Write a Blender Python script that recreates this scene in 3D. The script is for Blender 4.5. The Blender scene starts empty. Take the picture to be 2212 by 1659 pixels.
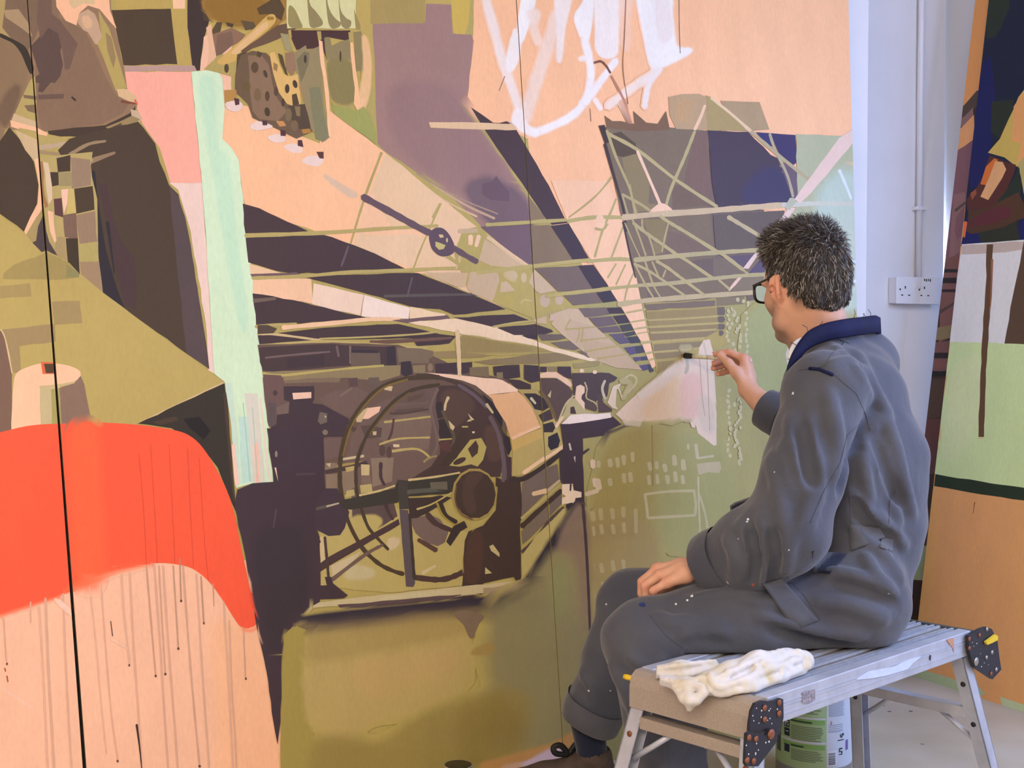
import bpy, bmesh, math, random
import numpy as np
from mathutils import Vector, Matrix
from mathutils.geometry import tessellate_polygon

random.seed(7)
rng = np.random.default_rng(7)
scn = bpy.context.scene
COL = scn.collection

# ------------------------------------------------------------------ camera
FPX, CX, CY, HCAM = 2700.0, 1106.0, 829.5, 1.13
PITCH = math.atan(86.0 / FPX)
cam_d = bpy.data.cameras.new('camera')
cam_d.sensor_width = 36.0
cam_d.lens = FPX / 2212.0 * 36.0
cam_d.clip_start = 0.05
cam = bpy.data.objects.new('camera', cam_d)
COL.objects.link(cam)
cam.location = (0, 0, HCAM)
cam.rotation_euler = (math.pi / 2 - PITCH, 0, 0)
scn.camera = cam

# ------------------------------------------------------------------ light, exposure
scn.view_settings.view_transform = 'Standard'
scn.view_settings.look = 'None'
scn.view_settings.gamma = 1.0
scn.view_settings.use_curve_mapping = False
scn.view_settings.exposure = 0.0
world = bpy.data.worlds.new('world')
scn.world = world
world.use_nodes = True
world.node_tree.nodes['Background'].inputs[0].default_value = (0.55, 0.66, 0.90, 1)
world.node_tree.nodes['Background'].inputs[1].default_value = 0.35
scn.cycles.max_bounces = 5
scn.cycles.diffuse_bounces = 3
scn.cycles.glossy_bounces = 2

ANG = math.radians(25.8)
AX = np.array([math.cos(ANG), math.sin(ANG), 0.0])      # along the mural wall, to the right
BX = np.array([-math.sin(ANG), math.cos(ANG), 0.0])     # into the mural wall

def ray(px, py):
    f = np.array([0, math.cos(PITCH), -math.sin(PITCH)])
    u = np.array([0, math.sin(PITCH), math.cos(PITCH)])
    return f + (px - CX) / FPX * np.array([1.0, 0, 0]) - (py - CY) / FPX * u
CAM = np.array([0, 0, HCAM])
def P(px, py, d):
    """world point seen at pixel (px,py) at depth d"""
    return CAM + ray(px, py) * d
def on_plane(px, py, p0, n):
    r = ray(px, py)
    return CAM + r * (np.dot(p0 - CAM, n) / np.dot(r, n))
def on_z(px, py, z):
    return on_plane(px, py, np.array([0, 0, z]), np.array([0, 0, 1.0]))

MURAL0 = on_z(1150, 1672, 0.0)              # foot line of the mural
WALL0 = MURAL0 + BX * 0.56                  # face of the pier beside it (origin of the room frame)
RB0 = on_z(1964, 1457, 0.0)                 # foot of the boards leaning on the right wall, at their far corner
def room(x, y, z):
    return WALL0 + AX * x + BX * y + np.array([0, 0, z])

XR = float(np.dot(RB0 - WALL0, AX)) + 0.40   # plane of the right wall
XP = float(np.dot(on_plane(2036, 700, WALL0, -BX) - WALL0, AX))     # right-hand corner of the pier
XL = float(np.dot(on_plane(1872, 500, WALL0 - BX * 0.23, -BX) - WALL0, AX))   # end of the wall behind the mural
def area_light(name, loc, target, sx, sy, watts, color):
    l = bpy.data.lights.new(name, 'AREA')
    l.shape = 'RECTANGLE'; l.size = sx; l.size_y = sy
    l.energy = watts; l.color = color
    o = bpy.data.objects.new(name, l)
    COL.objects.link(o)
    o.location = loc
    o.rotation_euler = (Vector(target) - Vector(loc)).to_track_quat('-Z', 'Y').to_euler()
    return o
# daylight entering through the long window of the right-hand wall, out of frame to the right
area_light('window_daylight', room(XR - 0.06, -2.15, 1.75), room(0.5, -0.9, 1.0), 2.1, 1.5, 98, (0.34, 0.52, 1.0))
# daylight entering the bay beside the pier
area_light('bay_daylight', room(XR - 0.05, 0.25, 1.7), room(1.0, 0.3, 1.5), 0.4, 1.8, 34, (0.55, 0.68, 1.0))
# warm ceiling lamps
LAMPS = ((-3.0, -3.8), (-0.9, -3.2), (-2.8, -5.2), (-0.9, -5.0))
for (lx, ly), lw_ in zip(LAMPS, (74, 5, 90, 12)):
    area_light('ceiling_lamp_light', room(lx, ly, 3.10), room(lx, ly + 0.3, 0), 1.5, 0.6, lw_, (1.0, 0.86, 0.70))

# ------------------------------------------------------------------ materials
LIGHT = np.array([1.0, 1.0, 1.0])
def s2l(c):
    c = np.asarray(c, float)
    return np.where(c <= 0.04045, c / 12.92, ((c + 0.055) / 1.055) ** 2.4)
def hexc(h):
    h = h.lstrip('#')
    return np.array([int(h[i:i + 2], 16) for i in (0, 2, 4)]) / 255.0
def lin(h):
    return np.clip(s2l(hexc(h)), 0, 0.93)

MATS = {}
def mat(name, color, rough=0.6, metal=0.0, var=0.0, vscale=20.0, bump=0.0, bscale=80.0, color2=None,
        spec=0.5, emit=None, estr=0.0, coat=0.0):
    """plain procedural material: base colour with noise variation and fine relief"""
    if name in MATS:
        return MATS[name]
    m = bpy.data.materials.new(name); m.use_nodes = True
    nt = m.node_tree; b = nt.nodes['Principled BSDF']
    c = lin(color) if isinstance(color, str) else np.asarray(color)
    b.inputs['Roughness'].default_value = rough
    b.inputs['Metallic'].default_value = metal
    b.inputs['Specular IOR Level'].default_value = spec
    b.inputs['Coat Weight'].default_value = coat
    b.inputs['Base Color'].default_value = (*c, 1)
    tc = nt.nodes.new('ShaderNodeTexCoord')
    if var > 0 or color2:
        n = nt.nodes.new('ShaderNodeTexNoise'); n.inputs['Scale'].default_value = vscale
        n.inputs['Detail'].default_value = 6; n.inputs['Roughness'].default_value = 0.6
        nt.links.new(tc.outputs['Object'], n.inputs['Vector'])
        r = nt.nodes.new('ShaderNodeValToRGB')
        c2 = lin(color2) if color2 else c * (1 - var)
        c1 = c if color2 else np.clip(c * (1 + var), 0, 0.95)
        r.color_ramp.elements[0].position = 0.35; r.color_ramp.elements[1].position = 0.65
        r.color_ramp.elements[0].color = (*c2, 1); r.color_ramp.elements[1].color = (*c1, 1)
        nt.links.new(n.outputs['Fac'], r.inputs['Fac'])
        nt.links.new(r.outputs['Color'], b.inputs['Base Color'])
    if bump > 0:
        n2 = nt.nodes.new('ShaderNodeTexNoise'); n2.inputs['Scale'].default_value = bscale
        n2.inputs['Detail'].default_value = 4
        nt.links.new(tc.outputs['Object'], n2.inputs['Vector'])
        bp = nt.nodes.new('ShaderNodeBump'); bp.inputs['Strength'].default_value = bump
        bp.inputs['Distance'].default_value = 0.004
        nt.links.new(n2.outputs['Fac'], bp.inputs['Height'])
        nt.links.new(bp.outputs['Normal'], b.inputs['Normal'])
    if emit is not None:
        b.inputs['Emission Color'].default_value = (*(lin(emit) if isinstance(emit, str) else emit), 1)
        b.inputs['Emission Strength'].default_value = estr
    MATS[name] = m
    return m

# ------------------------------------------------------------------ object helpers
def tag(o, label=None, cat=None, group=None, kind=None):
    if label: o['label'] = label
    if cat: o['category'] = cat
    if group: o['group'] = group
    if kind: o['kind'] = kind
    return o
def empty(name, loc, rz=0.0):
    o = bpy.data.objects.new(name, None); COL.objects.link(o)
    o.location = loc; o.rotation_euler = (0, 0, rz); o.empty_display_size = 0.1
    return o
def link_mesh(name, me, m=None, parent=None, smooth=False, world_verts=True):
    o = bpy.data.objects.new(name, me); COL.objects.link(o)
    if m is not None:
        for mm in (m if isinstance(m, (list, tuple)) else [m]):
            me.materials.append(mm)
    if smooth:
        me.polygons.foreach_set('use_smooth', [True] * len(me.polygons))
    if parent is not None:
        o.parent = parent
        if world_verts:
            o.matrix_parent_inverse = world_mat(parent).inverted()
    return o
def world_mat(o):
    l = Matrix.LocRotScale(o.location, o.rotation_euler, None)
    return l if o.parent is None else world_mat(o.parent) @ o.matrix_parent_inverse @ l
def mesh_from(name, verts, faces):
    me = bpy.data.meshes.new(name)
    me.from_pydata([tuple(map(float, v)) for v in verts], [], [tuple(int(i) for i in f) for f in faces])
    me.validate(); me.update()
    return me
def bm_obj(name, bm, m=None, parent=None, smooth=False, world_verts=True):
    me = bpy.data.meshes.new(name)
    bmesh.ops.recalc_face_normals(bm, faces=bm.faces)
    bm.to_mesh(me); bm.free()
    return link_mesh(name, me, m, parent, smooth, world_verts)

class Frame:
    """a local frame (origin + three axes); maps local points to world"""
    def __init__(s, o, x, y, z=(0, 0, 1)):
        s.o = np.array(o, float); s.x = np.array(x, float); s.y = np.array(y, float); s.z = np.array(z, float)
    def __call__(s, a, b, c):
        return s.o + s.x * a + s.y * b + s.z * c
ROOM = Frame(WALL0, AX, BX)

def add_box(bm, F, x0, x1, y0, y1, z0, z1, bev=0.0):
    vs = [bm.verts.new(F(x, y, z)) for z in (z0, z1) for y in (y0, y1) for x in (x0, x1)]
    fs = []
    for q in ((0, 1, 3, 2), (4, 6, 7, 5), (0, 4, 5, 1), (2, 3, 7, 6), (0, 2, 6, 4), (1, 5, 7, 3)):
        fs.append(bm.faces.new([vs[i] for i in q]))
    if bev > 0:
        es = list({e for f in fs for e in f.edges})
        bmesh.ops.bevel(bm, geom=es, offset=bev, segments=2, affect='EDGES', profile=0.5)
    return bm
def box_obj(name, F, x0, x1, y0, y1, z0, z1, m, parent=None, bev=0.0):
    bm = bmesh.new(); add_box(bm, F, x0, x1, y0, y1, z0, z1, bev)
    return bm_obj(name, bm, m, parent)
def add_tube(bm, pts, rad, seg=10, cap=True):
    """tube along a polyline of world points; rad scalar or list"""
    pts = [np.asarray(p, float) for p in pts]
    n = len(pts)
    if np.isscalar(rad): rad = [rad] * n
    rings = []
    prev = None
    for i, p in enumerate(pts):
        t = pts[min(i + 1, n - 1)] - pts[max(i - 1, 0)]
        t = t / (np.linalg.norm(t) + 1e-12)
        if prev is None:
            h = np.array([0, 0, 1.0]) if abs(t[2]) < 0.9 else np.array([1.0, 0, 0])
        else:
            h = prev
        a = h - t * np.dot(h, t); a /= np.linalg.norm(a) + 1e-12
        b = np.cross(t, a); prev = a
        rings.append([bm.verts.new(p + rad[i] * (a * math.cos(2 * math.pi * k / seg) + b * math.sin(2 * math.pi * k / seg))) for k in range(seg)])
    for r0, r1 in zip(rings[:-1], rings[1:]):
        for k in range(seg):
            bm.faces.new((r0[k], r0[(k + 1) % seg], r1[(k + 1) % seg], r1[k]))
    if cap:
        bm.faces.new(rings[0][::-1]); bm.faces.new(rings[-1])
    return bm
def tube_obj(name, pts, rad, m, parent=None, seg=10, smooth=True):
    bm = bmesh.new(); add_tube(bm, pts, rad, seg)
    return bm_obj(name, bm, m, parent, smooth)
def add_prism(bm, pts, off):
    """closed outline of world points extruded by the vector off"""
    off = np.asarray(off, float)
    a = [bm.verts.new(p) for p in pts]
    b = [bm.verts.new(np.asarray(p) + off) for p in pts]
    n = len(pts)
    tri = tessellate_polygon([[Vector(p) for p in pts]])
    for t in tri:
        bm.faces.new([a[i] for i in t]); bm.faces.new([b[i] for i in t[::-1]])
    for i in range(n):
        bm.faces.new((a[i], a[(i + 1) % n], b[(i + 1) % n], b[i]))
    return bm
def catmull(pts, n=6, closed=False):
    pts = [np.asarray(p, float) for p in pts]
    m = len(pts); out = []
    rngi = range(m) if closed else range(m - 1)
    for i in rngi:
        if closed:
            p0, p1, p2, p3 = pts[i - 1], pts[i], pts[(i + 1) % m], pts[(i + 2) % m]
        else:
            p0, p1, p2, p3 = pts[max(i - 1, 0)], pts[i], pts[i + 1], pts[min(i + 2, m - 1)]
        for k in range(n):
            t = k / n
            out.append(0.5 * ((2 * p1) + (-p0 + p2) * t + (2 * p0 - 5 * p1 + 4 * p2 - p3) * t * t + (-p0 + 3 * p1 - 3 * p2 + p3) * t ** 3))
    if not closed: out.append(pts[-1])
    return out
# ------------------------------------------------------------------ the room
M_wall = mat('white wall paint', '#e6e3e4', 0.7, var=0.03, vscale=3, bump=0.05, bscale=60)
M_wall2 = mat('pale wall paint', '#e4e2e4', 0.75, var=0.02, vscale=3)
M_ceil = mat('ceiling paint', '#e4e0da', 0.8)
def wallbox(name, *a, m=M_wall, bev=0.0):
    return tag(box_obj(name, ROOM, *a, m, None, bev), kind='structure')
wallbox('wall_back', -4.2, XL, -0.23, 0.0, 0, 3.2)
wallbox('wall_pier', -4.2, XP, 0.0, 0.60, 0, 3.2)
wallbox('wall_bay', XP - 0.05, XR + 0.1, 0.60, 0.70, 0, 3.2, m=M_wall2)
wallbox('wall_left', -4.3, -4.2, -6.0, 0.6, 0, 3.2)
wallbox('wall_front', -4.3, XR + 0.1, -6.1, -6.0, 0, 3.2)
wallbox('ceiling', -4.3, XR + 0.1, -6.1, 0.7, 3.2, 3.3, m=M_ceil)
# right wall with its two window openings
bm = bmesh.new()
for seg in ((-6.0, -3.25, 0, 3.2), (-3.25, -1.1, 0, 0.95), (-3.25, -1.1, 2.55, 3.2), (-1.1, 0.02, 0, 3.2),
            (0.02, 0.48, 0, 0.75), (0.02, 0.48, 2.65, 3.2), (0.48, 0.7, 0, 3.2)):
    add_box(bm, ROOM, XR, XR + 0.1, seg[0], seg[1], seg[2], seg[3])
tag(bm_obj('wall_right', bm, M_wall2), kind='structure')
M_frame = mat('white window frame', '#e6e6ea', 0.4)
M_pane = mat('daylit window pane', '#dfe8ff', 0.2, emit=(0.62, 0.74, 1.0), estr=0.8)
for wi, (y0, y1, z0, z1) in enumerate(((0.02, 0.48, 0.75, 2.65), (-3.25, -1.1, 0.95, 2.55))):
    w = tag(empty('window_%d' % (wi + 1), ROOM(XR, (y0 + y1) / 2, z0), ANG), kind='structure')
    bm = bmesh.new()
    t = 0.045
    add_box(bm, ROOM, XR + 0.02, XR + 0.08, y0, y1, z0, z0 + t); add_box(bm, ROOM, XR + 0.02, XR + 0.08, y0, y1, z1 - t, z1)
    add_box(bm, ROOM, XR + 0.02, XR + 0.08, y0, y0 + t, z0 + t, z1 - t); add_box(bm, ROOM, XR + 0.02, XR + 0.08, y1 - t, y1, z0 + t, z1 - t)
    if wi == 1:
        for k in range(1, 3):
            yy = y0 + (y1 - y0) * k / 3
            add_box(bm, ROOM, XR + 0.02, XR + 0.08, yy - 0.02, yy + 0.02, z0 + t, z1 - t)
    bm_obj('window_frame', bm, M_frame, w)
    n = 3 if wi == 1 else 1
    for k in range(n):
        a = y0 + (y1 - y0) * k / n + 0.03; b = y0 + (y1 - y0) * (k + 1) / n - 0.03
        box_obj('window_pane', ROOM, XR + 0.045, XR + 0.052, a, b, z0 + t, z1 - t, M_pane, w)

# floor: worn painted concrete, pale, with splashes of paint
mf = bpy.data.materials.new('worn studio floor'); mf.use_nodes = True
nt = mf.node_tree; b = nt.nodes['Principled BSDF']; b.inputs['Roughness'].default_value = 0.55
tc = nt.nodes.new('ShaderNodeTexCoord')
def noise(scale, detail=5):
    n = nt.nodes.new('ShaderNodeTexNoise'); n.inputs['Scale'].default_value = scale; n.inputs['Detail'].default_value = detail
    nt.links.new(tc.outputs['Object'], n.inputs['Vector']); return n.outputs['Fac']
def ramp(fac, stops):
    r = nt.nodes.new('ShaderNodeValToRGB')
    while len(r.color_ramp.elements) < len(stops): r.color_ramp.elements.new(0.5)
    for e, (p, c) in zip(r.color_ramp.elements, stops):
        e.position = p; e.color = (*lin(c), 1)
    nt.links.new(fac, r.inputs['Fac']); return r.outputs['Color']
def mixc(fac, a, b_):
    m_ = nt.nodes.new('ShaderNodeMix'); m_.data_type = 'RGBA'
    nt.links.new(fac, m_.inputs['Factor']); nt.links.new(a, m_.inputs['A']); nt.links.new(b_, m_.inputs['B'])
    return m_.outputs['Result']
base = ramp(noise(2.3, 8), [(0.3, '#b3a48c'), (0.5, '#c3b7a2'), (0.7, '#cfc8ba')])
spk = nt.nodes.new('ShaderNodeTexVoronoi'); spk.inputs['Scale'].default_value = 17
nt.links.new(tc.outputs['Object'], spk.inputs['Vector'])
sel = nt.nodes.new('ShaderNodeMath'); sel.operation = 'LESS_THAN'; sel.inputs[1].default_value = 0.12
nt.links.new(spk.outputs['Distance'], sel.inputs[0])
gate = nt.nodes.new('ShaderNodeSeparateColor'); nt.links.new(spk.outputs['Color'], gate.inputs[0])
g2 = nt.nodes.new('ShaderNodeMath'); g2.operation = 'GREATER_THAN'; g2.inputs[1].default_value = 0.72
nt.links.new(gate.outputs[0], g2.inputs[0])
mm_ = nt.nodes.new('ShaderNodeMath'); mm_.operation = 'MULTIPLY'
nt.links.new(sel.outputs[0], mm_.inputs[0]); nt.links.new(g2.outputs[0], mm_.inputs[1])
spc = ramp(gate.outputs[1], [(0.2, '#8a3b30'), (0.45, '#54483f'), (0.65, '#e8e2d2'), (0.85, '#3f4350')])
nt.links.new(mixc(mm_.outputs[0], base, spc), b.inputs['Base Color'])
tag(box_obj('floor', ROOM, -4.3, XR + 0.1, -6.1, 0.7, -0.1, 0.0, mf), kind='structure')
M_base = mat('dusty skirting', '#b19f8c', 0.7, var=0.12, vscale=9)
wallbox('baseboard_back', XL + 0.004, XP - 0.002, -0.03, 0.0, 0, 0.36, m=M_base)
# ceiling lamps
M_lampb = mat('lamp housing', '#e8e8e8', 0.4)
M_lampd = mat('lamp diffuser', '#fff2e0', 0.4, emit=(1.0, 0.83, 0.64), estr=1.5)
LAMP_LABELS = ('warm ceiling lamp panel above the mural end with the red form', 'warm ceiling lamp panel above the mural end with the trusses',
               'warm ceiling lamp panel away from the mural, beside the plain left wall', 'warm ceiling lamp panel away from the mural, beside the long window')
for i, (lx, ly) in enumerate(LAMPS):
    w = tag(empty('ceiling_lamp', ROOM(lx, ly, 3.12), ANG), LAMP_LABELS[i], 'ceiling lamp', 'warm ceiling lamps')
    box_obj('housing', ROOM, lx - 0.8, lx + 0.8, ly - 0.35, ly + 0.35, 3.14, 3.2, M_lampb, w)
    box_obj('diffuser', ROOM, lx - 0.76, lx + 0.76, ly - 0.31, ly + 0.31, 3.125, 3.14, M_lampd, w)

# double socket and its conduit on the pier
M_plast = mat('white plastic', '#e9e8ee', 0.35)
M_dark = mat('dark slot', '#1c1b1f', 0.6)
PN = -BX                                      # outward normal of the pier face
def pier(px, py, off=0.0):
    return on_plane(px, py, WALL0 + PN * off, PN)
def to_room(p):
    d = p - WALL0
    return np.dot(d, AX), np.dot(d, BX), d[2]
a0 = to_room(pier(1937, 656, 0.045)); a1 = to_room(pier(2031, 600, 0.045))
sk = tag(empty('wall_socket', ROOM((a0[0] + a1[0]) / 2, -0.0, a0[2]), ANG), 'white double power socket mounted on the pier below the conduit', 'socket')
box_obj('back_box', ROOM, a0[0] + .002, a1[0] - .002, -0.036, -0.0, a0[2] + .002, a1[2] - .002, M_plast, sk, 0.003)
box_obj('face_plate', ROOM, a0[0], a1[0], -0.045, -0.036, a0[2], a1[2], M_plast, sk, 0.003)
W, H = a1[0] - a0[0], a1[2] - a0[2]
def skx(fx, fz): return a0[0] + W * fx, a0[2] + H * fz
for fx in (0.40, 0.49):
    x, z = skx(fx, 0.72)
    box_obj('rocker_switch', ROOM, x, x + .011, -0.051, -0.045, z - .012, z + .010, M_plast, sk, 0.001)
for gx in (0.16, 0.60):
    for dx, dz, w_, h_ in ((0.02, 0.56, .005, .009), (-0.06, 0.30, .009, .004), (0.10, 0.30, .009, .004), (-0.10, 0.50, .006, .006)):
        x, z = skx(gx + dx, dz)
        box_obj('pin_slot', ROOM, x, x + w_, -0.0456, -0.0449, z, z + h_, M_dark, sk)
for k, fx in enumerate((0.62, 0.665, 0.71, 0.755)):
    x, z = skx(fx, 0.86)
    box_obj('marker_scrawl', ROOM, x, x + .005, -0.0455, -0.0449, z - .002 * (k % 2), z + .008, mat('marker ink', '#2b2a33', 0.6), sk)
c0 = to_room(pier(1987, 600, 0.02)); c1 = to_room(pier(1981, -60, 0.02))
cd = tag(empty('conduit', ROOM(c0[0], -0.014, c0[2]), ANG), 'white electrical conduit running up the pier from the socket', 'conduit')
tube_obj('pipe', [ROOM(c0[0], -0.014, a1[2] + 0.0005), ROOM(c0[0], -0.014, 3.195)], 0.0115, M_plast, cd, 12)
for pz in (450, -40):
    z = to_room(pier(1985, pz, 0.02))[2]
    box_obj('saddle_clip', ROOM, c0[0] - .024, c0[0] + .024, -0.03, -0.0, z - .007, z + .007, M_plast, cd, 0.003)
# ------------------------------------------------------------------ painted pictures
# Every colour patch of the paintings is a flat layer of paint lying on its board.  The outlines were read off the
# photograph as pixels and are carried onto the plane of the leaning boards.
class Board:
    def __init__(s, p0, along, into, lean):
        th = math.atan(lean)
        s.p0 = np.array(p0); s.a = np.array(along)
        s.u = np.array(into) * math.sin(th) + np.array([0, 0, math.cos(th)])
        s.n = -np.array(into) * math.cos(th) + np.array([0, 0, math.sin(th)])
    def uv(s, px, py):
        d = on_plane(px, py, s.p0, s.n) - s.p0
        return np.array([np.dot(d, s.a), np.dot(d, s.u)])
    def pt(s, uv, h=0.0):
        return s.p0 + s.a * uv[0] + s.u * uv[1] + s.n * h

def paint_material(name):
    m = bpy.data.materials.new(name); m.use_nodes = True
    nt = m.node_tree; b = nt.nodes['Principled BSDF']
    b.inputs['Roughness'].default_value = 0.55
    b.inputs['Specular IOR Level'].default_value = 0.25
    at = nt.nodes.new('ShaderNodeAttribute'); at.attribute_name = 'paint'
    tc = nt.nodes.new('ShaderNodeTexCoord')
    mp = nt.nodes.new('ShaderNodeMapping'); mp.inputs['Scale'].default_value = (1.0, 1.0, 0.35)
    nt.links.new(tc.outputs['Object'], mp.inputs['Vector'])
    n = nt.nodes.new('ShaderNodeTexNoise'); n.inputs['Scale'].default_value = 14; n.inputs['Detail'].default_value = 6
    nt.links.new(mp.outputs['Vector'], n.inputs['Vector'])
    n2 = nt.nodes.new('ShaderNodeTexNoise'); n2.inputs['Scale'].default_value = 150; n2.inputs['Detail'].default_value = 3
    nt.links.new(mp.outputs['Vector'], n2.inputs['Vector'])
    ad = nt.nodes.new('ShaderNodeMath'); ad.operation = 'ADD'
    nt.links.new(n.outputs['Fac'], ad.inputs[0]); nt.links.new(n2.outputs['Fac'], ad.inputs[1])
    mr = nt.nodes.new('ShaderNodeMapRange')
    mr.inputs['From Min'].default_value = 0.6; mr.inputs['From Max'].default_value = 1.4
    mr.inputs['To Min'].default_value = 0.93; mr.inputs['To Max'].default_value = 1.06
    nt.links.new(ad.outputs[0], mr.inputs['Value'])
    mul = nt.nodes.new('ShaderNodeVectorMath'); mul.operation = 'SCALE'
    nt.links.new(at.outputs['Color'], mul.inputs[0]); nt.links.new(mr.outputs[0], mul.inputs['Scale'])
    nt.links.new(mul.outputs['Vector'], b.inputs['Base Color'])
    bp = nt.nodes.new('ShaderNodeBump'); bp.inputs['Strength'].default_value = 0.08; bp.inputs['Distance'].default_value = 0.002
    nt.links.new(n2.outputs['Fac'], bp.inputs['Height']); nt.links.new(bp.outputs['Normal'], b.inputs['Normal'])
    return m
M_paint = paint_material('mural paint')

def parse(txt):
    """-> list of (group, kind, colour, params, pts)"""
    out = []; g = 'painted_ground'
    for ln in txt.strip().splitlines():
        ln = ln.strip()
        if not ln or ln[0] == '#': continue
        if ln[0] == '@': g = ln[1:].strip(); continue
        tk = ln.split()
        kind, colr, par, pts = tk[0], tk[1], [], []
        for t in tk[2:]:
            if ',' in t: pts.append(tuple(float(v) for v in t.split(',')))
            else: par.append(float(t))
        out.append((g, kind, colr, par, pts))
    return out

def stroke_outline(pts, w0, w1):
    p = catmull([np.array(q) for q in pts], 5) if len(pts) > 2 else [np.array(q, float) for q in pts]
    n = len(p); L, R = [], []
    for i in range(n):
        t = p[min(i + 1, n - 1)] - p[max(i - 1, 0)]
        t = t / (np.linalg.norm(t) + 1e-9); nn = np.array([-t[1], t[0]])
        w = (w0 + (w1 - w0) * i / (n - 1)) / 2
        w *= 1 + 0.12 * math.sin(i * 2.1 + p[i][0])
        L.append(p[i] + nn * w); R.append(p[i] - nn * w)
    e = (p[-1] - p[-2]); e = e / (np.linalg.norm(e) + 1e-9)
    s0 = (p[0] - p[1]); s0 = s0 / (np.linalg.norm(s0) + 1e-9)
    return L + [p[-1] + e * w1 * 0.3] + R[::-1] + [p[0] + s0 * w0 * 0.3]

def ellipse_pts(cx, cy, rx, ry, rot=0, n=14):
    c, s_ = math.cos(math.radians(rot)), math.sin(math.radians(rot))
    return [np.array([cx + rx * math.cos(t) * c - ry * math.sin(t) * s_, cy + rx * math.cos(t) * s_ + ry * math.sin(t) * c])
            for t in np.linspace(0, 2 * math.pi, n, endpoint=False)]

def wobble(pts, amp):
    """cut long straight edges and let the brush waver a little"""
    out = []; n = len(pts)
    for i in range(n):
        a = np.asarray(pts[i], float); b = np.asarray(pts[(i + 1) % n], float)
        L = np.linalg.norm(b - a); k = int(min(12, max(1, L // 22)))
        for j in range(k):
            q = a + (b - a) * j / k
            if j: q = q + rng.normal(0, amp, 2)
            out.append(q)
    return out

def under_colour(pts, done):
    """colour of the topmost paint already lying at each pixel point"""
    out = np.tile(lin('#b4a35f'), (len(pts), 1)); todo = np.ones(len(pts), bool)
    for s in reversed(done):
        b = s['bb']
        idx = np.nonzero(todo & (pts[:, 0] >= b[0]) & (pts[:, 0] <= b[2]) & (pts[:, 1] >= b[1]) & (pts[:, 1] <= b[3]))[0]
        if len(idx) == 0: continue
        q = pts[idx][:, None, :]; A, B, C = s['tr'][:, 0], s['tr'][:, 1], s['tr'][:, 2]
        d = (B[:, 1] - C[:, 1]) * (A[:, 0] - C[:, 0]) + (C[:, 0] - B[:, 0]) * (A[:, 1] - C[:, 1])
        d = np.where(np.abs(d) < 1e-9, 1e-9, d)
        w0 = ((B[:, 1] - C[:, 1]) * (q[..., 0] - C[:, 0]) + (C[:, 0] - B[:, 0]) * (q[..., 1] - C[:, 1])) / d
        w1 = ((C[:, 1] - A[:, 1]) * (q[..., 0] - C[:, 0]) + (A[:, 0] - C[:, 0]) * (q[..., 1] - C[:, 1])) / d
        w2 = 1 - w0 - w1
        ins = (w0 >= -1e-6) & (w1 >= -1e-6) & (w2 >= -1e-6)
        hit = ins.any(1); k = ins.argmax(1)
        r = np.arange(len(idx))
        cc = s['ct'][k]
        col = cc[:, 0] * w0[r, k][:, None] + cc[:, 1] * w1[r, k][:, None] + cc[:, 2] * w2[r, k][:, None]
        out[idx[hit]] = col[hit]; todo[idx[hit]] = False
        if not todo.any(): break
    return out

def shapes_to_tris(items):
    """expand every item to triangles in pixel space with a paint colour at each corner; a soft shape is worked
    into the paint around it, its rim taking on the neighbouring colour"""
    res = []
    for g, kind, colr, par, pts in items:
        soft = kind in ('f', 'b')
        if kind == 'p': ol = wobble(pts, 0.7)
        elif kind == 'c': ol = catmull(pts, 4, True)
        elif kind == 's': ol = stroke_outline(pts, par[0], par[1] if len(par) > 1 else par[0])
        elif kind == 'e': ol = ellipse_pts(*par)
        elif kind == 'f':                   # soft polygon: par = feather [, strength]
            ol = catmull(pts, 5, True); fe = par[0]; al = par[1] if len(par) > 1 else 1.0
        elif kind == 'b':                   # soft stroke: par = width [, width2 [, strength]]
            w0 = par[0]; w1 = par[1] if len(par) > 1 else w0; al = par[2] if len(par) > 2 else 0.9
            ol = stroke_outline(pts, w0 * 0.55, w1 * 0.55); fe = max(w0, w1) * 0.28
        ol = [np.asarray(q, float) for q in ol]
        tr, av = [], []
        for t in tessellate_polygon([[Vector((q[0], q[1], 0)) for q in ol]]):
            tr.append([ol[i] for i in t]); av.append([al if soft else 1.0] * 3)
        if soft:
            n = len(ol)
            area = sum(ol[i][0] * ol[(i + 1) % n][1] - ol[(i + 1) % n][0] * ol[i][1] for i in range(n))
            sg = 1 if area > 0 else -1
            nr = []
            for i in range(n):
                t = ol[(i + 1) % n] - ol[i - 1]; t = t / (np.linalg.norm(t) + 1e-9)
                nr.append(sg * fe * rng.uniform(0.8, 1.25) * np.array([t[1], -t[0]]))
            steps = (0.0, 0.25, 0.5, 0.75, 1.0)
            for f0, f1 in zip(steps[:-1], steps[1:]):
                a0, a1 = al * (1 - f0) ** 1.3, al * (1 - f1) ** 1.3
                for i in range(n):
                    j = (i + 1) % n
                    p0, p1, p2, p3 = ol[i] + nr[i] * f0, ol[j] + nr[j] * f0, ol[j] + nr[j] * f1, ol[i] + nr[i] * f1
                    tr.append([p0, p1, p2]); av.append([a0, a0, a1])
                    tr.append([p0, p2, p3]); av.append([a0, a1, a1])
        tr = np.array(tr); av = np.array(av)
        if len(tr) == 0: continue
        bb = (tr[:, :, 0].min(), tr[:, :, 1].min(), tr[:, :, 0].max(), tr[:, :, 1].max())
        c = lin(colr)
        if g == 'paint_drips' and c[1] > 0.1: c = c * 0.62 + lin('#f6c1a2') * 0.38      # watery drips
        if soft:
            u = under_colour(tr.reshape(-1, 2), res).reshape(-1, 3, 3)
            ct = u + (c - u) * av[:, :, None]
        else:
            ct = np.broadcast_to(c, (len(tr), 3, 3))
        res.append(dict(g=g, tr=tr, ct=ct, bb=bb))
    return res

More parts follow.
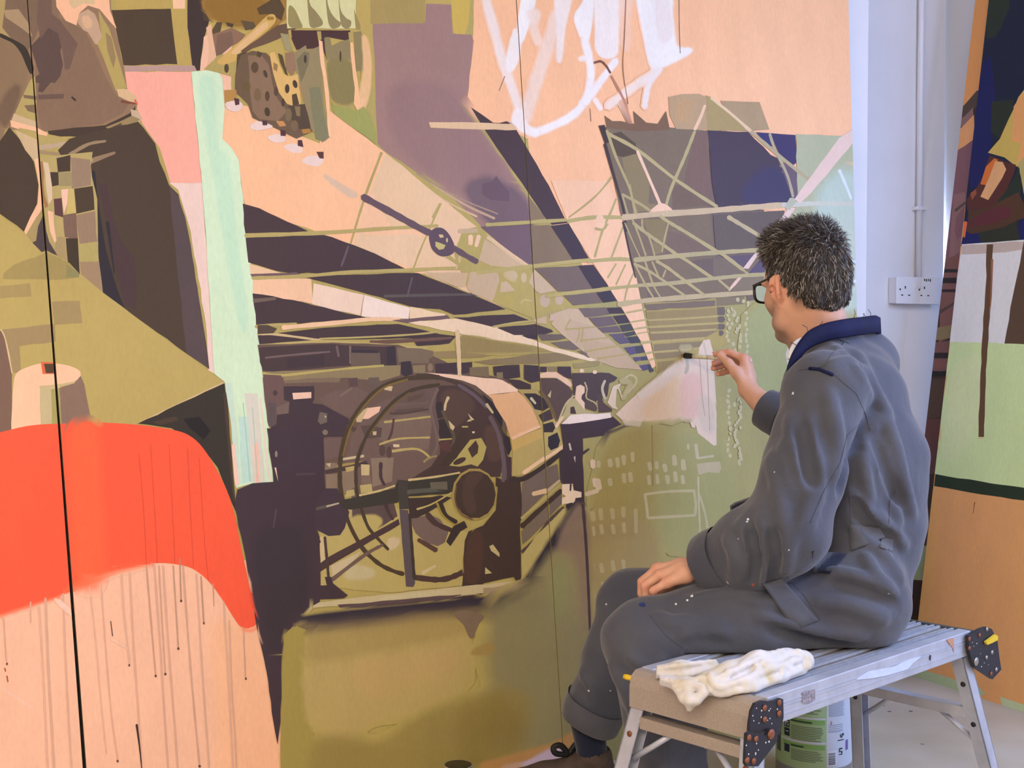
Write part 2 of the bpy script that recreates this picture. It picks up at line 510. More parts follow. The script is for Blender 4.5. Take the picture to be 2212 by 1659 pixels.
def assign_levels(sh):
    done = []
    for s in sh:
        lv = 0; a = s['bb']
        for b, l in done:
            if l >= lv and a[0] < b[2] and a[2] > b[0] and a[1] < b[3] and a[3] > b[1]: lv = l + 1
        s['lv'] = lv; done.append((a, lv))

def clip_tri(poly, al, line, keep):
    """clip a convex polygon (pixel pts + alpha) by a seam given as x = f(y); keep side -1 left / +1 right"""
    f = lambda q: keep * (q[0] - (line[0] + line[1] * q[1]))
    op, oa = [], []
    n = len(poly)
    for i in range(n):
        p, q = poly[i], poly[(i + 1) % n]; fp, fq = f(p), f(q)
        if fp >= 0: op.append(p); oa.append(al[i])
        if (fp >= 0) != (fq >= 0):
            t = fp / (fp - fq); op.append(p + (q - p) * t); oa.append(al[i] + (al[(i + 1) % n] - al[i]) * t)
    return op, oa

LAYER = 0.00002
def lay_paint(sh, board, seams_l, seams_r, parent):
    """one child mesh for each painted motif on this board"""
    groups = []
    for s in sh:
        if s['g'] not in groups: groups.append(s['g'])
    for k in groups:
        V, Fc, C = [], [], []
        for s in sh:
            if s['g'] != k: continue
            h = 0.0004 + LAYER * s['lv']
            for tri, ct in zip(s['tr'], s['ct']):
                poly, a = list(tri), list(ct)
                for ln, kp in ((seams_l, 1), (seams_r, -1)):
                    if ln is not None and poly: poly, a = clip_tri(poly, a, ln, kp)
                if len(poly) < 3: continue
                i0 = len(V)
                for q, aa in zip(poly, a):
                    V.append(board.pt(board.uv(q[0], q[1]), h)); C.append((*aa, 1.0))
                f = list(range(i0, len(V)))
                if np.dot(np.cross(V[i0 + 1] - V[i0], V[i0 + 2] - V[i0]), board.n) < 0: f = f[::-1]
                Fc.append(f)
        if not Fc: continue
        me = bpy.data.meshes.new(k)
        me.from_pydata([tuple(v) for v in V], [], Fc); me.update()
        at = me.color_attributes.new('paint', 'FLOAT_COLOR', 'POINT')
        at.data.foreach_set('color', np.array(C, dtype=np.float32).ravel())
        tag(link_mesh(k, me, M_paint, parent), kind='stuff')

M_ply = mat('raw board', '#8f7a5c', 0.75, var=0.1, vscale=30)
def board_slab(name, board, corners_uv, parent, thick=0.018, m=None):
    bm = bmesh.new()
    add_prism(bm, [board.pt(c, 0.0) for c in corners_uv], -board.n * thick)
    return bm_obj(name, bm, m or M_ply, parent)

MURAL_TXT = """
@painted_ground
p #b4a35f -400,-300 2000,-300 2000,1900 -400,1900
p #a79c62 1262,640 2000,640 2000,1900 1275,1900 1262,1100
p #f8be90 1032,-300 2000,-300 2000,640 1560,640 1300,640 1250,560 1150,430 1140,300 1005,240 1022,75
p #bca55b 430,-300 1034,-300 1005,85 978,75 700,260 640,200 440,150
p #cdb055 968,-300 1034,-300 1012,50 1000,84 980,70 975,10
p #a99357 800,-300 918,-300 918,52 800,52
@painted_sky_patches
p #f6c1a2 -400,1210 560,1210 580,1450 605,1600 605,1900 -400,1900
f #f7bd94 30 0.8 470,1360 540,1380 575,1480 598,1620 600,1800 500,1800 480,1560
p #bda45c 225,-300 405,-300 416,145 268,145 255,80
p #4e3f30 240,22 369,19 383,139 267,141 256,90
p #f3c6a0 371,-200 402,-200 400,19 374,19
p #3f3330 402,-300 430,-300 452,45 440,85 432,152 425,153 415,140 405,60
p #b9998f 268,142 420,142 425,153 270,155
p #ffb09c 270,155 413,155 436,395 368,395 345,320 308,268 296,235 275,195
p #ecd0c3 366,395 436,395 464,808 450,800 445,700 428,600 412,500 385,410
p #f2c2a2 440,80 470,60 500,90 500,230 480,230 476,165 432,152
p #4e3f30 430,-100 432,0 452,45 440,45
@painted_big_shapes
p #fbc194 482,225 540,230 560,265 640,290 690,310 713,240 830,328 1010,475 1142,572 1142,600 900,590 720,515 530,445 524,420 515,345 500,320 478,300
p #a07e74 805,52 918,50 920,8 975,10 978,73 1018,75 1023,88 1005,240 1090,350 1146,440 1150,572 1140,575 1040,490 960,410 830,326 815,310 812,240 810,150
f #957570 22 0.8 850,200 965,200 1060,340 1110,430 1000,410 870,310
f #705c62 18 0.9 1010,410 1060,390 1135,440 1142,545 1060,480
p #6b555c 1042,398 1062,392 1072,380 1082,395 1100,415 1100,435 1060,432 1040,420
p #735d63 1037,490 1150,474 1150,572 1130,566 1080,527
s #c0a280 5 930,395 1000,440 1068,472
s #a58c74 3 900,375 985,425 1075,462
s #d3b58b 4 870,365 955,430 1030,468
@painted_worker
p #95785c -400,-300 225,-300 240,25 256,90 267,140 275,195 294,212 296,232 280,255 200,275 90,285 70,280 0,280 -400,280
p #b09a64 -400,-300 90,-300 80,0 60,40 60,100 30,92 0,78 -400,60
p #7d6652 20,-100 82,-100 85,60 60,110 30,90 5,60 10,20
p #ab9270 8,22 40,20 60,48 70,80 48,62 12,38
p #876d57 85,-100 125,-100 128,40 150,45 185,70 205,110 230,170 250,205 278,225 265,245 220,268 90,285 80,240 75,150 85,95
p #f6c19a 118,-100 225,-300 238,25 252,62 240,50 215,20 190,12 172,28 165,55 142,45 122,15
p #d9bd92 135,-100 200,-100 205,10 178,8 160,20 150,10
p #c5a588 170,30 190,20 205,30 213,50 220,80 215,98 205,95 190,70 180,65 168,50
f #dcb48e 4 178,40 190,36 198,54 186,60
p #b5a260 213,22 222,40 235,60 250,110 262,150 274,190 250,197 240,170 225,130 210,95 220,80 215,50
p #99825a 228,70 240,80 250,125 245,148 232,110
p #5e4a44 95,60 110,58 125,70 135,95 130,110 136,140 130,165 118,180 110,178 100,190 92,200 82,198 85,180 75,178 72,170 85,160 72,120 66,100 85,80
p #735b4f 84,-100 110,-100 112,30 130,45 150,72 168,95 160,118 150,150 140,150 135,110 125,72 105,60 88,84 80,50
p #6b554b 82,205 138,203 137,213 83,215
s #3a2f2a 4 155,210 163,217
p #8c7458 -400,60 0,80 30,92 48,115 62,155 55,185 40,230 20,265 0,310 -400,640
f #6e5848 12 0.8 0,240 20,200 40,190 30,230 10,270
c #38302a 0,72 30,86 55,102 68,130 73,150 66,160 56,140 45,115 28,94 0,80
p #b5a366 66,172 76,165 80,285 50,272 30,250 45,215
p #7d6750 50,205 80,208 80,216 52,212
p #7d6750 52,228 78,226 80,246 60,240
p #cdb48e 30,245 55,255 80,263 80,282 60,285 24,262
p #f4c09a 22,260 80,276 103,288 100,297 70,288 24,274
p #453830 103,283 160,276 228,270 280,245 292,230 293,248 240,275 200,298 130,295 105,290
p #d9b98e 252,193 272,192 294,208 297,222 280,220 256,208
s #7d4a35 6 3 262,219 280,222 292,224
s #e2664a 4 3 291,216 297,226
p #cdb494 282,236 298,240 308,256 300,264 284,250
p #9c865e 228,275 260,262 285,250 303,258 298,262 262,272 240,282
s #5f5140 5 235,281 262,268
p #46392e -400,-100 -400,900 0,462 53,502 66,470 80,440 83,400 73,350 50,310 20,275 0,305 -60,420
p #b4a366 40,276 80,284 82,300 50,296
p #cdb48c 32,280 82,302 86,340 74,348 55,325
p #b5a366 82,290 130,298 136,310 86,316
s #bba58a 11 8 86,319 125,314 165,305 200,292
s #a08a6a 7 84,328 120,332 135,332
p #4b3d31 150,300 232,278 298,263 309,275 320,290 335,310 345,350 365,400 385,420 395,470 410,520 420,600 435,680 445,740 452,797 400,762 300,690 222,632 212,560 205,440 190,370 140,350 125,325
s #9a8468 9 5 150,335 190,312 228,305
s #927b62 14 6 160,362 205,345 248,330
s #a9975f 9 5 165,352 200,346
p #57494a 366,400 385,425 400,470 412,530 422,600 437,690 447,760 451,797 402,762 395,700 385,600 375,500
p #4a373a 212,395 232,400 245,470 262,520 290,560 295,620 293,668 270,660 255,600 235,500
p #2d2a33 194,368 205,370 212,440 225,520 240,580 255,630 270,668 220,632 214,560 205,450
s #2d2a33 8 3 232,480 240,540 247,590
p #b6a46a 84,340 200,328 196,360 210,430 213,560 222,632 170,592 130,557 100,522 95,440
p #453830 122,342 152,335 152,370 125,372
p #98816a 152,340 195,345 196,400 155,408
p #44382f 108,372 126,372 127,400 112,403
p #9c8f66 127,372 153,372 157,402 128,402
p #4a3c2e 160,408 200,402 204,453 165,462
p #f0c4ac 132,410 148,408 145,440 138,462 134,430
p #c9b56e 150,408 160,408 164,460 144,462
p #5c3f3f 116,430 133,428 137,470 118,464
p #7a6152 136,465 164,460 168,520 140,512
p #9a8068 164,465 205,456 210,522 172,527
p #a99468 120,512 140,512 145,565 118,548
p #3f3528 142,515 168,515 172,592 147,572
p #b3a566 170,528 212,522 212,565 172,565
p #a08769 172,566 214,565 221,630 175,592
p #f2c19c 74,345 86,340 92,430 95,445 76,475 56,507 52,500 65,470 81,440 84,400
p #a57850 86,348 92,350 96,420 104,445 98,450 92,430
p #d9c4a4 93,350 104,352 112,400 113,430 105,442 99,400
p #efc2a0 103,455 115,458 122,520 118,525 108,500
p #a99563 94,450 82,490 80,518 40,527 15,557 2,574 28,532 56,507 78,470
p #4c4044 95,460 100,500 106,522 124,552 112,547 100,540 60,562 25,582 -20,588 -20,578 25,545 78,520 82,490
@painted_floor_wedge
p #baa663 -400,460 0,465 55,507 90,545 102,543 130,558 170,592 225,634 300,690 400,764 485,826 300,916 200,930 0,950 -400,980
p #a4925a 30,572 100,545 150,568 172,592 170,600 115,605 6,603 8,590
p #8f8a5a 145,572 172,592 170,598 142,600
p #a8945f 0,618 65,612 68,640 0,645
p #a38f60 112,652 172,650 178,698 118,702
p #a28c62 2,712 118,700 120,738 42,748 45,805 28,806 20,760
p #7d6253 -400,700 2,715 12,732 26,806 28,935 -400,980
s #d9bd92 3 2,712 12,735 26,806
s #d2b98a 3 300,914 395,868 486,825
c #f6c7a2 29,832 36,806 60,793 95,784 140,788 166,797 174,806 170,818 150,829 129,836 133,880 134,925 70,935 28,940 26,880
p #c6b68a 86,838 128,836 134,920 88,928
p #a9a060 110,842 128,838 134,920 112,924
p #8a7060 128,838 160,828 174,812 182,830 200,925 134,930
s #c9b585 5 86,836 130,832 160,826
p #e06a45 88,782 120,783 119,808 92,808
p #54412f 95,786 116,786 116,806 99,806
@painted_red_form
p #37312a 297,915 485,828 490,880 500,985 509,1105 500,1085 470,1010 430,960 370,925
p #4b3b30 330,912 380,900 385,908 345,918
s #4a3d33 9 4 486,850 495,960 506,1080
p #241f20 395,905 430,900 455,930 440,950 410,925
c #ff5d3e -400,990 -60,945 60,920 140,915 220,913 300,918 380,930 415,945 440,970 465,1010 490,1060 506,1110 520,1180 535,1250 548,1320 554,1346 540,1356 520,1354 502,1330 480,1295 450,1255 415,1228 375,1218 330,1217 270,1230 180,1268 90,1300 0,1327 -60,1345 -400,1420
f #ff6a3f 25 0.7 160,940 200,930 210,1100 220,1240 175,1258 165,1100
f #ff7248 8 0.5 150,1275 260,1236 330,1220 250,1230 160,1262
b #ff6c48 14 10 0.6 0,1330 60,1310 130,1288
b #ff7a52 12 8 0.6 525,1358 540,1362 554,1356
@paint_drips
s #d09a85 3 66,1300 66,1345
s #c99a86 3 2 8,1335 12,1410 15,1432
s #d5a792 4 4 84,1310 92,1440 100,1600 104,1700
s #c29a88 5 5 98,1292 104,1440 112,1580 119,1700
s #cfa28f 4 4 136,1282 142,1440 150,1590 157,1700
s #d7ab92 3 3 193,1268 206,1380 220,1540 230,1628
s #cd9f8a 3 3 218,1262 228,1400 240,1540 254,1642
s #d2a58f 4 4 262,1240 268,1330 280,1436
s #d0a08c 4 4 280,1236 288,1390 300,1560 308,1700
s #a98270 4 3 316,1222 325,1330 336,1458
s #c99a88 4 4 333,1220 346,1400 356,1560 366,1700
s #b08a78 3 3 343,1222 352,1380 357,1456
s #c79c88 4 4 352,1222 364,1400 378,1580 386,1700
s #9a7866 3 3 374,1222 380,1320 385,1400
s #7d6052 3 3 388,1206 391,1296
s #b3907c 4 4 395,1222 408,1400 420,1540 431,1656
s #c9a18b 4 4 424,1240 436,1440 446,1580 454,1700
s #8a6b5c 3 3 434,1245 440,1345
s #9a7866 2 2 460,1260 462,1310
s #cba28a 4 4 483,1300 492,1450 500,1600 505,1700
s #c49a84 4 4 495,1340 500,1480 508,1600 512,1700
s #b08a74 3 3 526,1362 530,1465
s #3a2a26 5 2 295,1565 301,1610 306,1660
s #5a4038 2 2 239,1342 243,1374
s #b0503c 3 10,1443 12,1450
s #b0503c 3 15,1460 17,1473
e #6b4a40 15,1434 2 3
e #5f463d 336,1460 2.5 3
e #5f463d 357,1456 2.5 3
e #5f463d 385,1401 2.5 3
e #5f463d 391,1298 2.5 3
e #6b4a40 254,1644 2.5 3
e #6b4a40 279,1437 2 3
e #6b4a40 440,1346 2 3
e #5f463d 531,1466 2 3
e #5f463d 431,1655 3 3
f #f3d9cf 3 0.7 118,1293 140,1305 160,1330 150,1326 130,1308
b #f2d3c6 8 5 0.5 10,1490 70,1530
b #f2d3c6 5 5 0.5 240,1380 275,1400
s #e34f34 2 325,960 333,1090 340,1216
s #e34f34 2 365,960 372,1100 378,1216
s #e34f34 2 405,970 412,1120 418,1226
s #e34f34 2 430,990 440,1150 450,1254
s #e24d33 2 300,980 310,1100 316,1220
@painted_green_column
p #d3ecc8 413,155 470,152 480,170 485,230 480,300 500,320 515,345 524,420 540,560 555,660 572,830 592,1042 545,1044 510,1054 497,900 485,825 463,808 436,395
f #bfe6c6 8 0.7 432,180 460,180 466,310 490,350 506,480 530,680 520,700 486,520 455,330
p #c9e3cf 486,828 500,826 515,960 520,1045 510,1052 498,910
p #d9d6c6 528,850 556,850 572,1040 545,1043
p #f3c4b0 548,960 556,955 562,1042 552,1043
p #f4cdbb 500,960 508,960 516,1046 508,1050
p #bfe0d2 515,900 535,900 545,1040 522,1045
s #e9d6c6 5 562,860 577,1000 585,1040
s #a9c9b9 2 525,870 540,1040
s #a9c9b9 2 545,880 556,1040
@painted_bonnet_and_drapery
p #a37b3c 432,-300 625,-300 620,40 600,55 560,75 525,60 500,52 470,47 452,42 435,10
f #8d6a2c 14 0.8 450,0 560,0 590,40 520,55 470,40
p #59472f 555,18 600,-10 615,20 608,45 585,30 560,32
p #5b4c33 468,48 480,48 476,70 462,80 455,70
p #4f4030 488,48 505,52 502,60 490,56
p #5f5138 520,44 548,48 555,62 530,66
p #8d6d55 455,75 500,60 530,75 520,90 480,110 460,130
p #7d6250 470,75 500,68 505,95 470,125 465,115
p #e6b995 445,60 456,52 465,110 470,140 460,152 445,150 452,110
p #b3a05f 440,150 462,130 470,120 512,112 515,150 505,167 480,160
e #54452f 489,148 5 10
c #d2ac62 470,132 500,105 540,70 575,36 592,32 594,48 570,72 520,112 512,130 480,140
c #e0b982 500,112 540,75 572,48 578,58 545,88 515,116
s #9c7a33 8 6 578,40 590,40
s #8a6a30 5 4 512,128 560,85 600,55
p #6b543f 520,110 600,55 625,50 640,62 600,85 545,105 525,118
p #59492f 512,118 530,112 540,120 528,160 512,180 508,170
p #6f5a44 508,160 520,120 545,110 575,115 590,130 610,160 620,200 650,230 672,255 674,285 640,300 600,280 560,262 545,255 535,225 520,210 507,200
p #8a6f56 535,120 565,120 580,140 590,190 600,215 620,240 600,262 560,258 545,240 540,200
p #dcb56d 582,115 592,112 612,160 625,165 645,160 648,200 650,235 620,225 602,200 590,160
p #9a7a4c 590,135 600,140 598,155 590,150
p #b58a5a 645,140 655,170 672,235 674,265 660,230 645,190
p #b58a4a 484,195 510,194 512,210 505,220 486,232
p #5b4a30 600,115 610,120 622,165 616,160 605,135
p #55462f 556,110 566,116 562,125 554,122
e #5c4b33 550,146 8 12
e #4f4030 573,160 4 9 -20
e #55452f 577,208 5 11
e #5a4936 596,198 5 10
e #4f402e 611,222 4 9
e #4b3d2c 577,242 6 10 -10
e #4a3c2e 620,192 5 10
e #4a3c2c 637,182 5 9 -15
p #54432f 630,205 640,202 646,225 632,228
p #574738 622,230 640,226 664,225 672,258 668,285 650,282 630,260
p #8a7550 636,230 648,230 648,252 640,250
e #7d6a4a 623,248 7 14
e #7a6549 636,272 8 12
p #c98f56 596,262 612,262 618,272 604,274
p #b3823f 650,280 668,278 672,286 655,290
e #6b5a35 533,187 8 12
e #7a6445 556,205 8 14
p #d9d49a 622,-300 766,-300 768,20 772,62 620,62 618,30
c #9a8d58 625,12 636,20 648,45 652,60 625,58 622,30
c #94875a 660,-60 668,5 682,25 696,45 694,56 672,60 666,35
c #94875a 700,-60 708,10 722,38 736,50 730,60 714,60 706,30
c #94875a 728,-60 734,15 746,38 758,46 755,60 742,60 734,40
p #a08d55 764,20 778,55 778,64 768,62
p #4e3531 622,66 756,66 758,90 705,80 690,112 680,105 640,108 632,90
p #4c3a3c 690,70 700,70 715,110 706,130 698,110
p #978861 630,118 660,98 664,110 690,100 696,180 700,230 712,290 696,308 672,280 652,200 640,150
p #83805e 668,190 690,188 704,270 712,296 700,306 682,300 674,250
p #7d7354 640,130 656,112 668,115 666,140 650,180
p #8f8158 700,82 712,80 716,100 735,90 754,85 760,150 768,215 716,215 706,150
f #8b7e4e 10 712,140 755,140 765,215 720,215
p #a2996e 605,72 620,75 630,100 632,112 616,108
p #98785c 616,115 634,112 640,150 630,165 618,150
p #f6c598 688,86 696,90 706,170 712,235 718,300 710,295 700,190 690,120
p #f3c08d 756,92 762,92 768,150 776,205 780,225 772,240 764,225 766,190 757,120
p #8f8156 764,70 780,68 785,150 770,155
p #b7a05f 622,66 628,64 630,82 624,84
p #b7a05f 684,68 693,68 694,86 687,88
p #b7a05f 752,70 761,70 761,90 754,90
f #efc08f 5 0.8 784,80 796,100 800,160 792,220 776,240 778,200 786,150
e #4a3a30 659,128 3 9
e #4a3a30 735,122 2 12
p #9fa05a 716,225 770,240 785,230 800,250 812,290 812,312 760,275 720,245
@painted_cones
c #e8cfc3 488,222 510,218 524,226 516,240 498,240 488,232
p #54363a 505,212 516,214 517,226 508,228
c #ecd3c6 540,272 556,262 580,268 588,275 560,282 545,280
p #54363a 566,261 577,261 577,271 567,271
c #ecd3c6 577,296 600,290 616,296 614,306 592,308
p #54363a 605,280 617,283 617,294 606,294
c #ecd3c6 613,316 635,310 652,318 650,330 628,328
p #54363a 643,303 652,303 655,318 643,315
c #ecd3c6 652,346 675,336 698,343 690,358 665,356
p #5a3a38 683,328 699,328 699,343 690,342
f #c9b8a2 5 0.7 700,378 730,395 770,420 755,424 715,395
"""
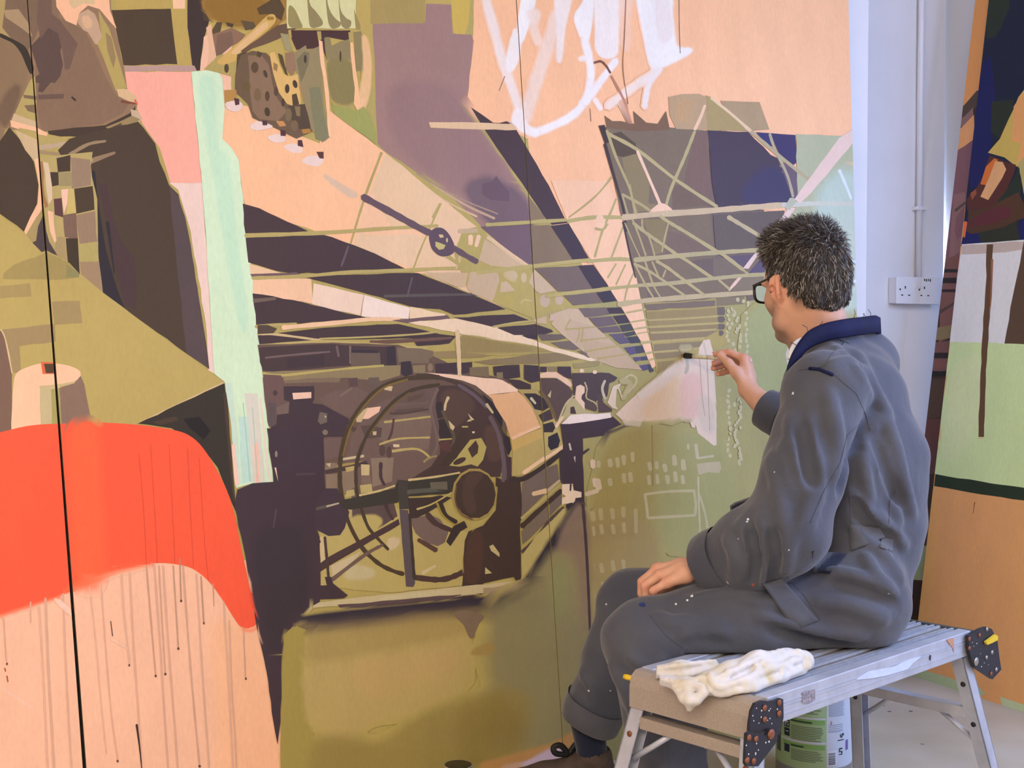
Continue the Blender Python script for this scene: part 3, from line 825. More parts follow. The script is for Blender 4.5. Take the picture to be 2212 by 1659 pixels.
MURAL_TXT += """
@painted_roof_beams
p #e6c39a 832,330 1010,475 1142,572 1130,612 1090,664 890,580 760,530 790,440
p #f2c39b 780,430 800,415 845,490 920,495 900,530 820,510 765,500
p #e7c59f 765,512 900,505 925,540 890,580 790,540
s #b3a062 6 4 824,330 790,420 765,500 752,545
s #b5a467 7 4 935,470 950,440
s #b5a263 4 4 952,440 912,530 893,580
s #6b5a60 4 4 755,532 745,560 737,572
p #48383a 524,440 560,450 640,487 666,500 640,504 530,506
p #48383a 530,512 700,508 716,512 790,540 874,580 800,585 640,592 600,586 536,567
s #645860 5 4 752,532 744,556 737,575
p #e8c49c 538,570 600,588 612,592 542,596
p #735a5c 540,592 640,588 656,598 545,601
p #f0c49e 546,604 600,600 672,602 675,656 546,634
p #ecd0b8 677,612 786,637 778,682 674,657
p #f1ddcd 787,637 886,665 882,689 780,684
p #edd0ab 886,663 960,678 968,690 884,688
p #48383a 652,598 860,590 902,590 1015,635 1092,668 1060,672 980,680 950,668 886,662 800,637
s #5c5550 6 5 830,640 960,637 1030,636
s #625860 4 3 890,600 882,630 880,640
p #463739 545,634 590,640 700,664 802,689 700,695 553,703
s #6f5f52 8 6 548,650 595,645
s #b6a566 9 7 530,509 700,503 830,494 945,488
s #b6a566 8 7 545,601 650,597 760,588 880,584 960,580 1060,580
s #b6a566 8 6 552,706 600,702 640,700
s #edc49c 10 8 610,708 720,698 800,690 862,690
p #735a5c 844,692 966,681 972,688 880,698
p #ecd2b0 882,697 985,688 1100,712 1160,738 1200,752 1280,772 1300,786 1240,772 1150,746 1000,722 900,702
p #473839 582,722 700,708 860,700 886,706 950,722 985,726 970,742 900,748 890,731 760,733 700,734
s #b8a869 4 4 690,732 800,728 900,722 950,716
s #6e5346 9 5 800,740 900,735 975,730
p #473839 556,724 600,722 690,738 700,742 560,744
s #cdb583 5 5 556,722 600,723 690,735
s #bba869 7 6 560,748 640,741 720,738 800,744 920,752
p #55453c 556,702 578,702 598,710 590,720 556,722
p #48383a 978,686 1040,682 1110,679 1150,695 1062,706
s #b8a767 5 4 1065,706 1110,698 1160,692
p #48383a 1072,708 1110,704 1156,700 1190,712 1195,717 1176,722 1110,724
p #3f3436 1126,725 1160,722 1162,734 1140,731
p #6f6055 1160,722 1210,722 1226,730 1205,735 1170,736
p #77675a 1188,740 1230,736 1262,750 1240,757 1210,752
p #77675a 1245,758 1280,757 1294,770 1270,773
s #6d5c55 8 8 1312,780 1330,783
s #6d5c55 7 7 1346,791 1356,793
p #a29059 992,720 1060,735 1150,748 1190,760 1120,762 990,761
f #958353 8 0.8 1000,730 1080,742 1150,756 1060,760 1000,758
p #968357 938,760 985,758 1060,768 1040,772 936,774
p #8c7a57 1020,782 1130,768 1200,762 1252,776 1180,784 1060,788
p #9d8d5c 1236,786 1305,776 1290,790 1240,796
@painted_ceiling_tiles
p #b4a460 972,503 1036,489 1062,520 1134,574 1152,590 1156,690 1100,668 1010,626 985,562
p #e8c3a0 940,498 985,490 996,505 985,535 962,560
s #efc7a2 12 9 1016,510 1016,528
s #ecc6a4 10 8 1034,510 1028,532
s #c3ab87 10 8 990,500 1030,498
p #cbb08c 1046,517 1132,572 1098,578 1060,574 1034,562
s #dabd96 6 5 1052,513 1100,550 1130,570
p #c6ad8c 1015,588 1060,584 1075,590 1078,606 1068,640 1062,652 1020,635 1008,622
p #cbb08c 918,588 1010,590 1004,620 985,620 930,596
c #c6b07c 1105,590 1115,605 1108,610 1090,600 1088,588
e #c9b28c 1106,594 13 10 30
e #cdb490 1131,600 6 11
p #c9b191 1082,610 1095,608 1112,628 1080,632
p #c9b191 1142,610 1152,585 1170,600 1175,625 1160,632
p #c9b191 1153,582 1172,600 1200,628 1165,635 1153,620
e #c3ab90 1177,650 11 14
e #c3ab90 1208,648 9 11
p #cdb099 1188,678 1232,670 1225,688 1186,694
p #c8ae8a 1150,690 1180,680 1180,700 1158,698
p #c9b08e 1215,665 1250,668 1300,720 1260,760 1210,720 1190,700
p #c4aa8b 1230,690 1285,705 1330,745 1300,770 1250,750 1215,715
p #c0a684 1250,730 1330,745 1390,800 1330,795 1270,770
s #b2a066 3 1232,690 1222,710 1250,712 1245,740
s #b2a066 3 1258,708 1256,740
s #b2a066 3 1220,712 1290,706
s #b2a066 3 1252,736 1330,728
s #b2a066 4 1262,760 1340,746 1360,742
s #b2a066 4 1290,775 1360,764
s #b2a066 4 1150,690 1230,664
p #b6a55d 1067,650 1108,632 1112,650 1105,665 1100,664
s #c2b175 4 1125,655 1132,648 1148,650
s #cbb684 4 990,560 1000,545 985,580
s #b2a45f 8 3 962,550 1010,585
@painted_bracket
s #67535a 15 13 783,425 850,462 912,496 938,507
c #5f4d57 927,508 937,494 955,493 970,507 981,530 980,545 968,553 950,553 934,540 928,524
p #d5bb8c 947,507 956,507 958,513 950,514
p #c2b471 940,522 950,525 962,530 958,538 948,540 940,532
e #cdb890 965,519 2 5
s #67535a 13 11 980,536 1005,552 1030,566
@painted_dark_beam
p #4a383a 1017,232 1040,247 1065,265 1078,266 1094,262 1108,268 1185,400 1219,470 1226,482 1192,486 1178,472 1140,415 1060,300
p #8a765a 1142,424 1179,472 1146,476
p #857158 1146,488 1187,486 1238,564 1151,571
p #44363c 1189,488 1228,483 1273,560 1238,564
s #b5a667 8 8 1050,486 1150,480 1240,474 1300,468
s #b8a868 9 8 1030,590 1150,575 1260,563 1330,558 1372,565
p #76645a 1154,580 1248,574 1279,625 1205,630
p #44363c 1248,574 1281,572 1314,619 1281,626
s #b8a868 8 7 1180,640 1260,630 1330,622 1380,620
p #76655b 1216,638 1287,632 1300,654 1238,660
p #40363c 1287,632 1322,627 1333,650 1302,654
p #75645c 1248,666 1308,664 1318,679 1263,686
p #46383c 1309,665 1339,664 1349,677 1316,678
p #6f5d5c 1271,687 1320,683 1332,701 1289,707
p #483a3f 1323,683 1350,680 1360,697 1335,700
p #6d5c60 1291,708 1334,704 1342,717 1302,719
p #4a4644 1337,703 1363,699 1370,713 1344,717
p #665868 1314,722 1345,720 1350,730 1326,732
p #4c4848 1345,720 1372,715 1374,722 1353,728
p #625668 1325,732 1354,729 1366,741 1339,743
p #46434a 1353,729 1376,726 1384,740 1361,742
p #5f5270 1347,751 1370,748 1376,763 1360,767
p #4b4850 1370,748 1389,746 1394,761 1374,764
p #5f5270 1366,772 1382,771 1384,778 1372,781
p #4d4a58 1382,771 1399,769 1402,777 1385,779
p #5d5170 1379,790 1397,787 1401,798 1388,801
p #4b4a52 1397,787 1407,787 1412,802 1403,805
@painted_right_tiles
p #f3c49c 1190,390 1312,390 1345,480 1366,566 1382,640 1398,720 1417,790 1408,796 1384,738 1336,655 1282,570 1226,480
s #b5a66c 9 8 1226,478 1280,470 1345,470
s #b5a66c 8 8 1268,565 1330,560 1370,562
s #b5a66c 7 7 1312,624 1350,620 1384,617
s #b5a66c 7 7 1336,660 1390,650
s #b5a26a 4 1345,350 1290,420 1228,470
s #b5a46a 5 1330,430 1318,460 1300,500 1284,555
s #b5a46a 4 1345,490 1330,530 1318,562
s #b5a46a 4 1330,570 1312,600
s #b5a46a 4 1350,572 1330,615
s #b5a46a 4 1368,590 1355,620 1348,650
c #f2c6a2 1288,468 1300,466 1306,482 1300,494 1286,490
s #b5a46a 6 4 1285,494 1302,496 1312,484
s #b9a870 4 1352,676 1395,668
s #b9a870 4 1362,696 1400,690
s #b9a870 4 1370,711 1402,706
s #b9a870 3 1376,721 1404,716
s #b9a870 6 1384,741 1410,738
s #b9a870 5 1394,764 1412,760
s #b9a870 4 1402,778 1414,775
@painted_truss_back
p #75645a 1520,283 1570,283 1650,450 1655,560 1540,604 1528,440
p #7d6b55 1297,272 1310,275 1372,282 1440,275 1530,283 1530,445 1545,560 1640,545 1655,640 1560,640 1480,655 1395,660 1382,640 1345,480 1312,330
p #8d7c56 1340,330 1380,335 1425,440 1400,455 1375,458 1352,395
p #8b7a52 1387,474 1440,474 1432,520 1418,530 1400,505
p #8d7c57 1404,520 1432,534 1425,548 1412,550
p #7a6455 1440,500 1470,505 1540,540 1470,549 1436,552 1440,520
p #7e6a58 1400,440 1402,400 1450,410 1440,445
p #77604f 1450,400 1476,402 1530,436 1530,446 1452,452
p #7b6154 1478,395 1500,285 1527,283 1533,400 1538,440
p #4a3c46 1527,282 1615,285 1664,335 1685,345 1720,440 1640,446 1548,449 1538,400
f #403a58 18 0.8 1650,370 1690,380 1700,425 1640,435 1610,420
p #3f3862 1632,286 1662,288 1669,316 1660,318
p #40365a 1664,288 1717,292 1721,350 1713,357 1682,332 1672,310
p #6b5862 1682,345 1747,387 1732,402 1714,437 1700,400
p #67594f 1540,465 1694,455 1690,480 1650,520 1640,545 1546,540
p #62535e 1568,555 1640,548 1604,582 1590,570
p #5f5063 1612,594 1652,550 1652,594
p #7a6a58 1540,560 1562,556 1600,590 1560,600 1540,598
p #6f5d54 1482,566 1540,558 1540,596 1510,580
p #74635a 1392,620 1420,640 1400,643
p #84745c 1590,600 1650,596 1655,632 1580,632
p #b0b08c 1719,290 1860,296 1862,640 1650,645 1650,590 1660,540 1722,440
f #b7c6b4 30 0.9 1780,420 1850,400 1870,640 1760,640
p #b99b73 1443,210 1470,204 1510,203 1524,210 1528,280 1460,279 1446,250
f #c39b6a 8 0.6 1460,225 1490,220 1485,255 1465,260
p #ad926c 1555,218 1600,220 1640,221 1661,280 1615,284 1585,262
p #aa9460 1523,206 1535,210 1622,284 1527,282
p #7d5f45 1305,250 1322,262 1340,262 1370,268 1367,240 1395,265 1420,268 1438,240 1446,280 1380,284 1310,277
p #453532 1292,272 1305,270 1312,290 1318,306 1306,312
p #5b4b38 1318,290 1340,285 1372,310 1375,332 1345,340 1330,336
s #473835 8 4 1306,312 1325,380 1345,450 1352,500
s #473835 5 3 1345,480 1362,560 1372,600
@painted_truss_lines
s #b9a876 8 7 1314,290 1376,324 1461,390 1548,447
s #efc7a6 6 7 1376,327 1416,420 1426,444
s #b3a370 6 5 1310,282 1330,340 1360,410 1371,462
s #edc4a0 5 7 1522,228 1512,255 1500,280
s #b5a673 7 7 1500,284 1478,340 1450,405 1438,444
s #e3c39a 5 7 1535,212 1578,246 1622,285
s #b3a27c 8 7 1622,285 1680,335 1748,390
s #b0a482 6 6 1662,290 1672,320 1700,380 1712,425
c #f0c6a2 1402,457 1412,448 1424,440 1438,442 1452,456 1430,460 1410,461
s #cbb28b 13 12 1345,470 1420,463 1500,458 1600,450 1690,443
s #c6c4b0 11 9 1690,443 1760,440 1840,440 1860,438
p #e3c4b1 1811,299 1842,279 1846,303 1753,415 1727,440 1715,431 1740,395
p #e3c5b4 1702,449 1717,450 1697,480 1658,524 1616,581 1604,580 1650,520
s #b5b49a 16 14 1712,432 1700,450
s #e9c3a6 7 5 1600,597 1587,612 1574,627
s #b5a678 10 9 1370,562 1460,553 1560,545 1650,540
s #b5a678 8 8 1375,617 1450,612 1530,603 1600,596 1650,593
s #bfab80 11 10 1335,658 1400,649 1500,641 1640,631
s #b3a270 6 1343,420 1382,441 1404,456
s #b3a270 4 1343,420 1355,462
s #b3a270 5 1359,400 1364,425 1374,462
s #b7a674 7 8 1425,467 1447,482 1484,504 1540,539 1566,554 1604,583
s #b7a674 7 7 1367,482 1398,506 1431,529 1464,552 1484,564 1538,601
s #b3a270 4 1443,482 1436,510 1429,545
s #b3a270 4 1386,474 1388,494 1402,515 1413,552
s #b3a270 4 1365,474 1378,506 1394,552
s #b3a270 3 1349,482 1365,520 1382,556
s #b7a674 7 6 1417,564 1443,580 1476,605 1521,638
s #b7a674 6 5 1369,570 1398,584 1427,603 1480,640
s #b3a270 4 1371,572 1392,613 1410,642
s #b3a270 4 1392,564 1410,615 1425,642
s #b3a270 4 1408,566 1423,601
s #b3a270 4 1437,584 1431,599
s #b7a674 5 1552,605 1575,625
s #bba980 9 8 1572,469 1607,490 1650,516
s #b3a270 5 1604,583 1620,594 1650,594
s #d6dbe2 7 5 1812,368 1824,395 1838,430
s #d3dbe6 6 6 1820,570 1860,562
s #d3dbe6 7 6 1815,622 1862,600
@painted_blind_slats
p #ab9858 1393,656 1562,645 1574,742 1500,775 1440,804 1417,804 1406,740
p #7b6957 1392,658 1470,654 1544,649 1544,661 1470,666 1396,671
p #857558 1546,644 1607,640 1607,656 1546,662
p #716256 1612,638 1627,637 1628,648 1613,650
p #998455 1396,674 1470,670 1548,665 1549,682 1470,687 1400,691
p #9a8657 1400,694 1550,686 1550,697 1400,705
p #937e55 1402,709 1551,701 1552,711 1403,717
p #8f7a58 1404,720 1550,714 1525,728 1407,736
p #8d7a58 1411,744 1518,737 1509,753 1411,759
p #8d7953 1413,763 1470,759 1475,770 1415,776
p #937f4f 1419,782 1462,778 1436,800 1419,805
p #6f6155 1548,664 1563,663 1566,672 1564,681 1549,681
p #6f6155 1549,684 1562,683 1566,690 1562,697 1550,697
p #6f6155 1550,700 1563,700 1566,706 1562,712 1551,712
p #6f6155 1552,714 1560,714 1563,720 1558,726 1552,725
s #b5a166 4 1400,692 1480,688 1550,683
s #b5a166 4 1402,707 1480,702 1552,698
s #b5a166 4 1404,719 1480,716 1545,712
s #b5a166 5 1408,740 1470,734 1520,731
s #b5a166 4 1412,761 1470,756 1510,752
@painted_mill_wall
p #6a564a 556,745 720,740 860,745 936,770 1000,800 1100,820 1090,1020 900,1060 700,1070 600,1040 575,860
p #4a3a3a 559,751 640,746 721,743 820,749 855,749 855,790 836,792 756,790 680,796 615,801 568,801 561,782
p #423538 620,775 700,765 700,790 620,796
s #74605e 4 573,773 640,766 712,760
s #6f5d58 6 727,748 731,770
s #7d6c60 4 756,748 756,785
p #6b5c50 756,762 820,762 822,788 758,791
p #3d3338 758,755 815,757 815,763 758,762
p #7a6a56 857,751 910,753 936,759 934,772 926,774 926,785 861,783
p #3b3238 834,749 852,747 857,790 836,789
p #3b3238 865,782 887,780 891,808 875,814 866,808
p #8a7a5c 891,790 918,788 918,806 893,806
e #8d7660 929,794 6 9
p #473a36 939,788 986,784 986,807 941,807
s #7d7255 8 972,796 972,808
p #8f7f5c 568,803 684,799 762,793 828,790 865,789 863,811 824,823 746,816 615,823
p #7d6c56 612,822 720,815 735,818 732,826 615,828
s #b7a763 5 5 567,806 606,811 684,803 762,795 828,790
p #6d5550 567,817 571,809 606,811 612,818 612,868 597,882 595,917 590,922 580,921 577,911
p #5e5050 577,870 595,870 595,918 588,923 580,920
p #75625a 597,880 624,868 622,893 598,896
e #4a3c3c 594,849 5 6
p #44363c 612,835 678,834 679,845 678,864 674,871 697,874 754,905 752,919 742,944 703,944 695,948 700,1045 590,1045 584,923 596,917 598,896 623,893 625,868 613,864
p #ecc4ab 631,849 672,847 672,860 633,863
p #705b52 690,860 720,845 770,836 800,850 770,905 740,895 700,872
s #7d6a5c 5 4 735,855 750,845 760,838
p #6f6358 690,890 706,893 706,912 692,917 686,910
p #cdb890 700,897 705,900 702,903
e #7d7060 702,934 6 6
p #5a4844 751,817 772,816 773,835 754,837
p #67584e 795,816 818,815 820,833 795,835
p #6f5a54 696,950 735,945 735,985 700,995
s #54433f 10 8 750,920 778,935
@painted_machine_back
p #6f5b52 745,1000 760,940 800,880 860,850 935,835 950,900 945,980 930,1010 880,1040 840,1070 760,1080
p #67544c 850,850 935,838 920,868 850,872
p #6b574e 835,880 925,872 922,890 845,894
p #5d4c44 855,885 915,880 918,888 850,893
p #5e4b40 880,858 915,850 905,862 880,868
p #78655a 810,905 935,910 940,950 840,960 800,940
f #7a665a 8 850,905 935,900 940,960 860,965
p #5c4a44 778,920 800,918 825,925 822,945 790,948
p #c9b791 805,932 813,932 812,940 805,940
p #efc2a6 790,882 822,878 818,890 795,905 780,905
p #c6b184 768,905 785,885 795,880 780,912 770,912
p #cdb48d 825,832 848,835 845,845 830,842
s #b5a264 5 4 830,912 880,906 930,900
s #b9a668 5 4 820,960 860,948 930,945
s #b9a668 6 4 845,975 900,970 930,990
p #dcc6a0 848,960 862,960 862,966 850,966
s #c6b590 6 5 740,992 785,985
s #a58c50 6 5 703,1012 750,1003 790,998
p #85725f 702,1000 727,1000 727,1015 702,1018
p #c3b088 704,1002 714,1000 712,1010
p #4b3a3a 700,1016 760,1004 790,995 795,1002 740,1018 702,1024
p #8a7762 703,1025 728,1023 728,1055 704,1055
p #8a7762 738,1018 763,1015 766,1052 742,1068
p #b8a468 745,1010 765,1006 764,1016 748,1020
p #c9b483 779,1003 798,1004 797,1027 780,1027
p #8a7765 800,990 850,988 846,1040 804,1052
p #7d6a5c 780,1028 800,1028 802,1044 780,1046
p #b9a96e 777,1048 802,1045 804,1062 779,1066
p #b9a96e 748,1060 764,1057 766,1070 744,1076
s #4a383a 8 6 822,1000 822,1030 830,1048
s #54403c 5 5 850,905 845,935 838,950
e #5a4540 825,973 7 13
e #5a4540 840,977 6 13
s #54433c 5 4 842,893 870,893 925,884
@painted_drum
p #4b3a35 880,1040 930,1008 950,980 948,900 935,843 953,833 1002,833 1043,860 1076,897 1086,946 1084,1000 1080,1030 1043,1030 961,1030
f #5b463c 10 0.8 960,850 1000,850 1020,880 980,920 955,900
f #5e463c 10 0.8 1050,930 1080,930 1082,980 1060,990
p #3c3232 936,870 955,868 958,900 945,905
p #3a3030 940,908 960,905 975,945 950,950
p #6a5550 915,838 945,836 940,880 948,920 945,960 935,990 925,980 932,920 925,870
s #75635a 6 5 945,840 930,880 938,920 944,960 930,990
s #9c8a5e 5 4 915,998 925,990 942,985
s #cbb88a 6 5 968,858 962,872 960,886
s #5f5240 7 6 955,888 970,920 980,945 970,985
p #cdbb90 1010,893 1024,907 1017,908
p #cdbb90 1007,911 1018,910 1014,905
p #cdbb90 968,908 982,922 978,930 972,925
p #e6d2a8 1019,932 1025,932 1024,936 1020,936
p #b5a660 1015,950 1039,946 1050,966 1043,993 1031,1008 1017,1003 992,1008 970,1006 998,972
p #4b3a33 1010,970 1027,951 1033,964 1031,979 1019,989
e #4b3a33 992,996 15 6 -25
s #b5a562 4 3 948,950 975,948
p #46382f 948,1005 985,950 998,925 1010,925 1005,960 985,990 960,1008
s #bba968 4 3 998,922 1010,922
p #5c3d3a 945,955 970,952 975,975 955,975
s #4d3e35 10 9 900,812 945,815 976,823 1023,847 1060,884 1082,930 1092,987 1092,1045
s #675760 8 7 990,832 1025,855 1050,880
s #67585e 9 9 1058,900 1075,935 1084,975 1090,1025 1086,1040
p #342c30 1040,850 1062,868 1085,905 1084,925 1065,895
s #c3b189 6 5 1050,873 1064,892
p #3a2f33 1086,935 1100,945 1104,970 1098,985 1088,960
p #6b5c35 1083,918 1096,940 1092,942 1084,928
p #4b373c 1092,985 1104,988 1104,1030 1094,1032
@painted_drum_shell
p #f2cfb2 918,805 961,808 994,811 1070,818 1084,821 1118,841 1117,846 1052,853 1027,833 998,822 961,815
p #e4b384 1052,853 1117,846 1130,856 1150,884 1160,905 1165,922 1125,938 1103,948 1091,913 1070,880 1062,862
p #cbab66 1103,950 1168,926 1171,945 1111,975 1107,975
p #b8a466 1107,975 1171,945 1173,986 1172,991 1142,1014 1128,1026 1105,1029
s #efc49e 7 6 1106,947 1130,936 1166,921
s #dcbf9a 4 3 1170,870 1164,900
s #ecc7a0 9 9 1130,1022 1174,991 1218,963
p #b09c60 1118,843 1160,840 1172,900 1168,925 1150,884 1130,856
p #bba868 1165,900 1200,905 1215,960 1174,988
p #473838 1093,819 1121,821 1146,831 1146,841 1115,840
p #3c3234 1130,850 1156,850 1173,860 1185,880 1172,888 1154,884 1146,870
s #c9bd9a 6 4 1146,860 1156,872
p #4b3b3c 1162,897 1187,884 1194,905 1171,913
p #3d3436 1171,917 1193,911 1199,923 1193,934 1173,934
p #352f38 1183,944 1203,934 1209,952 1205,966 1189,973 1183,964
c #e9c3a3 1164,810 1187,802 1207,804 1228,821 1237,832 1228,834 1203,817 1166,816
p #5b4841 1166,817 1201,817 1228,835 1237,847 1226,874 1216,897 1203,907 1187,880 1168,852
p #c3b78a 1182,855 1190,843 1188,860
s #6f5c3d 7 5 1166,845 1187,874 1201,909
p #46383b 1064,792 1121,788 1123,815 1091,819 1066,811
p #857558 1072,805 1085,804 1086,818 1072,817
p #46383b 1131,788 1162,790 1165,823 1146,827 1131,819
p #46383b 1166,792 1181,792 1181,804 1166,804
p #46383b 1203,792 1232,792 1234,819 1220,815 1203,804
p #8a7a5a 1183,792 1201,792 1201,803 1184,803
p #46383b 994,784 1019,782 1019,794 1011,806 996,808
p #7d6c52 1013,794 1054,792 1056,815 1015,812
p #46383b 939,786 986,783 986,807 941,807
s #d9bf97 10 8 987,715 990,761 992,812
@painted_workbench_people
p #4f3f3c 1234,817 1235,806 1261,806 1298,805 1315,806 1333,816 1327,823 1315,828 1311,856 1288,864 1284,880 1262,880 1240,870 1235,827
p #e6c6a8 1241,858 1244,835 1253,831 1262,836 1262,848 1256,854 1255,862 1262,870 1262,886 1250,886 1241,872
p #b9ab7c 1220,884 1227,864 1241,860 1262,886 1287,893 1231,898 1207,914
s #c3b58a 4 3 1205,912 1222,872 1240,855
p #4b3a38 1231,880 1239,878 1244,894 1231,894
s #b9ab7c 3 3 1262,826 1267,840 1266,860 1284,870 1290,884
p #5a4840 1262,870 1270,864 1286,874 1290,882 1286,889 1264,882
p #574440 1290,856 1296,851 1303,870 1321,884 1321,889 1292,891
s #c3b694 5 6 1306,822 1300,840 1306,862
p #d9c2a8 1311,870 1323,835 1344,826 1331,843 1329,876 1334,885 1322,882
e #e9c9aa 1256,801 5 4
e #e9c9aa 1284,804 5 4
s #c2b488 4 1347,819 1362,810 1374,817 1372,831 1358,846
b #b8aa80 14 10 0.7 1342,822 1360,830 1345,860
s #d3c4a4 4 2 1334,835 1342,858
p #44353a 1209,916 1260,910 1296,906 1323,900 1346,921 1343,936 1294,942 1258,947 1260,1040 1266,1150 1258,1152 1246,1104 1232,1098 1213,1046 1215,960
p #f0ddd0 1212,916 1231,897 1317,892 1320,902 1292,907 1229,916
s #e9caa8 7 5 1200,922 1215,900
s #44353a 6 4 1257,980 1271,970
s #cfc0b0 4 4 1229,958 1232,972
p #cdbcb0 1238,988 1242,985 1242,1000
p #473a3c 1207,975 1214,972 1216,1046 1209,1040
@painted_cloth
f #a0a26c 22 0.8 1622,690 1700,660 1720,760 1690,860 1630,840
f #9c8a4c 25 0.7 1330,950 1450,960 1420,1120 1290,1130
f #9d9a62 25 0.7 1440,960 1560,980 1560,1160 1440,1160
f #a18a5a 25 0.7 1280,1120 1400,1150 1400,1250 1300,1290
s #8f7c48 3 1407,900 1408,980 1409,1050
p #dcc3aa 1329,895 1384,843 1474,772 1487,770 1507,770 1509,751 1519,735 1532,733 1539,760 1543,823 1547,915 1547,961 1541,963 1507,936 1501,917 1501,925 1493,923 1485,897 1481,915 1472,901 1446,905 1384,911 1347,911
f #dcbd98 16 0.9 1400,870 1460,820 1472,890 1400,900
f #d8af9c 14 0.9 1478,820 1510,820 1508,890 1476,892
f #d9c9b8 10 0.8 1380,855 1440,805 1470,785 1420,840
f #cdb9a2 8 0.8 1512,860 1535,870 1538,930 1515,920
b #9c9a88 10 8 0.7 1480,772 1484,790 1480,806
s #b59f86 2 1510,775 1516,860 1522,900
s #b59f86 2 1526,775 1529,850 1532,930
s #c9b8a0 5 4 1519,740 1525,770
b #b5a87c 20 16 0.7 1470,752 1490,750
b #d9c6b0 18 14 0.6 1350,912 1380,916
p #c6baa6 1702,745 1712,752 1710,780 1700,788 1696,765
@painted_chalk_marks
s #d6bd9c 12 10 1279,995 1280,1010
s #d6bd9c 10 10 1283,1035 1285,1050
s #cfb896 10 12 1290,1036 1293,1056
s #cdb794 9 10 1264,1068 1290,1060
s #b7aa7e 9 1292,997 1292,1008
s #b7aa7e 10 1316,993 1318,1007
s #b7aa7e 9 1332,990 1334,1008
s #b7aa7e 9 1346,985 1347,1003
s #b7aa7e 8 1365,978 1366,996
s #b5a87c 9 1401,1000 1404,1015
s #b5a87c 8 1417,998 1418,1012
s #b9ae84 9 1434,1004 1437,1018
s #b9ae84 10 1455,985 1457,1004
s #b9ae84 10 1474,994 1476,1014
s #b5a87c 9 1316,1035 1318,1048
s #b5a87c 9 1346,1024 1348,1042
s #b5a87c 9 1360,1022 1362,1040
s #b5a87c 8 1400,1028 1402,1046
s #b5a87c 8 1418,1026 1420,1044
s #b9ae84 9 1440,1028 1442,1044
s #b9ae84 9 1457,1020 1459,1040
s #b9ae84 8 1473,1028 1475,1044
s #b2a274 9 1279,1106 1281,1124
s #b2a274 9 1296,1100 1298,1122
s #b2a274 9 1321,1100 1323,1120
s #b2a274 9 1345,1096 1346,1116
s #b2a274 8 1280,1138 1281,1156
s #b2a274 8 1297,1134 1300,1152
s #b2a274 8 1322,1134 1325,1152
s #b2a274 8 1346,1130 1348,1150
s #b2a274 8 1372,1100 1373,1150
s #b2a47c 8 1278,1216 1280,1234
s #b2a47c 8 1297,1218 1300,1236
s #b2a47c 8 1322,1212 1325,1232
s #b2a47c 8 1345,1210 1347,1228
s #b2a47c 7 1278,1262 1280,1280
s #b2a47c 7 1300,1258 1302,1276
s #b9ad82 6 1392,1068 1440,1062 1498,1060
s #b9ad82 6 1498,1060 1502,1090 1500,1113
s #b9ad82 6 1392,1068 1396,1095 1398,1119
s #b9ad82 6 1398,1119 1450,1116 1500,1113
s #bcb08a 7 1502,960 1506,990
s #bcb08a 5 1506,990 1540,985
p #b9a983 1504,1002 1554,997 1557,1012 1552,1022 1530,1020 1508,1026
s #bcb08a 4 1507,1030 1509,1100 1512,1170
s #b9ad82 5 1510,1070 1522,1110 1530,1160
s #b9ad82 6 1485,960 1486,970
@painted_machine_front
p #b9a867 688,1130 702,1058 760,1090 880,1100 1010,1150 1012,1240 1002,1264 840,1280 690,1268
p #cdb98a 690,1160 700,1158 704,1210 690,1215
p #c9b894 715,1222 780,1190 770,1205 718,1248
f #c4b78c 8 760,1225 800,1230 800,1245 750,1248
f #cdbb95 5 840,1165 860,1165 855,1180 840,1185
s #cbbb90 8 5 912,1238 940,1222
p #75625a 882,1120 930,1112 950,1122 968,1150 960,1172 945,1180 920,1172 897,1152
p #5b4b48 760,1098 850,1085 858,1115 820,1140 785,1140 760,1120
f #b9a867 6 765,1118 810,1115 822,1130 790,1150 765,1140
s #4a3833 9 6 832,1088 838,1105 848,1122
s #4b3d2b 9 9 948,814 885,817 832,831 795,860 766,897 748,935 736,983 734,1040 740,1082 752,1127 772,1168 791,1194 820,1219 848,1233 871,1240
s #7d6630 4 3 880,820 832,836 798,864 770,900 752,938 740,985
s #483c2c 8 7 948,831 889,843 848,870 820,901 795,935 779,970 769,1007 770,1061 781,1102 795,1139 816,1164 838,1187
s #6e5a2c 3 3 885,848 850,874 822,905 798,938
s #4f3b35 12 12 893,1247 940,1252 968,1249 1000,1236
p #453740 701,1055 727,1055 744,1082 754,1107 744,1141 734,1156 709,1158 684,1145 678,1127 684,1080
p #3d3830 731,1081 777,1072 852,1055 858,1038 879,1039 950,1031 990,1024 995,1065 950,1068 879,1072 857,1086 756,1101 740,1098
p #46403a 858,1036 879,1038 882,1100 862,1100
s #c9b67e 5 4 776,1070 820,1060 852,1049
s #cbb780 5 4 882,1037 940,1030 992,1021
p #59584e 879,1058 930,1054 950,1060 960,1060 879,1068
p #6b6454 928,1042 965,1040 966,1058 930,1056
s #5d564e 8 6 631,1110 670,1102 705,1094
s #b3a88a 4 705,1094 731,1087
p #4a3836 688,1219 709,1203 860,1121 863,1133 713,1221 690,1236
s #6e5a50 9 7 717,1252 787,1199 826,1177
s #4a3a3a 6 701,1160 707,1225 709,1246
p #43343a 701,1246 715,1246 719,1260 751,1286 742,1292 670,1296 684,1265 705,1264
s #473a3c 7 5 688,1168 690,1172
p #5c5054 862,1100 881,1102 883,1124 896,1260 892,1268 876,1267
s #40382f 6 7 884,1110 889,1180 894,1250
p #40332f 880,1076 930,1074 950,1070 975,1075 940,1097 900,1119 884,1120
s #bfae6c 4 3 900,1100 925,1092 945,1082 975,1064
s #4a3733 12 10 922,1110 941,1131 976,1146
s #a08a35 5 5 943,1087 959,1115 984,1132
s #3d322e 9 8 950,1084 962,1112 985,1128
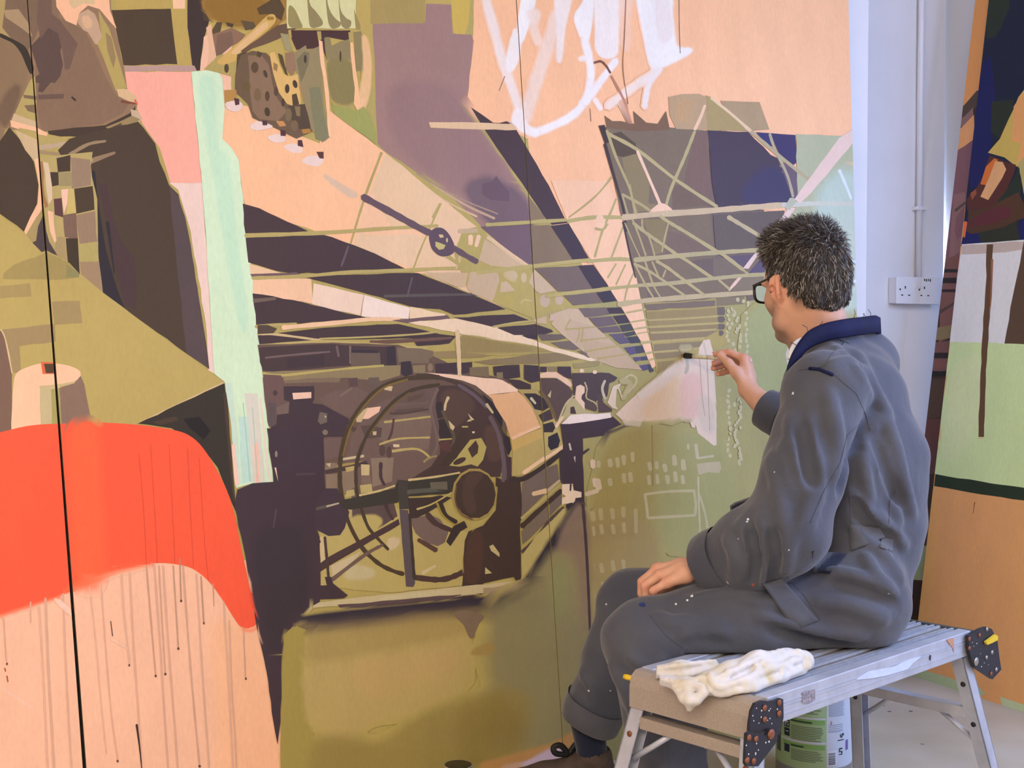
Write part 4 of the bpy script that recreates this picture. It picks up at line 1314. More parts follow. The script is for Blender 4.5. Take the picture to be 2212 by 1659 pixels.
p #3d322e 978,1137 1002,1125 1009,1139 994,1148 972,1180 963,1170
s #5a4238 10 10 903,1166 942,1189
p #46362f 1074,1039 1097,1036 1123,1040 1128,1107 1122,1133 1125,1256 1115,1258 1109,1246 1043,1260 1041,1287 1031,1307 1015,1312 1000,1303 994,1287 1000,1225 1003,1168 1011,1148 1043,1135 1070,1102 1074,1062
f #573d33 8 0.7 1010,1180 1030,1150 1040,1180 1030,1250 1008,1250
p #c0b07a 1056,1180 1064,1176 1078,1195 1078,1203 1060,1190
p #c0b07a 1047,1225 1062,1238 1047,1240
p #b9a867 1060,1258 1100,1248 1112,1258 1100,1262 1045,1268
e #a59050 1024,1068 49 57
e #47382f 1025,1068 45 52
f #5a453a 6 0.6 1000,1070 1010,1030 1040,1025 1020,1060 1025,1100 1010,1105
s #6b563c 3 3 985,1050 982,1080 995,1110 1020,1122
p #46362f 1070,1030 1092,1040 1092,1056 1070,1050
s #675a5e 8 7 1088,1010 1086,1040
p #75655a 1127,1043 1177,1012 1203,1002 1207,1037 1183,1060 1125,1115
s #40342f 11 10 1100,1034 1130,1034 1176,1006 1216,975
s #dcb98f 9 10 1150,1067 1180,1060
s #bbaa80 7 6 1183,1060 1208,1038
s #b5a468 7 6 1126,1120 1181,1072 1208,1048
s #46362f 11 10 1126,1137 1182,1086 1212,1060
p #7b6b5a 1125,1148 1183,1091 1184,1123 1128,1176
p #75655a 1186,1090 1212,1066 1212,1088 1186,1116
s #5a4842 7 6 1127,1192 1160,1160 1184,1126 1216,1096
p #bcab6c 1125,1201 1158,1156 1185,1131 1216,1098 1224,1107 1187,1162 1146,1228 1128,1256
p #c6b78e 660,1305 760,1292 960,1270 1100,1256 1113,1262 1128,1250 1112,1275 960,1290 760,1308 664,1314
p #a49070 1043,1270 1110,1262 1112,1274 1043,1284
p #c9bd96 820,1290 960,1274 965,1282 820,1298
p #5d4b4c 728,1306 850,1296 995,1284 996,1292 850,1308 735,1314
p #ecd2b2 1213,1046 1236,1045 1238,1059 1255,1063 1255,1074 1242,1076 1240,1088 1220,1088 1213,1091 1213,1076 1222,1072 1213,1067
s #3f3436 4 3 1232,1046 1231,1060
c #3f3236 1222,1090 1236,1086 1242,1094 1236,1102 1224,1100
@painted_dark_mass
p #42343c 576,925 590,1041 545,1044 512,1058 505,1092 525,1180 550,1330 575,1450 590,1560 599,1608 605,1560 607,1480 610,1372 628,1357 640,1350 662,1316 690,1300 692,1262 690,1160 684,1145 678,1127 684,1080 702,1056 700,1000 698,945 660,930 610,930
f #382f36 20 0.7 560,1160 640,1150 660,1290 620,1340 590,1400 565,1280
p #ecc4ab 592,1010 596,1010 600,1040
e #8d8070 596,981 3 7
s #4f4148 6 5 640,1025 680,1023
s #57474f 3 3 590,1140 596,1100
@painted_lower_floor
f #37303a 9 1 650,1335 760,1320 900,1306 1000,1296 1105,1284 1128,1262 1185,1172 1232,1104 1242,1104 1192,1205 1140,1288 1000,1312 800,1334 690,1346
f #5f5048 16 0.8 650,1352 800,1338 1000,1318 1120,1300 1180,1230 1130,1310 1000,1330 800,1352 680,1362
f #8c7662 14 0.9 1205,1190 1245,1100 1262,1130 1272,1330 1268,1420 1240,1420 1238,1260
f #9a8f62 20 0.9 1150,1280 1200,1200 1235,1240 1240,1420 1200,1440 1150,1400
f #8d8560 45 0.9 1080,1330 1200,1300 1260,1420 1235,1500 1225,1600 1130,1610 1080,1500
f #8f9062 20 0.7 1195,1250 1215,1220 1222,1290 1200,1330
p #a3944f 612,1372 628,1357 640,1352 660,1360 655,1440 662,1560 690,1600 700,1700 605,1700 606,1560 610,1450
f #b9a467 16 1 668,1430 760,1410 900,1380 990,1362 1010,1420 1000,1480 900,1530 800,1560 740,1590 690,1570 668,1540
f #c0a46c 25 0.8 780,1440 900,1420 980,1410 960,1450 860,1480 790,1490
f #a8935a 25 0.8 680,1380 800,1360 960,1340 1000,1360 800,1400 680,1420
f #97854a 25 0.8 700,1600 820,1610 900,1560 1000,1520 1110,1500 1130,1560 1000,1660 700,1680
f #8a7438 45 0.5 1010,1550 1090,1530 1110,1610 1020,1640
c #7e6c58 978,1325 1000,1350 1012,1376 1022,1376 1032,1350 1045,1330 1010,1318
f #a28a50 6 0.9 1030,1400 1060,1390 1060,1410 1020,1412
s #4b3a3c 7 5 1258,1090 1265,1180 1271,1300 1275,1420
f #c08f56 10 0.9 1040,1652 1100,1636 1160,1618 1200,1606 1230,1588 1262,1572 1262,1592 1220,1612 1120,1650 1060,1672
f #cbb6c9 8 1 1100,1664 1150,1640 1200,1618 1225,1640 1180,1680 1110,1690
f #c9a58c 8 0.9 1060,1680 1100,1652 1130,1660 1110,1690
s #8a7a48 4 4 -20,1900 1900,1900
@painted_white_sketch
b #f1e4da 26 22 0.85 1048,-40 1050,0 1067,63 1082,121 1103,182 1124,243
f #f3efe8 4 0.95 1136,-40 1162,-40 1150,25 1136,70 1124,95 1118,70 1122,30
f #f1eae2 4 0.9 1110,66 1095,121 1095,150 1107,152 1118,131 1123,96 1116,73
b #efdccd 36 34 0.7 1204,30 1174,126 1153,192 1133,258
f #f0e6dd 5 0.85 1196,-60 1232,-20 1230,12 1219,63 1212,127 1204,125 1204,50
f #f2dccb 6 0.7 1140,25 1160,22 1166,34 1160,58 1168,90 1158,95 1148,70 1144,45
f #f4efe8 4 0.95 1258,8 1280,-40 1280,25 1270,86 1256,82 1241,38
b #f2ece6 20 22 0.95 1262,85 1275,142 1273,190 1254,232 1216,262 1157,287
b #f4efea 24 24 0.95 1157,288 1130,276 1112,258
f #f3e8e0 6 0.9 1114,238 1126,242 1134,262 1146,284 1126,280 1108,258
b #f1ebe6 20 18 0.9 1330,131 1305,165 1282,198 1264,222
b #f1ebe6 14 12 0.8 1285,215 1293,228 1298,236
f #f2e9e0 5 0.92 1288,-60 1335,-60 1334,76 1330,118 1306,124 1289,108 1287,63
f #f3cbb0 8 0.6 1340,-40 1370,-40 1360,40 1358,100 1345,95
f #f1ece4 6 0.95 1374,-60 1444,-60 1452,50 1462,100 1490,106 1486,116 1426,146 1406,142 1392,80
f #eadbd0 8 0.8 1420,0 1440,0 1450,70 1430,90 1418,40
b #efe6de 18 14 0.85 1424,150 1402,180 1394,212 1392,232
b #efe3d8 22 20 0.75 1420,152 1380,180 1340,208 1312,230
b #f1e8e0 16 12 0.8 1262,125 1252,128
s #7a5040 5 4 1283,136 1297,133 1308,142 1318,158
s #b98268 5 6 1320,165 1336,195 1350,225 1362,265
s #9a7258 2 2 1353,-40 1348,80 1345,150 1356,225
s #9a7258 2 2 1466,-40 1467,60 1469,115
s #8a6a50 2 2 1274,235 1276,262
s #8a7a60 2 2 1090,165 1078,196
b #c99578 14 12 0.5 1340,220 1360,265
@painted_grey_bar
p #e0bd92 926,264 1000,264 1060,266 1108,268 1116,281 1000,279 930,276
"""
# little dabs of light paint scattered in columns
dabs = ['@painted_dabs']
for cx_, y0_, y1_, n_, w_ in ((1572, 668, 740, 8, 3), (1590, 665, 790, 20, 10), (1612, 670, 790, 10, 2), (1574, 838, 990, 13, 3), (1593, 860, 1005, 26, 8), (1604, 646, 662, 5, 12)):
    for k in range(n_):
        yy = y0_ + (y1_ - y0_) * (k + 0.5) / n_
        dabs.append('e #bfb388 1,1 %.1f %.1f %.1f %.1f %.0f' % (cx_ + rng.uniform(-w_, w_), yy, rng.uniform(2.4, 4), rng.uniform(3.5, 6), rng.uniform(-30, 30)))
MURAL_TXT += '\n'.join(dabs)

MUR = Board(MURAL0, AX, BX, 0.12)
mural_items = parse(MURAL_TXT)
# an ellipse line keeps its numbers as "cx,cy rx ry [rot]"
def fix_e(it):
    g, k, c, par, pts = it
    if k == 'e' and pts:
        if len(par) >= 4: return (g, k, c, par[:5], [])
        return (g, k, c, [pts[0][0], pts[0][1]] + par, [])
    return it
mural_items = [fix_e(i) for i in mural_items]
mural_sh = shapes_to_tris(mural_items)
assign_levels(mural_sh)

# three boards with a narrow gap at each joint (joint line: x = a + b*y in pixels)
S1L, S1R = (58.0, 0.0727), (60.0, 0.0765)
S2L, S2R = (1114.4, 0.0620), (1116.0, 0.0621)
EDGE = (1832.5, 0.0262)
TOP_T = 2.44
def uv_on(line, t):
    """in-plane coordinates of the joint at height t of the board"""
    ylo, yhi = -1200.0, 2600.0
    for _ in range(60):
        ym = (ylo + yhi) / 2
        if MUR.uv(line[0] + line[1] * ym, ym)[1] > t: ylo = ym
        else: yhi = ym
    return MUR.uv(line[0] + line[1] * ym, ym)
lo_l, hi_l = np.array([uv_on(S1L, 0)[0] - 1.2, 0.0]), np.array([uv_on(S1L, TOP_T)[0] - 1.2, TOP_T])
panels = (('end mural board with a brown sleeve, dark square and red field', None, S1L),
          ('painted mural board with the checked skirt, mint column, mill machine and roof beams', S1R, S2L),
          ('painted mural board with white sketch marks, roof trusses and unfinished cloth', S2R, EDGE))
MURAL_PANELS = []
for label, sl, sr in panels:
    bl = lo_l if sl is None else uv_on(sl, 0.0); tl = hi_l if sl is None else uv_on(sl, TOP_T)
    br, tr_ = uv_on(sr, 0.0), uv_on(sr, TOP_T)
    o = tag(empty('mural_panel', MUR.pt((bl + br) / 2, -0.009), ANG), label, 'painting', 'mural boards leaning on the back wall')
    board_slab('board', MUR, [bl, br, tr_, tl], o)
    lay_paint(mural_sh, MUR, sl, sr, o)
    MURAL_PANELS.append(o)
# ------------------------------------------------------------------ the two painted boards leaning on the right wall
RDIR = -BX                                        # from the pier towards the viewer
RB = Board(RB0, RDIR, AX, 0.135)
RBB0 = RB0 + AX * 0.026
RBB = Board(RBB0, RDIR, AX, 0.135)
FRONT_TXT = """
@painted_ground
p #cf9560 1900,-400 2700,-400 2700,1900 1850,1900
@painted_blue_coat
p #1a1f30 2050,-400 2700,-400 2700,530 2078,530 2090,400
p #262e22 2130,-300 2190,-300 2180,20 2150,80 2132,84
p #1a1c4c 2122,140 2140,120 2150,200 2140,330 2120,400 2096,410 2090,330 2110,200
p #262c20 2142,220 2190,215 2185,260 2160,300 2140,285
p #1b1d50 2088,470 2110,455 2122,530 2076,532
p #1b1d50 2195,500 2215,460 2215,530 2198,528
p #2b2c20 2112,500 2195,470 2205,524 2120,528
@painted_sleeve
p #b79f50 2134,330 2160,300 2200,210 2300,80 2300,300 2196,360 2170,340
p #d1945a 2190,230 2300,60 2300,320 2196,360 2206,310 2186,305
p #a59a62 2198,355 2300,240 2300,520 2212,420 2205,380
p #262e22 2145,448 2185,395 2202,360 2206,400 2205,420 2176,445
@painted_hand
p #4f2a22 2138,336 2150,340 2195,356 2190,376 2175,410 2145,448 2120,450 2090,455 2088,430 2110,405 2125,380
p #c0682c 2130,360 2148,342 2156,345 2130,400 2118,398
p #d89a6a 2150,348 2166,350 2174,366 2165,385 2135,432 2118,425 2128,404
p #8a4a34 2096,418 2108,408 2110,418 2100,432
p #4a3220 2092,455 2140,446 2200,415 2212,440 2215,470 2170,490 2100,506 2088,500
p #55282a 2095,478 2130,455 2168,444 2188,455 2180,470 2130,486 2090,492
s #e0683c 8 4 2086,480 2083,512
@painted_apron
p #e4ddcb 2078,528 2300,512 2300,760 2044,740 2052,690 2066,610
p #b3a499 2078,530 2300,514 2300,532 2150,546 2076,550
p #53402f 2170,742 2188,640 2212,520 2300,400 2300,750
p #b9cf94 2053,738 2300,746 2300,1095 2018,1024 2030,930
f #c5d8a0 20 0.6 2070,800 2120,790 2110,900 2060,980 2045,960
p #59402a 2132,528 2146,528 2142,640 2130,800 2126,944 2114,944 2120,760 2128,640
p #8a5a3a 2141,560 2146,560 2143,640 2138,700
s #d9b080 2 2 2124,946 2112,947
p #24301f 2021,1024 2120,1040 2300,1068 2300,1096 2120,1068 2018,1050
@painted_bottom_strip
p #9fae88 1961,1437 2010,1452 2040,1460 2078,1474 2110,1478 2120,1490 2130,1500 2100,1504 2060,1494 2020,1476 1965,1458
p #aab794 2160,1505 2240,1530 2240,1552 2165,1526
f #d99a5a 14 0.7 2000,1100 2020,1080 2010,1300 1985,1400 1985,1250
s #7d4a30 2 1 2106,1085 2102,1110
"""
BACK_TXT = """
@painted_ground
p #3a2a1c 1700,-400 2700,-400 2700,1900 1700,1900
p #cb8d52 1900,-400 2700,-400 2700,190 2110,200 2082,240 2040,300
@painted_stripes
p #4b3d33 2060,250 2085,225 2110,196 2160,190 2110,230 2080,260
p #7d5f5c 2060,268 2085,250 2102,232 2103,250 2080,275
p #cb9260 2040,300 2078,275 2104,248 2106,300 2070,325 2040,345
p #735055 2020,330 2068,325 2108,300 2106,420 2085,540 2040,640 2020,640
p #7f5e5c 2060,420 2085,415 2088,440 2065,470 2062,500 2068,520 2082,500 2078,540 2050,560
s #54433c 6 5 2064,455 2085,438
p #6f4c46 2036,560 2085,545 2074,720 2028,740
s #2a2220 7 2038,585 2068,585
s #241e1e 11 2036,606 2067,606
s #2a2220 7 2034,628 2064,628
s #4b3a34 8 5 2028,676 2062,655
p #77684a 2024,708 2056,702 2054,730 2022,735
p #6a4843 2018,740 2052,736 2046,800 2014,805
s #241e1c 11 2018,768 2048,768
p #6f4a43 2012,778 2046,778 2044,795 2010,795
s #201c18 12 2012,808 2044,808
p #463428 2004,820 2042,818 2038,900 1998,905
p #553530 1996,905 2036,905 2026,1020 1985,1030
p #35281f 1984,1030 2024,1025 2016,1120 1975,1120
p #44301f 1975,1100 2014,1100 2003,1180 1965,1182
p #879069 1972,1179 2003,1179 1998,1254 1972,1252 1966,1245
p #33261a 1962,1254 1998,1256 1992,1330 1955,1330
"""
def line2(p, q):
    b = (q[0] - p[0]) / (q[1] - p[1])
    return (p[0] - b * p[1], b)
FL = line2((2136, 0), (1972, 1440))               # far edge of the front board
BL = line2((2107, 0), (1940, 1440))               # far edge of the back board
def uv_line(board, line, t):
    ylo, yhi = -1500.0, 2600.0
    for _ in range(60):
        ym = (ylo + yhi) / 2
        if board.uv(line[0] + line[1] * ym, ym)[1] > t: ylo = ym
        else: yhi = ym
    return board.uv(line[0] + line[1] * ym, ym)
for label, bd, txt, ln in (('painted board with a dark blue coat, white apron and green and orange fields', RB, FRONT_TXT, FL),
                           ('painted board with mauve and brown stripes showing behind the dark blue coat board', RBB, BACK_TXT, BL)):
    bl, tl = uv_line(bd, ln, 0.0), uv_line(bd, ln, 2.44)
    br, tr_ = bl + np.array([0.66, 0]), tl + np.array([0.66, 0])
    o = tag(empty('leaning_painting', bd.pt((bl + br) / 2, -0.009), ANG - math.pi / 2), label, 'painting', 'painted boards leaning on the right wall')
    board_slab('board', bd, [bl, br, tr_, tl], o)
    sh = shapes_to_tris([fix_e(i) for i in parse(txt)])
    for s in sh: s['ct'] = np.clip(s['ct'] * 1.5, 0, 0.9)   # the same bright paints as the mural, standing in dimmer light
    assign_levels(sh)
    # clip at the near edge and the foot of the board as well
    near = line2((5000, 0), (5000.1, 100))
    def clip_uv(s):
        tr, ct = [], []
        for t, c in zip(s['tr'], s['ct']):
            poly, a = clip_tri(list(t), list(c), ln, 1)
            for f in (lambda q: q[1] - 0.0, lambda q: 2.44 - q[1], lambda q: br[0] + (tr_[0] - br[0]) * q[1] / 2.44 - q[0]):
                if len(poly) < 3: break
                uvs = [bd.uv(*q) for q in poly]; op, oa = [], []
                for i in range(len(poly)):
                    j = (i + 1) % len(poly); fp, fq = f(uvs[i]), f(uvs[j])
                    if fp >= 0: op.append(poly[i]); oa.append(a[i])
                    if (fp >= 0) != (fq >= 0):
                        lo, hi = poly[i], poly[j]
                        ca, cb = a[i], a[j]
                        x0, x1 = 0.0, 1.0
                        for _ in range(30):
                            xm = (x0 + x1) / 2
                            if (f(bd.uv(*(lo + (hi - lo) * xm))) >= 0) == (fp >= 0): x0 = xm
                            else: x1 = xm
                        op.append(lo + (hi - lo) * xm); oa.append(ca + (cb - ca) * xm)
                poly, a = op, oa
            for k in range(1, len(poly) - 1):
                tr.append([poly[0], poly[k], poly[k + 1]]); ct.append([a[0], a[k], a[k + 1]])
        s['tr'], s['ct'] = tr, ct
        return s
    lay_paint([clip_uv(s) for s in sh], bd, None, None, o)
# ------------------------------------------------------------------ aluminium step platform
DECK = 0.48
bN = on_z(1634, 1515, DECK); bR = on_z(2106, 1359, DECK)
bx_ = (bR - bN); BLEN = np.linalg.norm(bx_); bx_ /= BLEN
by_ = np.array([-bx_[1], bx_[0], 0.0])
BW = 0.305
BEN = Frame((bN[0], bN[1], 0), bx_, by_)
BROT = math.atan2(bx_[1], bx_[0])
M_alu = mat('scuffed aluminium', '#b9bcc8', 0.45, metal=0.3, var=0.10, vscale=18, bump=0.05, bscale=200)
M_alu_d = mat('dirty deck aluminium', '#857a68', 0.5, metal=0.2, var=0.25, vscale=26, color2='#685d4d')
M_rib = mat('highlit rib aluminium', '#bfc2cc', 0.4, metal=0.4, var=0.1, vscale=40)  # blue highlight lines put into the rib colour, paler than the slats
M_cast = mat('sparkly cast aluminium', '#ab9e92', 0.55, metal=0.3, var=0.13, vscale=420, bump=0.1, bscale=900)
M_blk = mat('black hinge plate', '#1b1c28', 0.5, bump=0.1, bscale=60)
M_rivet = mat('rusty rivet', '#8f5a40', 0.6, metal=0.5, var=0.3, vscale=300)
M_steel = mat('steel rivet', '#a9a49c', 0.4, metal=0.8)
M_yel = mat('yellow release tab', '#e2bd2a', 0.45)
M_rub = mat('black rubber', '#232327', 0.7)
M_wspot = mat('white paint spot', '#dcdde2', 0.6)
plat = tag(empty('step_platform', BEN(BLEN / 2, BW / 2, 0), BROT), 'aluminium folding step platform the painter sits on', 'step platform')
# deck: front rail, back rail and ribbed slats between them
RH = 0.056
def rail(name, y0, y1):
    bm = bmesh.new()
    add_box(bm, BEN, 0.035, BLEN - 0.02, y0, y1, DECK - RH, DECK, 0.002)
    for z in (0.014, 0.030, 0.036):
        yy = y0 if y0 < BW / 2 else y1
        add_box(bm, BEN, 0.036, BLEN - 0.021, yy - 0.0012, yy + 0.0012, DECK - RH + z, DECK - RH + z + 0.003)
    return bm_obj(name, bm, M_alu, plat)
rail('side_rail', 0.0, 0.030); rail('side_rail', BW - 0.030, BW)
NS = 5; gap = 0.008; sw = (BW - 0.06 - gap * (NS + 1)) / NS
for i in range(NS):
    y0 = 0.030 + gap + i * (sw + gap)
    bm = bmesh.new()
    add_box(bm, BEN, 0.03, BLEN - 0.025, y0, y0 + sw, DECK - 0.024, DECK - 0.005, 0.001)
    sl_ = bm_obj('deck_slat', bm, M_alu_d, plat)
    for f in (0.0, 0.5, 1.0):
        yy = y0 + 0.003 + (sw - 0.006) * f; hw = 0.0028 if f != 0.5 else 0.0018
        bm = bmesh.new(); add_box(bm, BEN, 0.03, BLEN - 0.025, yy - hw, yy + hw, DECK - 0.006, DECK - (0.0 if f != 0.5 else 0.003))
        bm_obj('rib', bm, M_rib, sl_)
# rounded end bar at the near-left end, thin dark bar at the far end
prof = [(0.0, -0.072), (0.0, -0.03), (0.006, -0.010), (0.018, -0.001), (0.034, 0.0), (0.040, -0.004), (0.040, -0.072)]
bm = bmesh.new()
add_prism(bm, [BEN(x - 0.006, 0.004, DECK + z) for x, z in prof], by_ * (BW - 0.008))
bm_obj('end_bar', bm, M_cast, plat)
bm = bmesh.new()
add_box(bm, BEN, BLEN - 0.02, BLEN - 0.004, 0.0, BW, DECK - 0.045, DECK - 0.001, 0.003)
bm_obj('far_end_bar', bm, mat('dark grey rail', '#5d5c57', 0.5, metal=0.5), plat)
M_paintsm = mat('smeared white paint', '#c9d2ea', 0.6, var=0.06, vscale=60)
def face(px, py, off=-0.002):
    return on_plane(px, py, BEN(0, off, 0), by_)
def deck_pt(px, py, z=0.001):
    return on_z(px, py, DECK + z)
def plate(name, pix, off, th, m, parent, fn=None):
    pts = [(fn or (lambda a, b: on_plane(a, b, BEN(0, off, 0), by_)))(x, y) for x, y in pix]
    bm = bmesh.new(); add_prism(bm, pts, -by_ * th)
    return bm_obj(name, bm, m, parent)
plate('paint_smear', [(1848, 1468), (1875, 1450), (1930, 1440), (1965, 1424), (1990, 1418), (1972, 1432), (1960, 1446), (1920, 1458), (1880, 1466)], -0.0012, 0.0006, M_paintsm, plat)
plate('worn_sticker', [(1733, 1496), (1760, 1489), (1760, 1512), (1745, 1520), (1733, 1518)], -0.0013, 0.0006, mat('worn sticker', '#8f8790', 0.6, var=0.5, vscale=150), plat)
for pp in ([(2044, 1382), (2060, 1378), (2061, 1410), (2058, 1400), (2050, 1390)], [(2008, 1414), (2011, 1416), (2010, 1428), (2008, 1425)]):
    plate('paint_mark', pp, -0.0013, 0.0005, mat('orange paint mark', '#c08a6c', 0.6) if pp[0][0] > 2040 else M_blk, plat)
# hinge plates
def rivets(parent, pts, off, m, r=0.006):
    for (px, py) in pts:
        c = on_plane(px, py, BEN(0, off, 0), by_)
        bm = bmesh.new(); add_tube(bm, [c, c - by_ * 0.002, c - by_ * 0.0035], [r, r, r * 0.55], 10)
        bm_obj('rivet', bm, m, parent, True)
def specks(parent, pts, off, r=0.0016):
    for (px, py) in pts:
        c = on_plane(px, py, BEN(0, off, 0), by_)
        bm = bmesh.new(); add_tube(bm, [c, c - by_ * 0.0006], r * random.uniform(0.7, 1.3), 6)
        bm_obj('paint_speck', bm, M_wspot, parent)
up = plate('hinge_plate', [(1613, 1579), (1614, 1562), (1618, 1535), (1626, 1518), (1641, 1512), (1657, 1514), (1670, 1511), (1680, 1507), (1686, 1509), (1687, 1548), (1678, 1586), (1660, 1584), (1648, 1573), (1632, 1578)], -0.004, 0.006, M_blk, plat)
lowp = plate('leg_hinge_plate', [(1607, 1584), (1612, 1580), (1640, 1582), (1648, 1588), (1655, 1580), (1672, 1578), (1676, 1590), (1674, 1600), (1633, 1654), (1608, 1654), (1604, 1648)], -0.010, 0.005, M_blk, plat)
rivets(up, [(1651, 1529), (1651, 1554), (1682, 1518), (1682, 1541)], -0.010, M_rivet)
rivets(lowp, [(1617, 1593), (1632, 1596), (1613, 1642), (1627, 1644)], -0.015, M_rivet)
rivets(lowp, [(1665, 1586)], -0.015, M_rivet, 0.010)
specks(up, [(1626, 1546), (1628, 1557), (1645, 1535), (1664, 1531), (1661, 1535), (1663, 1552), (1658, 1556), (1679, 1532), (1639, 1562), (1644, 1549), (1667, 1563), (1634, 1530)], -0.010)
specks(lowp, [(1617, 1629), (1632, 1627), (1632, 1630), (1638, 1620), (1654, 1604), (1661, 1602), (1634, 1606), (1612, 1610)], -0.015)
rp = plate('hinge_plate', [(2085, 1372), (2112, 1357), (2125, 1353), (2136, 1358), (2148, 1385), (2152, 1420), (2156, 1445), (2137, 1466), (2098, 1440), (2091, 1420), (2087, 1405)], -0.004, 0.008, M_blk, plat)
rivets(rp, [(2093, 1380), (2093, 1400), (2115, 1372), (2140, 1455)], -0.012, M_rivet, 0.005)
rivets(rp, [(2108, 1429)], -0.012, M_steel, 0.010)
rivets(rp, [(2131, 1359), (2142, 1409), (2130, 1420), (2151, 1446)], -0.012, M_steel, 0.005)
specks(rp, [(2110, 1390), (2103, 1396), (2120, 1440), (2126, 1432), (2135, 1436), (2118, 1412), (2100, 1388)], -0.012, 0.0012)
plate('release_tab', [(2125, 1386), (2138, 1376), (2146, 1370), (2151, 1374), (2150, 1382), (2138, 1388), (2128, 1392)], -0.014, 0.006, M_yel, rp)
c = BEN(0.0, BW + 0.006, DECK - 0.03)
bm = bmesh.new(); add_tube(bm, [P(1374, 1468, 2.50), P(1356, 1463, 2.51), P(1348, 1461, 2.515)], [0.005, 0.006, 0.005], 10); bm_obj('release_button', bm, M_yel, plat, True)
# legs: channel sections with a rung between each pair, feet splayed outwards
def channel(name, a, b, w, d, xdir, ydir, m, parent):
    """U-section from a to b"""
    bm = bmesh.new(); t = 0.003
    for (x0, x1, y0, y1) in ((-w / 2, w / 2, -d / 2, -d / 2 + t), (-w / 2, -w / 2 + t, -d / 2, d / 2), (w / 2 - t, w / 2, -d / 2, d / 2)):
        q = []
        for p in (a, b):
            q.append([bm.verts.new(p + xdir * x + ydir * y) for x, y in ((x0, y0), (x1, y0), (x1, y1), (x0, y1))])
        for k in range(4): bm.faces.new((q[0][k], q[0][(k + 1) % 4], q[1][(k + 1) % 4], q[1][k]))
        bm.faces.new(q[0][::-1]); bm.faces.new(q[1])
    return bm_obj(name, bm, m, parent)
LEGS = {}
for end, x_top, x_bot in (('near', 0.02, -0.085), ('far', BLEN - 0.03, BLEN + 0.085)):
    for side, yt, yb in ((0, 0.020, -0.030), (1, BW - 0.020, BW + 0.030)):
        a = BEN(x_top, yt, DECK - 0.060); b = BEN(x_bot, yb, 0.022)
        sy = -1 if side == 0 else 1
        lg = channel('leg', a, b, 0.034, 0.032, bx_, by_ * (1 if side == 0 else -1), M_alu, plat)
        bm = bmesh.new(); add_box(bm, Frame(b, bx_, by_), -0.022, 0.022, -0.022, 0.022, -0.022, 0.02, 0.004)
        bm_obj('rubber_foot', bm, M_rub, lg)
        LEGS[end, side] = (a, b)
    for f in ((0.10, 0.62) if end == 'near' else (0.34,)):
        p0 = LEGS[end, 0][0] * (1 - f) + LEGS[end, 0][1] * f; p1 = LEGS[end, 1][0] * (1 - f) + LEGS[end, 1][1] * f
        dr = (p1 - p0) / np.linalg.norm(p1 - p0)
        bm = bmesh.new(); Fr = Frame(p0, dr, np.cross([0, 0, 1.0], dr)); L = np.linalg.norm(p1 - p0)
        add_box(bm, Fr, 0.015, L - 0.015, -0.016, 0.016, -0.012, 0.012, 0.002)
        bm_obj('rung', bm, M_cast if end == 'near' else M_alu, plat)
        for k in (0, 1):
            q = (p0, p1)[k] + dr * (0.085 if k == 0 else -0.085); g = f + 0.18
            e = LEGS[end, k][0] * (1 - g) + LEGS[end, k][1] * g + dr * (0.012 if k == 0 else -0.012)
            bm = bmesh.new(); add_tube(bm, [q - np.array([0, 0, 0.010]), (q + e) / 2 - np.array([0, 0, 0.006]), e], 0.006, 8)
            bm_obj('brace', bm, M_alu, plat, True)
    for k in (0, 1):
        for g in (0.16, 0.40):
            c = LEGS[end, k][0] * (1 - g) + LEGS[end, k][1] * g
            s_ = -1 if end == 'near' else -1
            bm = bmesh.new(); add_tube(bm, [c - bx_ * 0.0165, c - bx_ * 0.019], 0.006, 10); bm_obj('rivet', bm, M_rivet if end == 'near' else M_rub, plat, True)
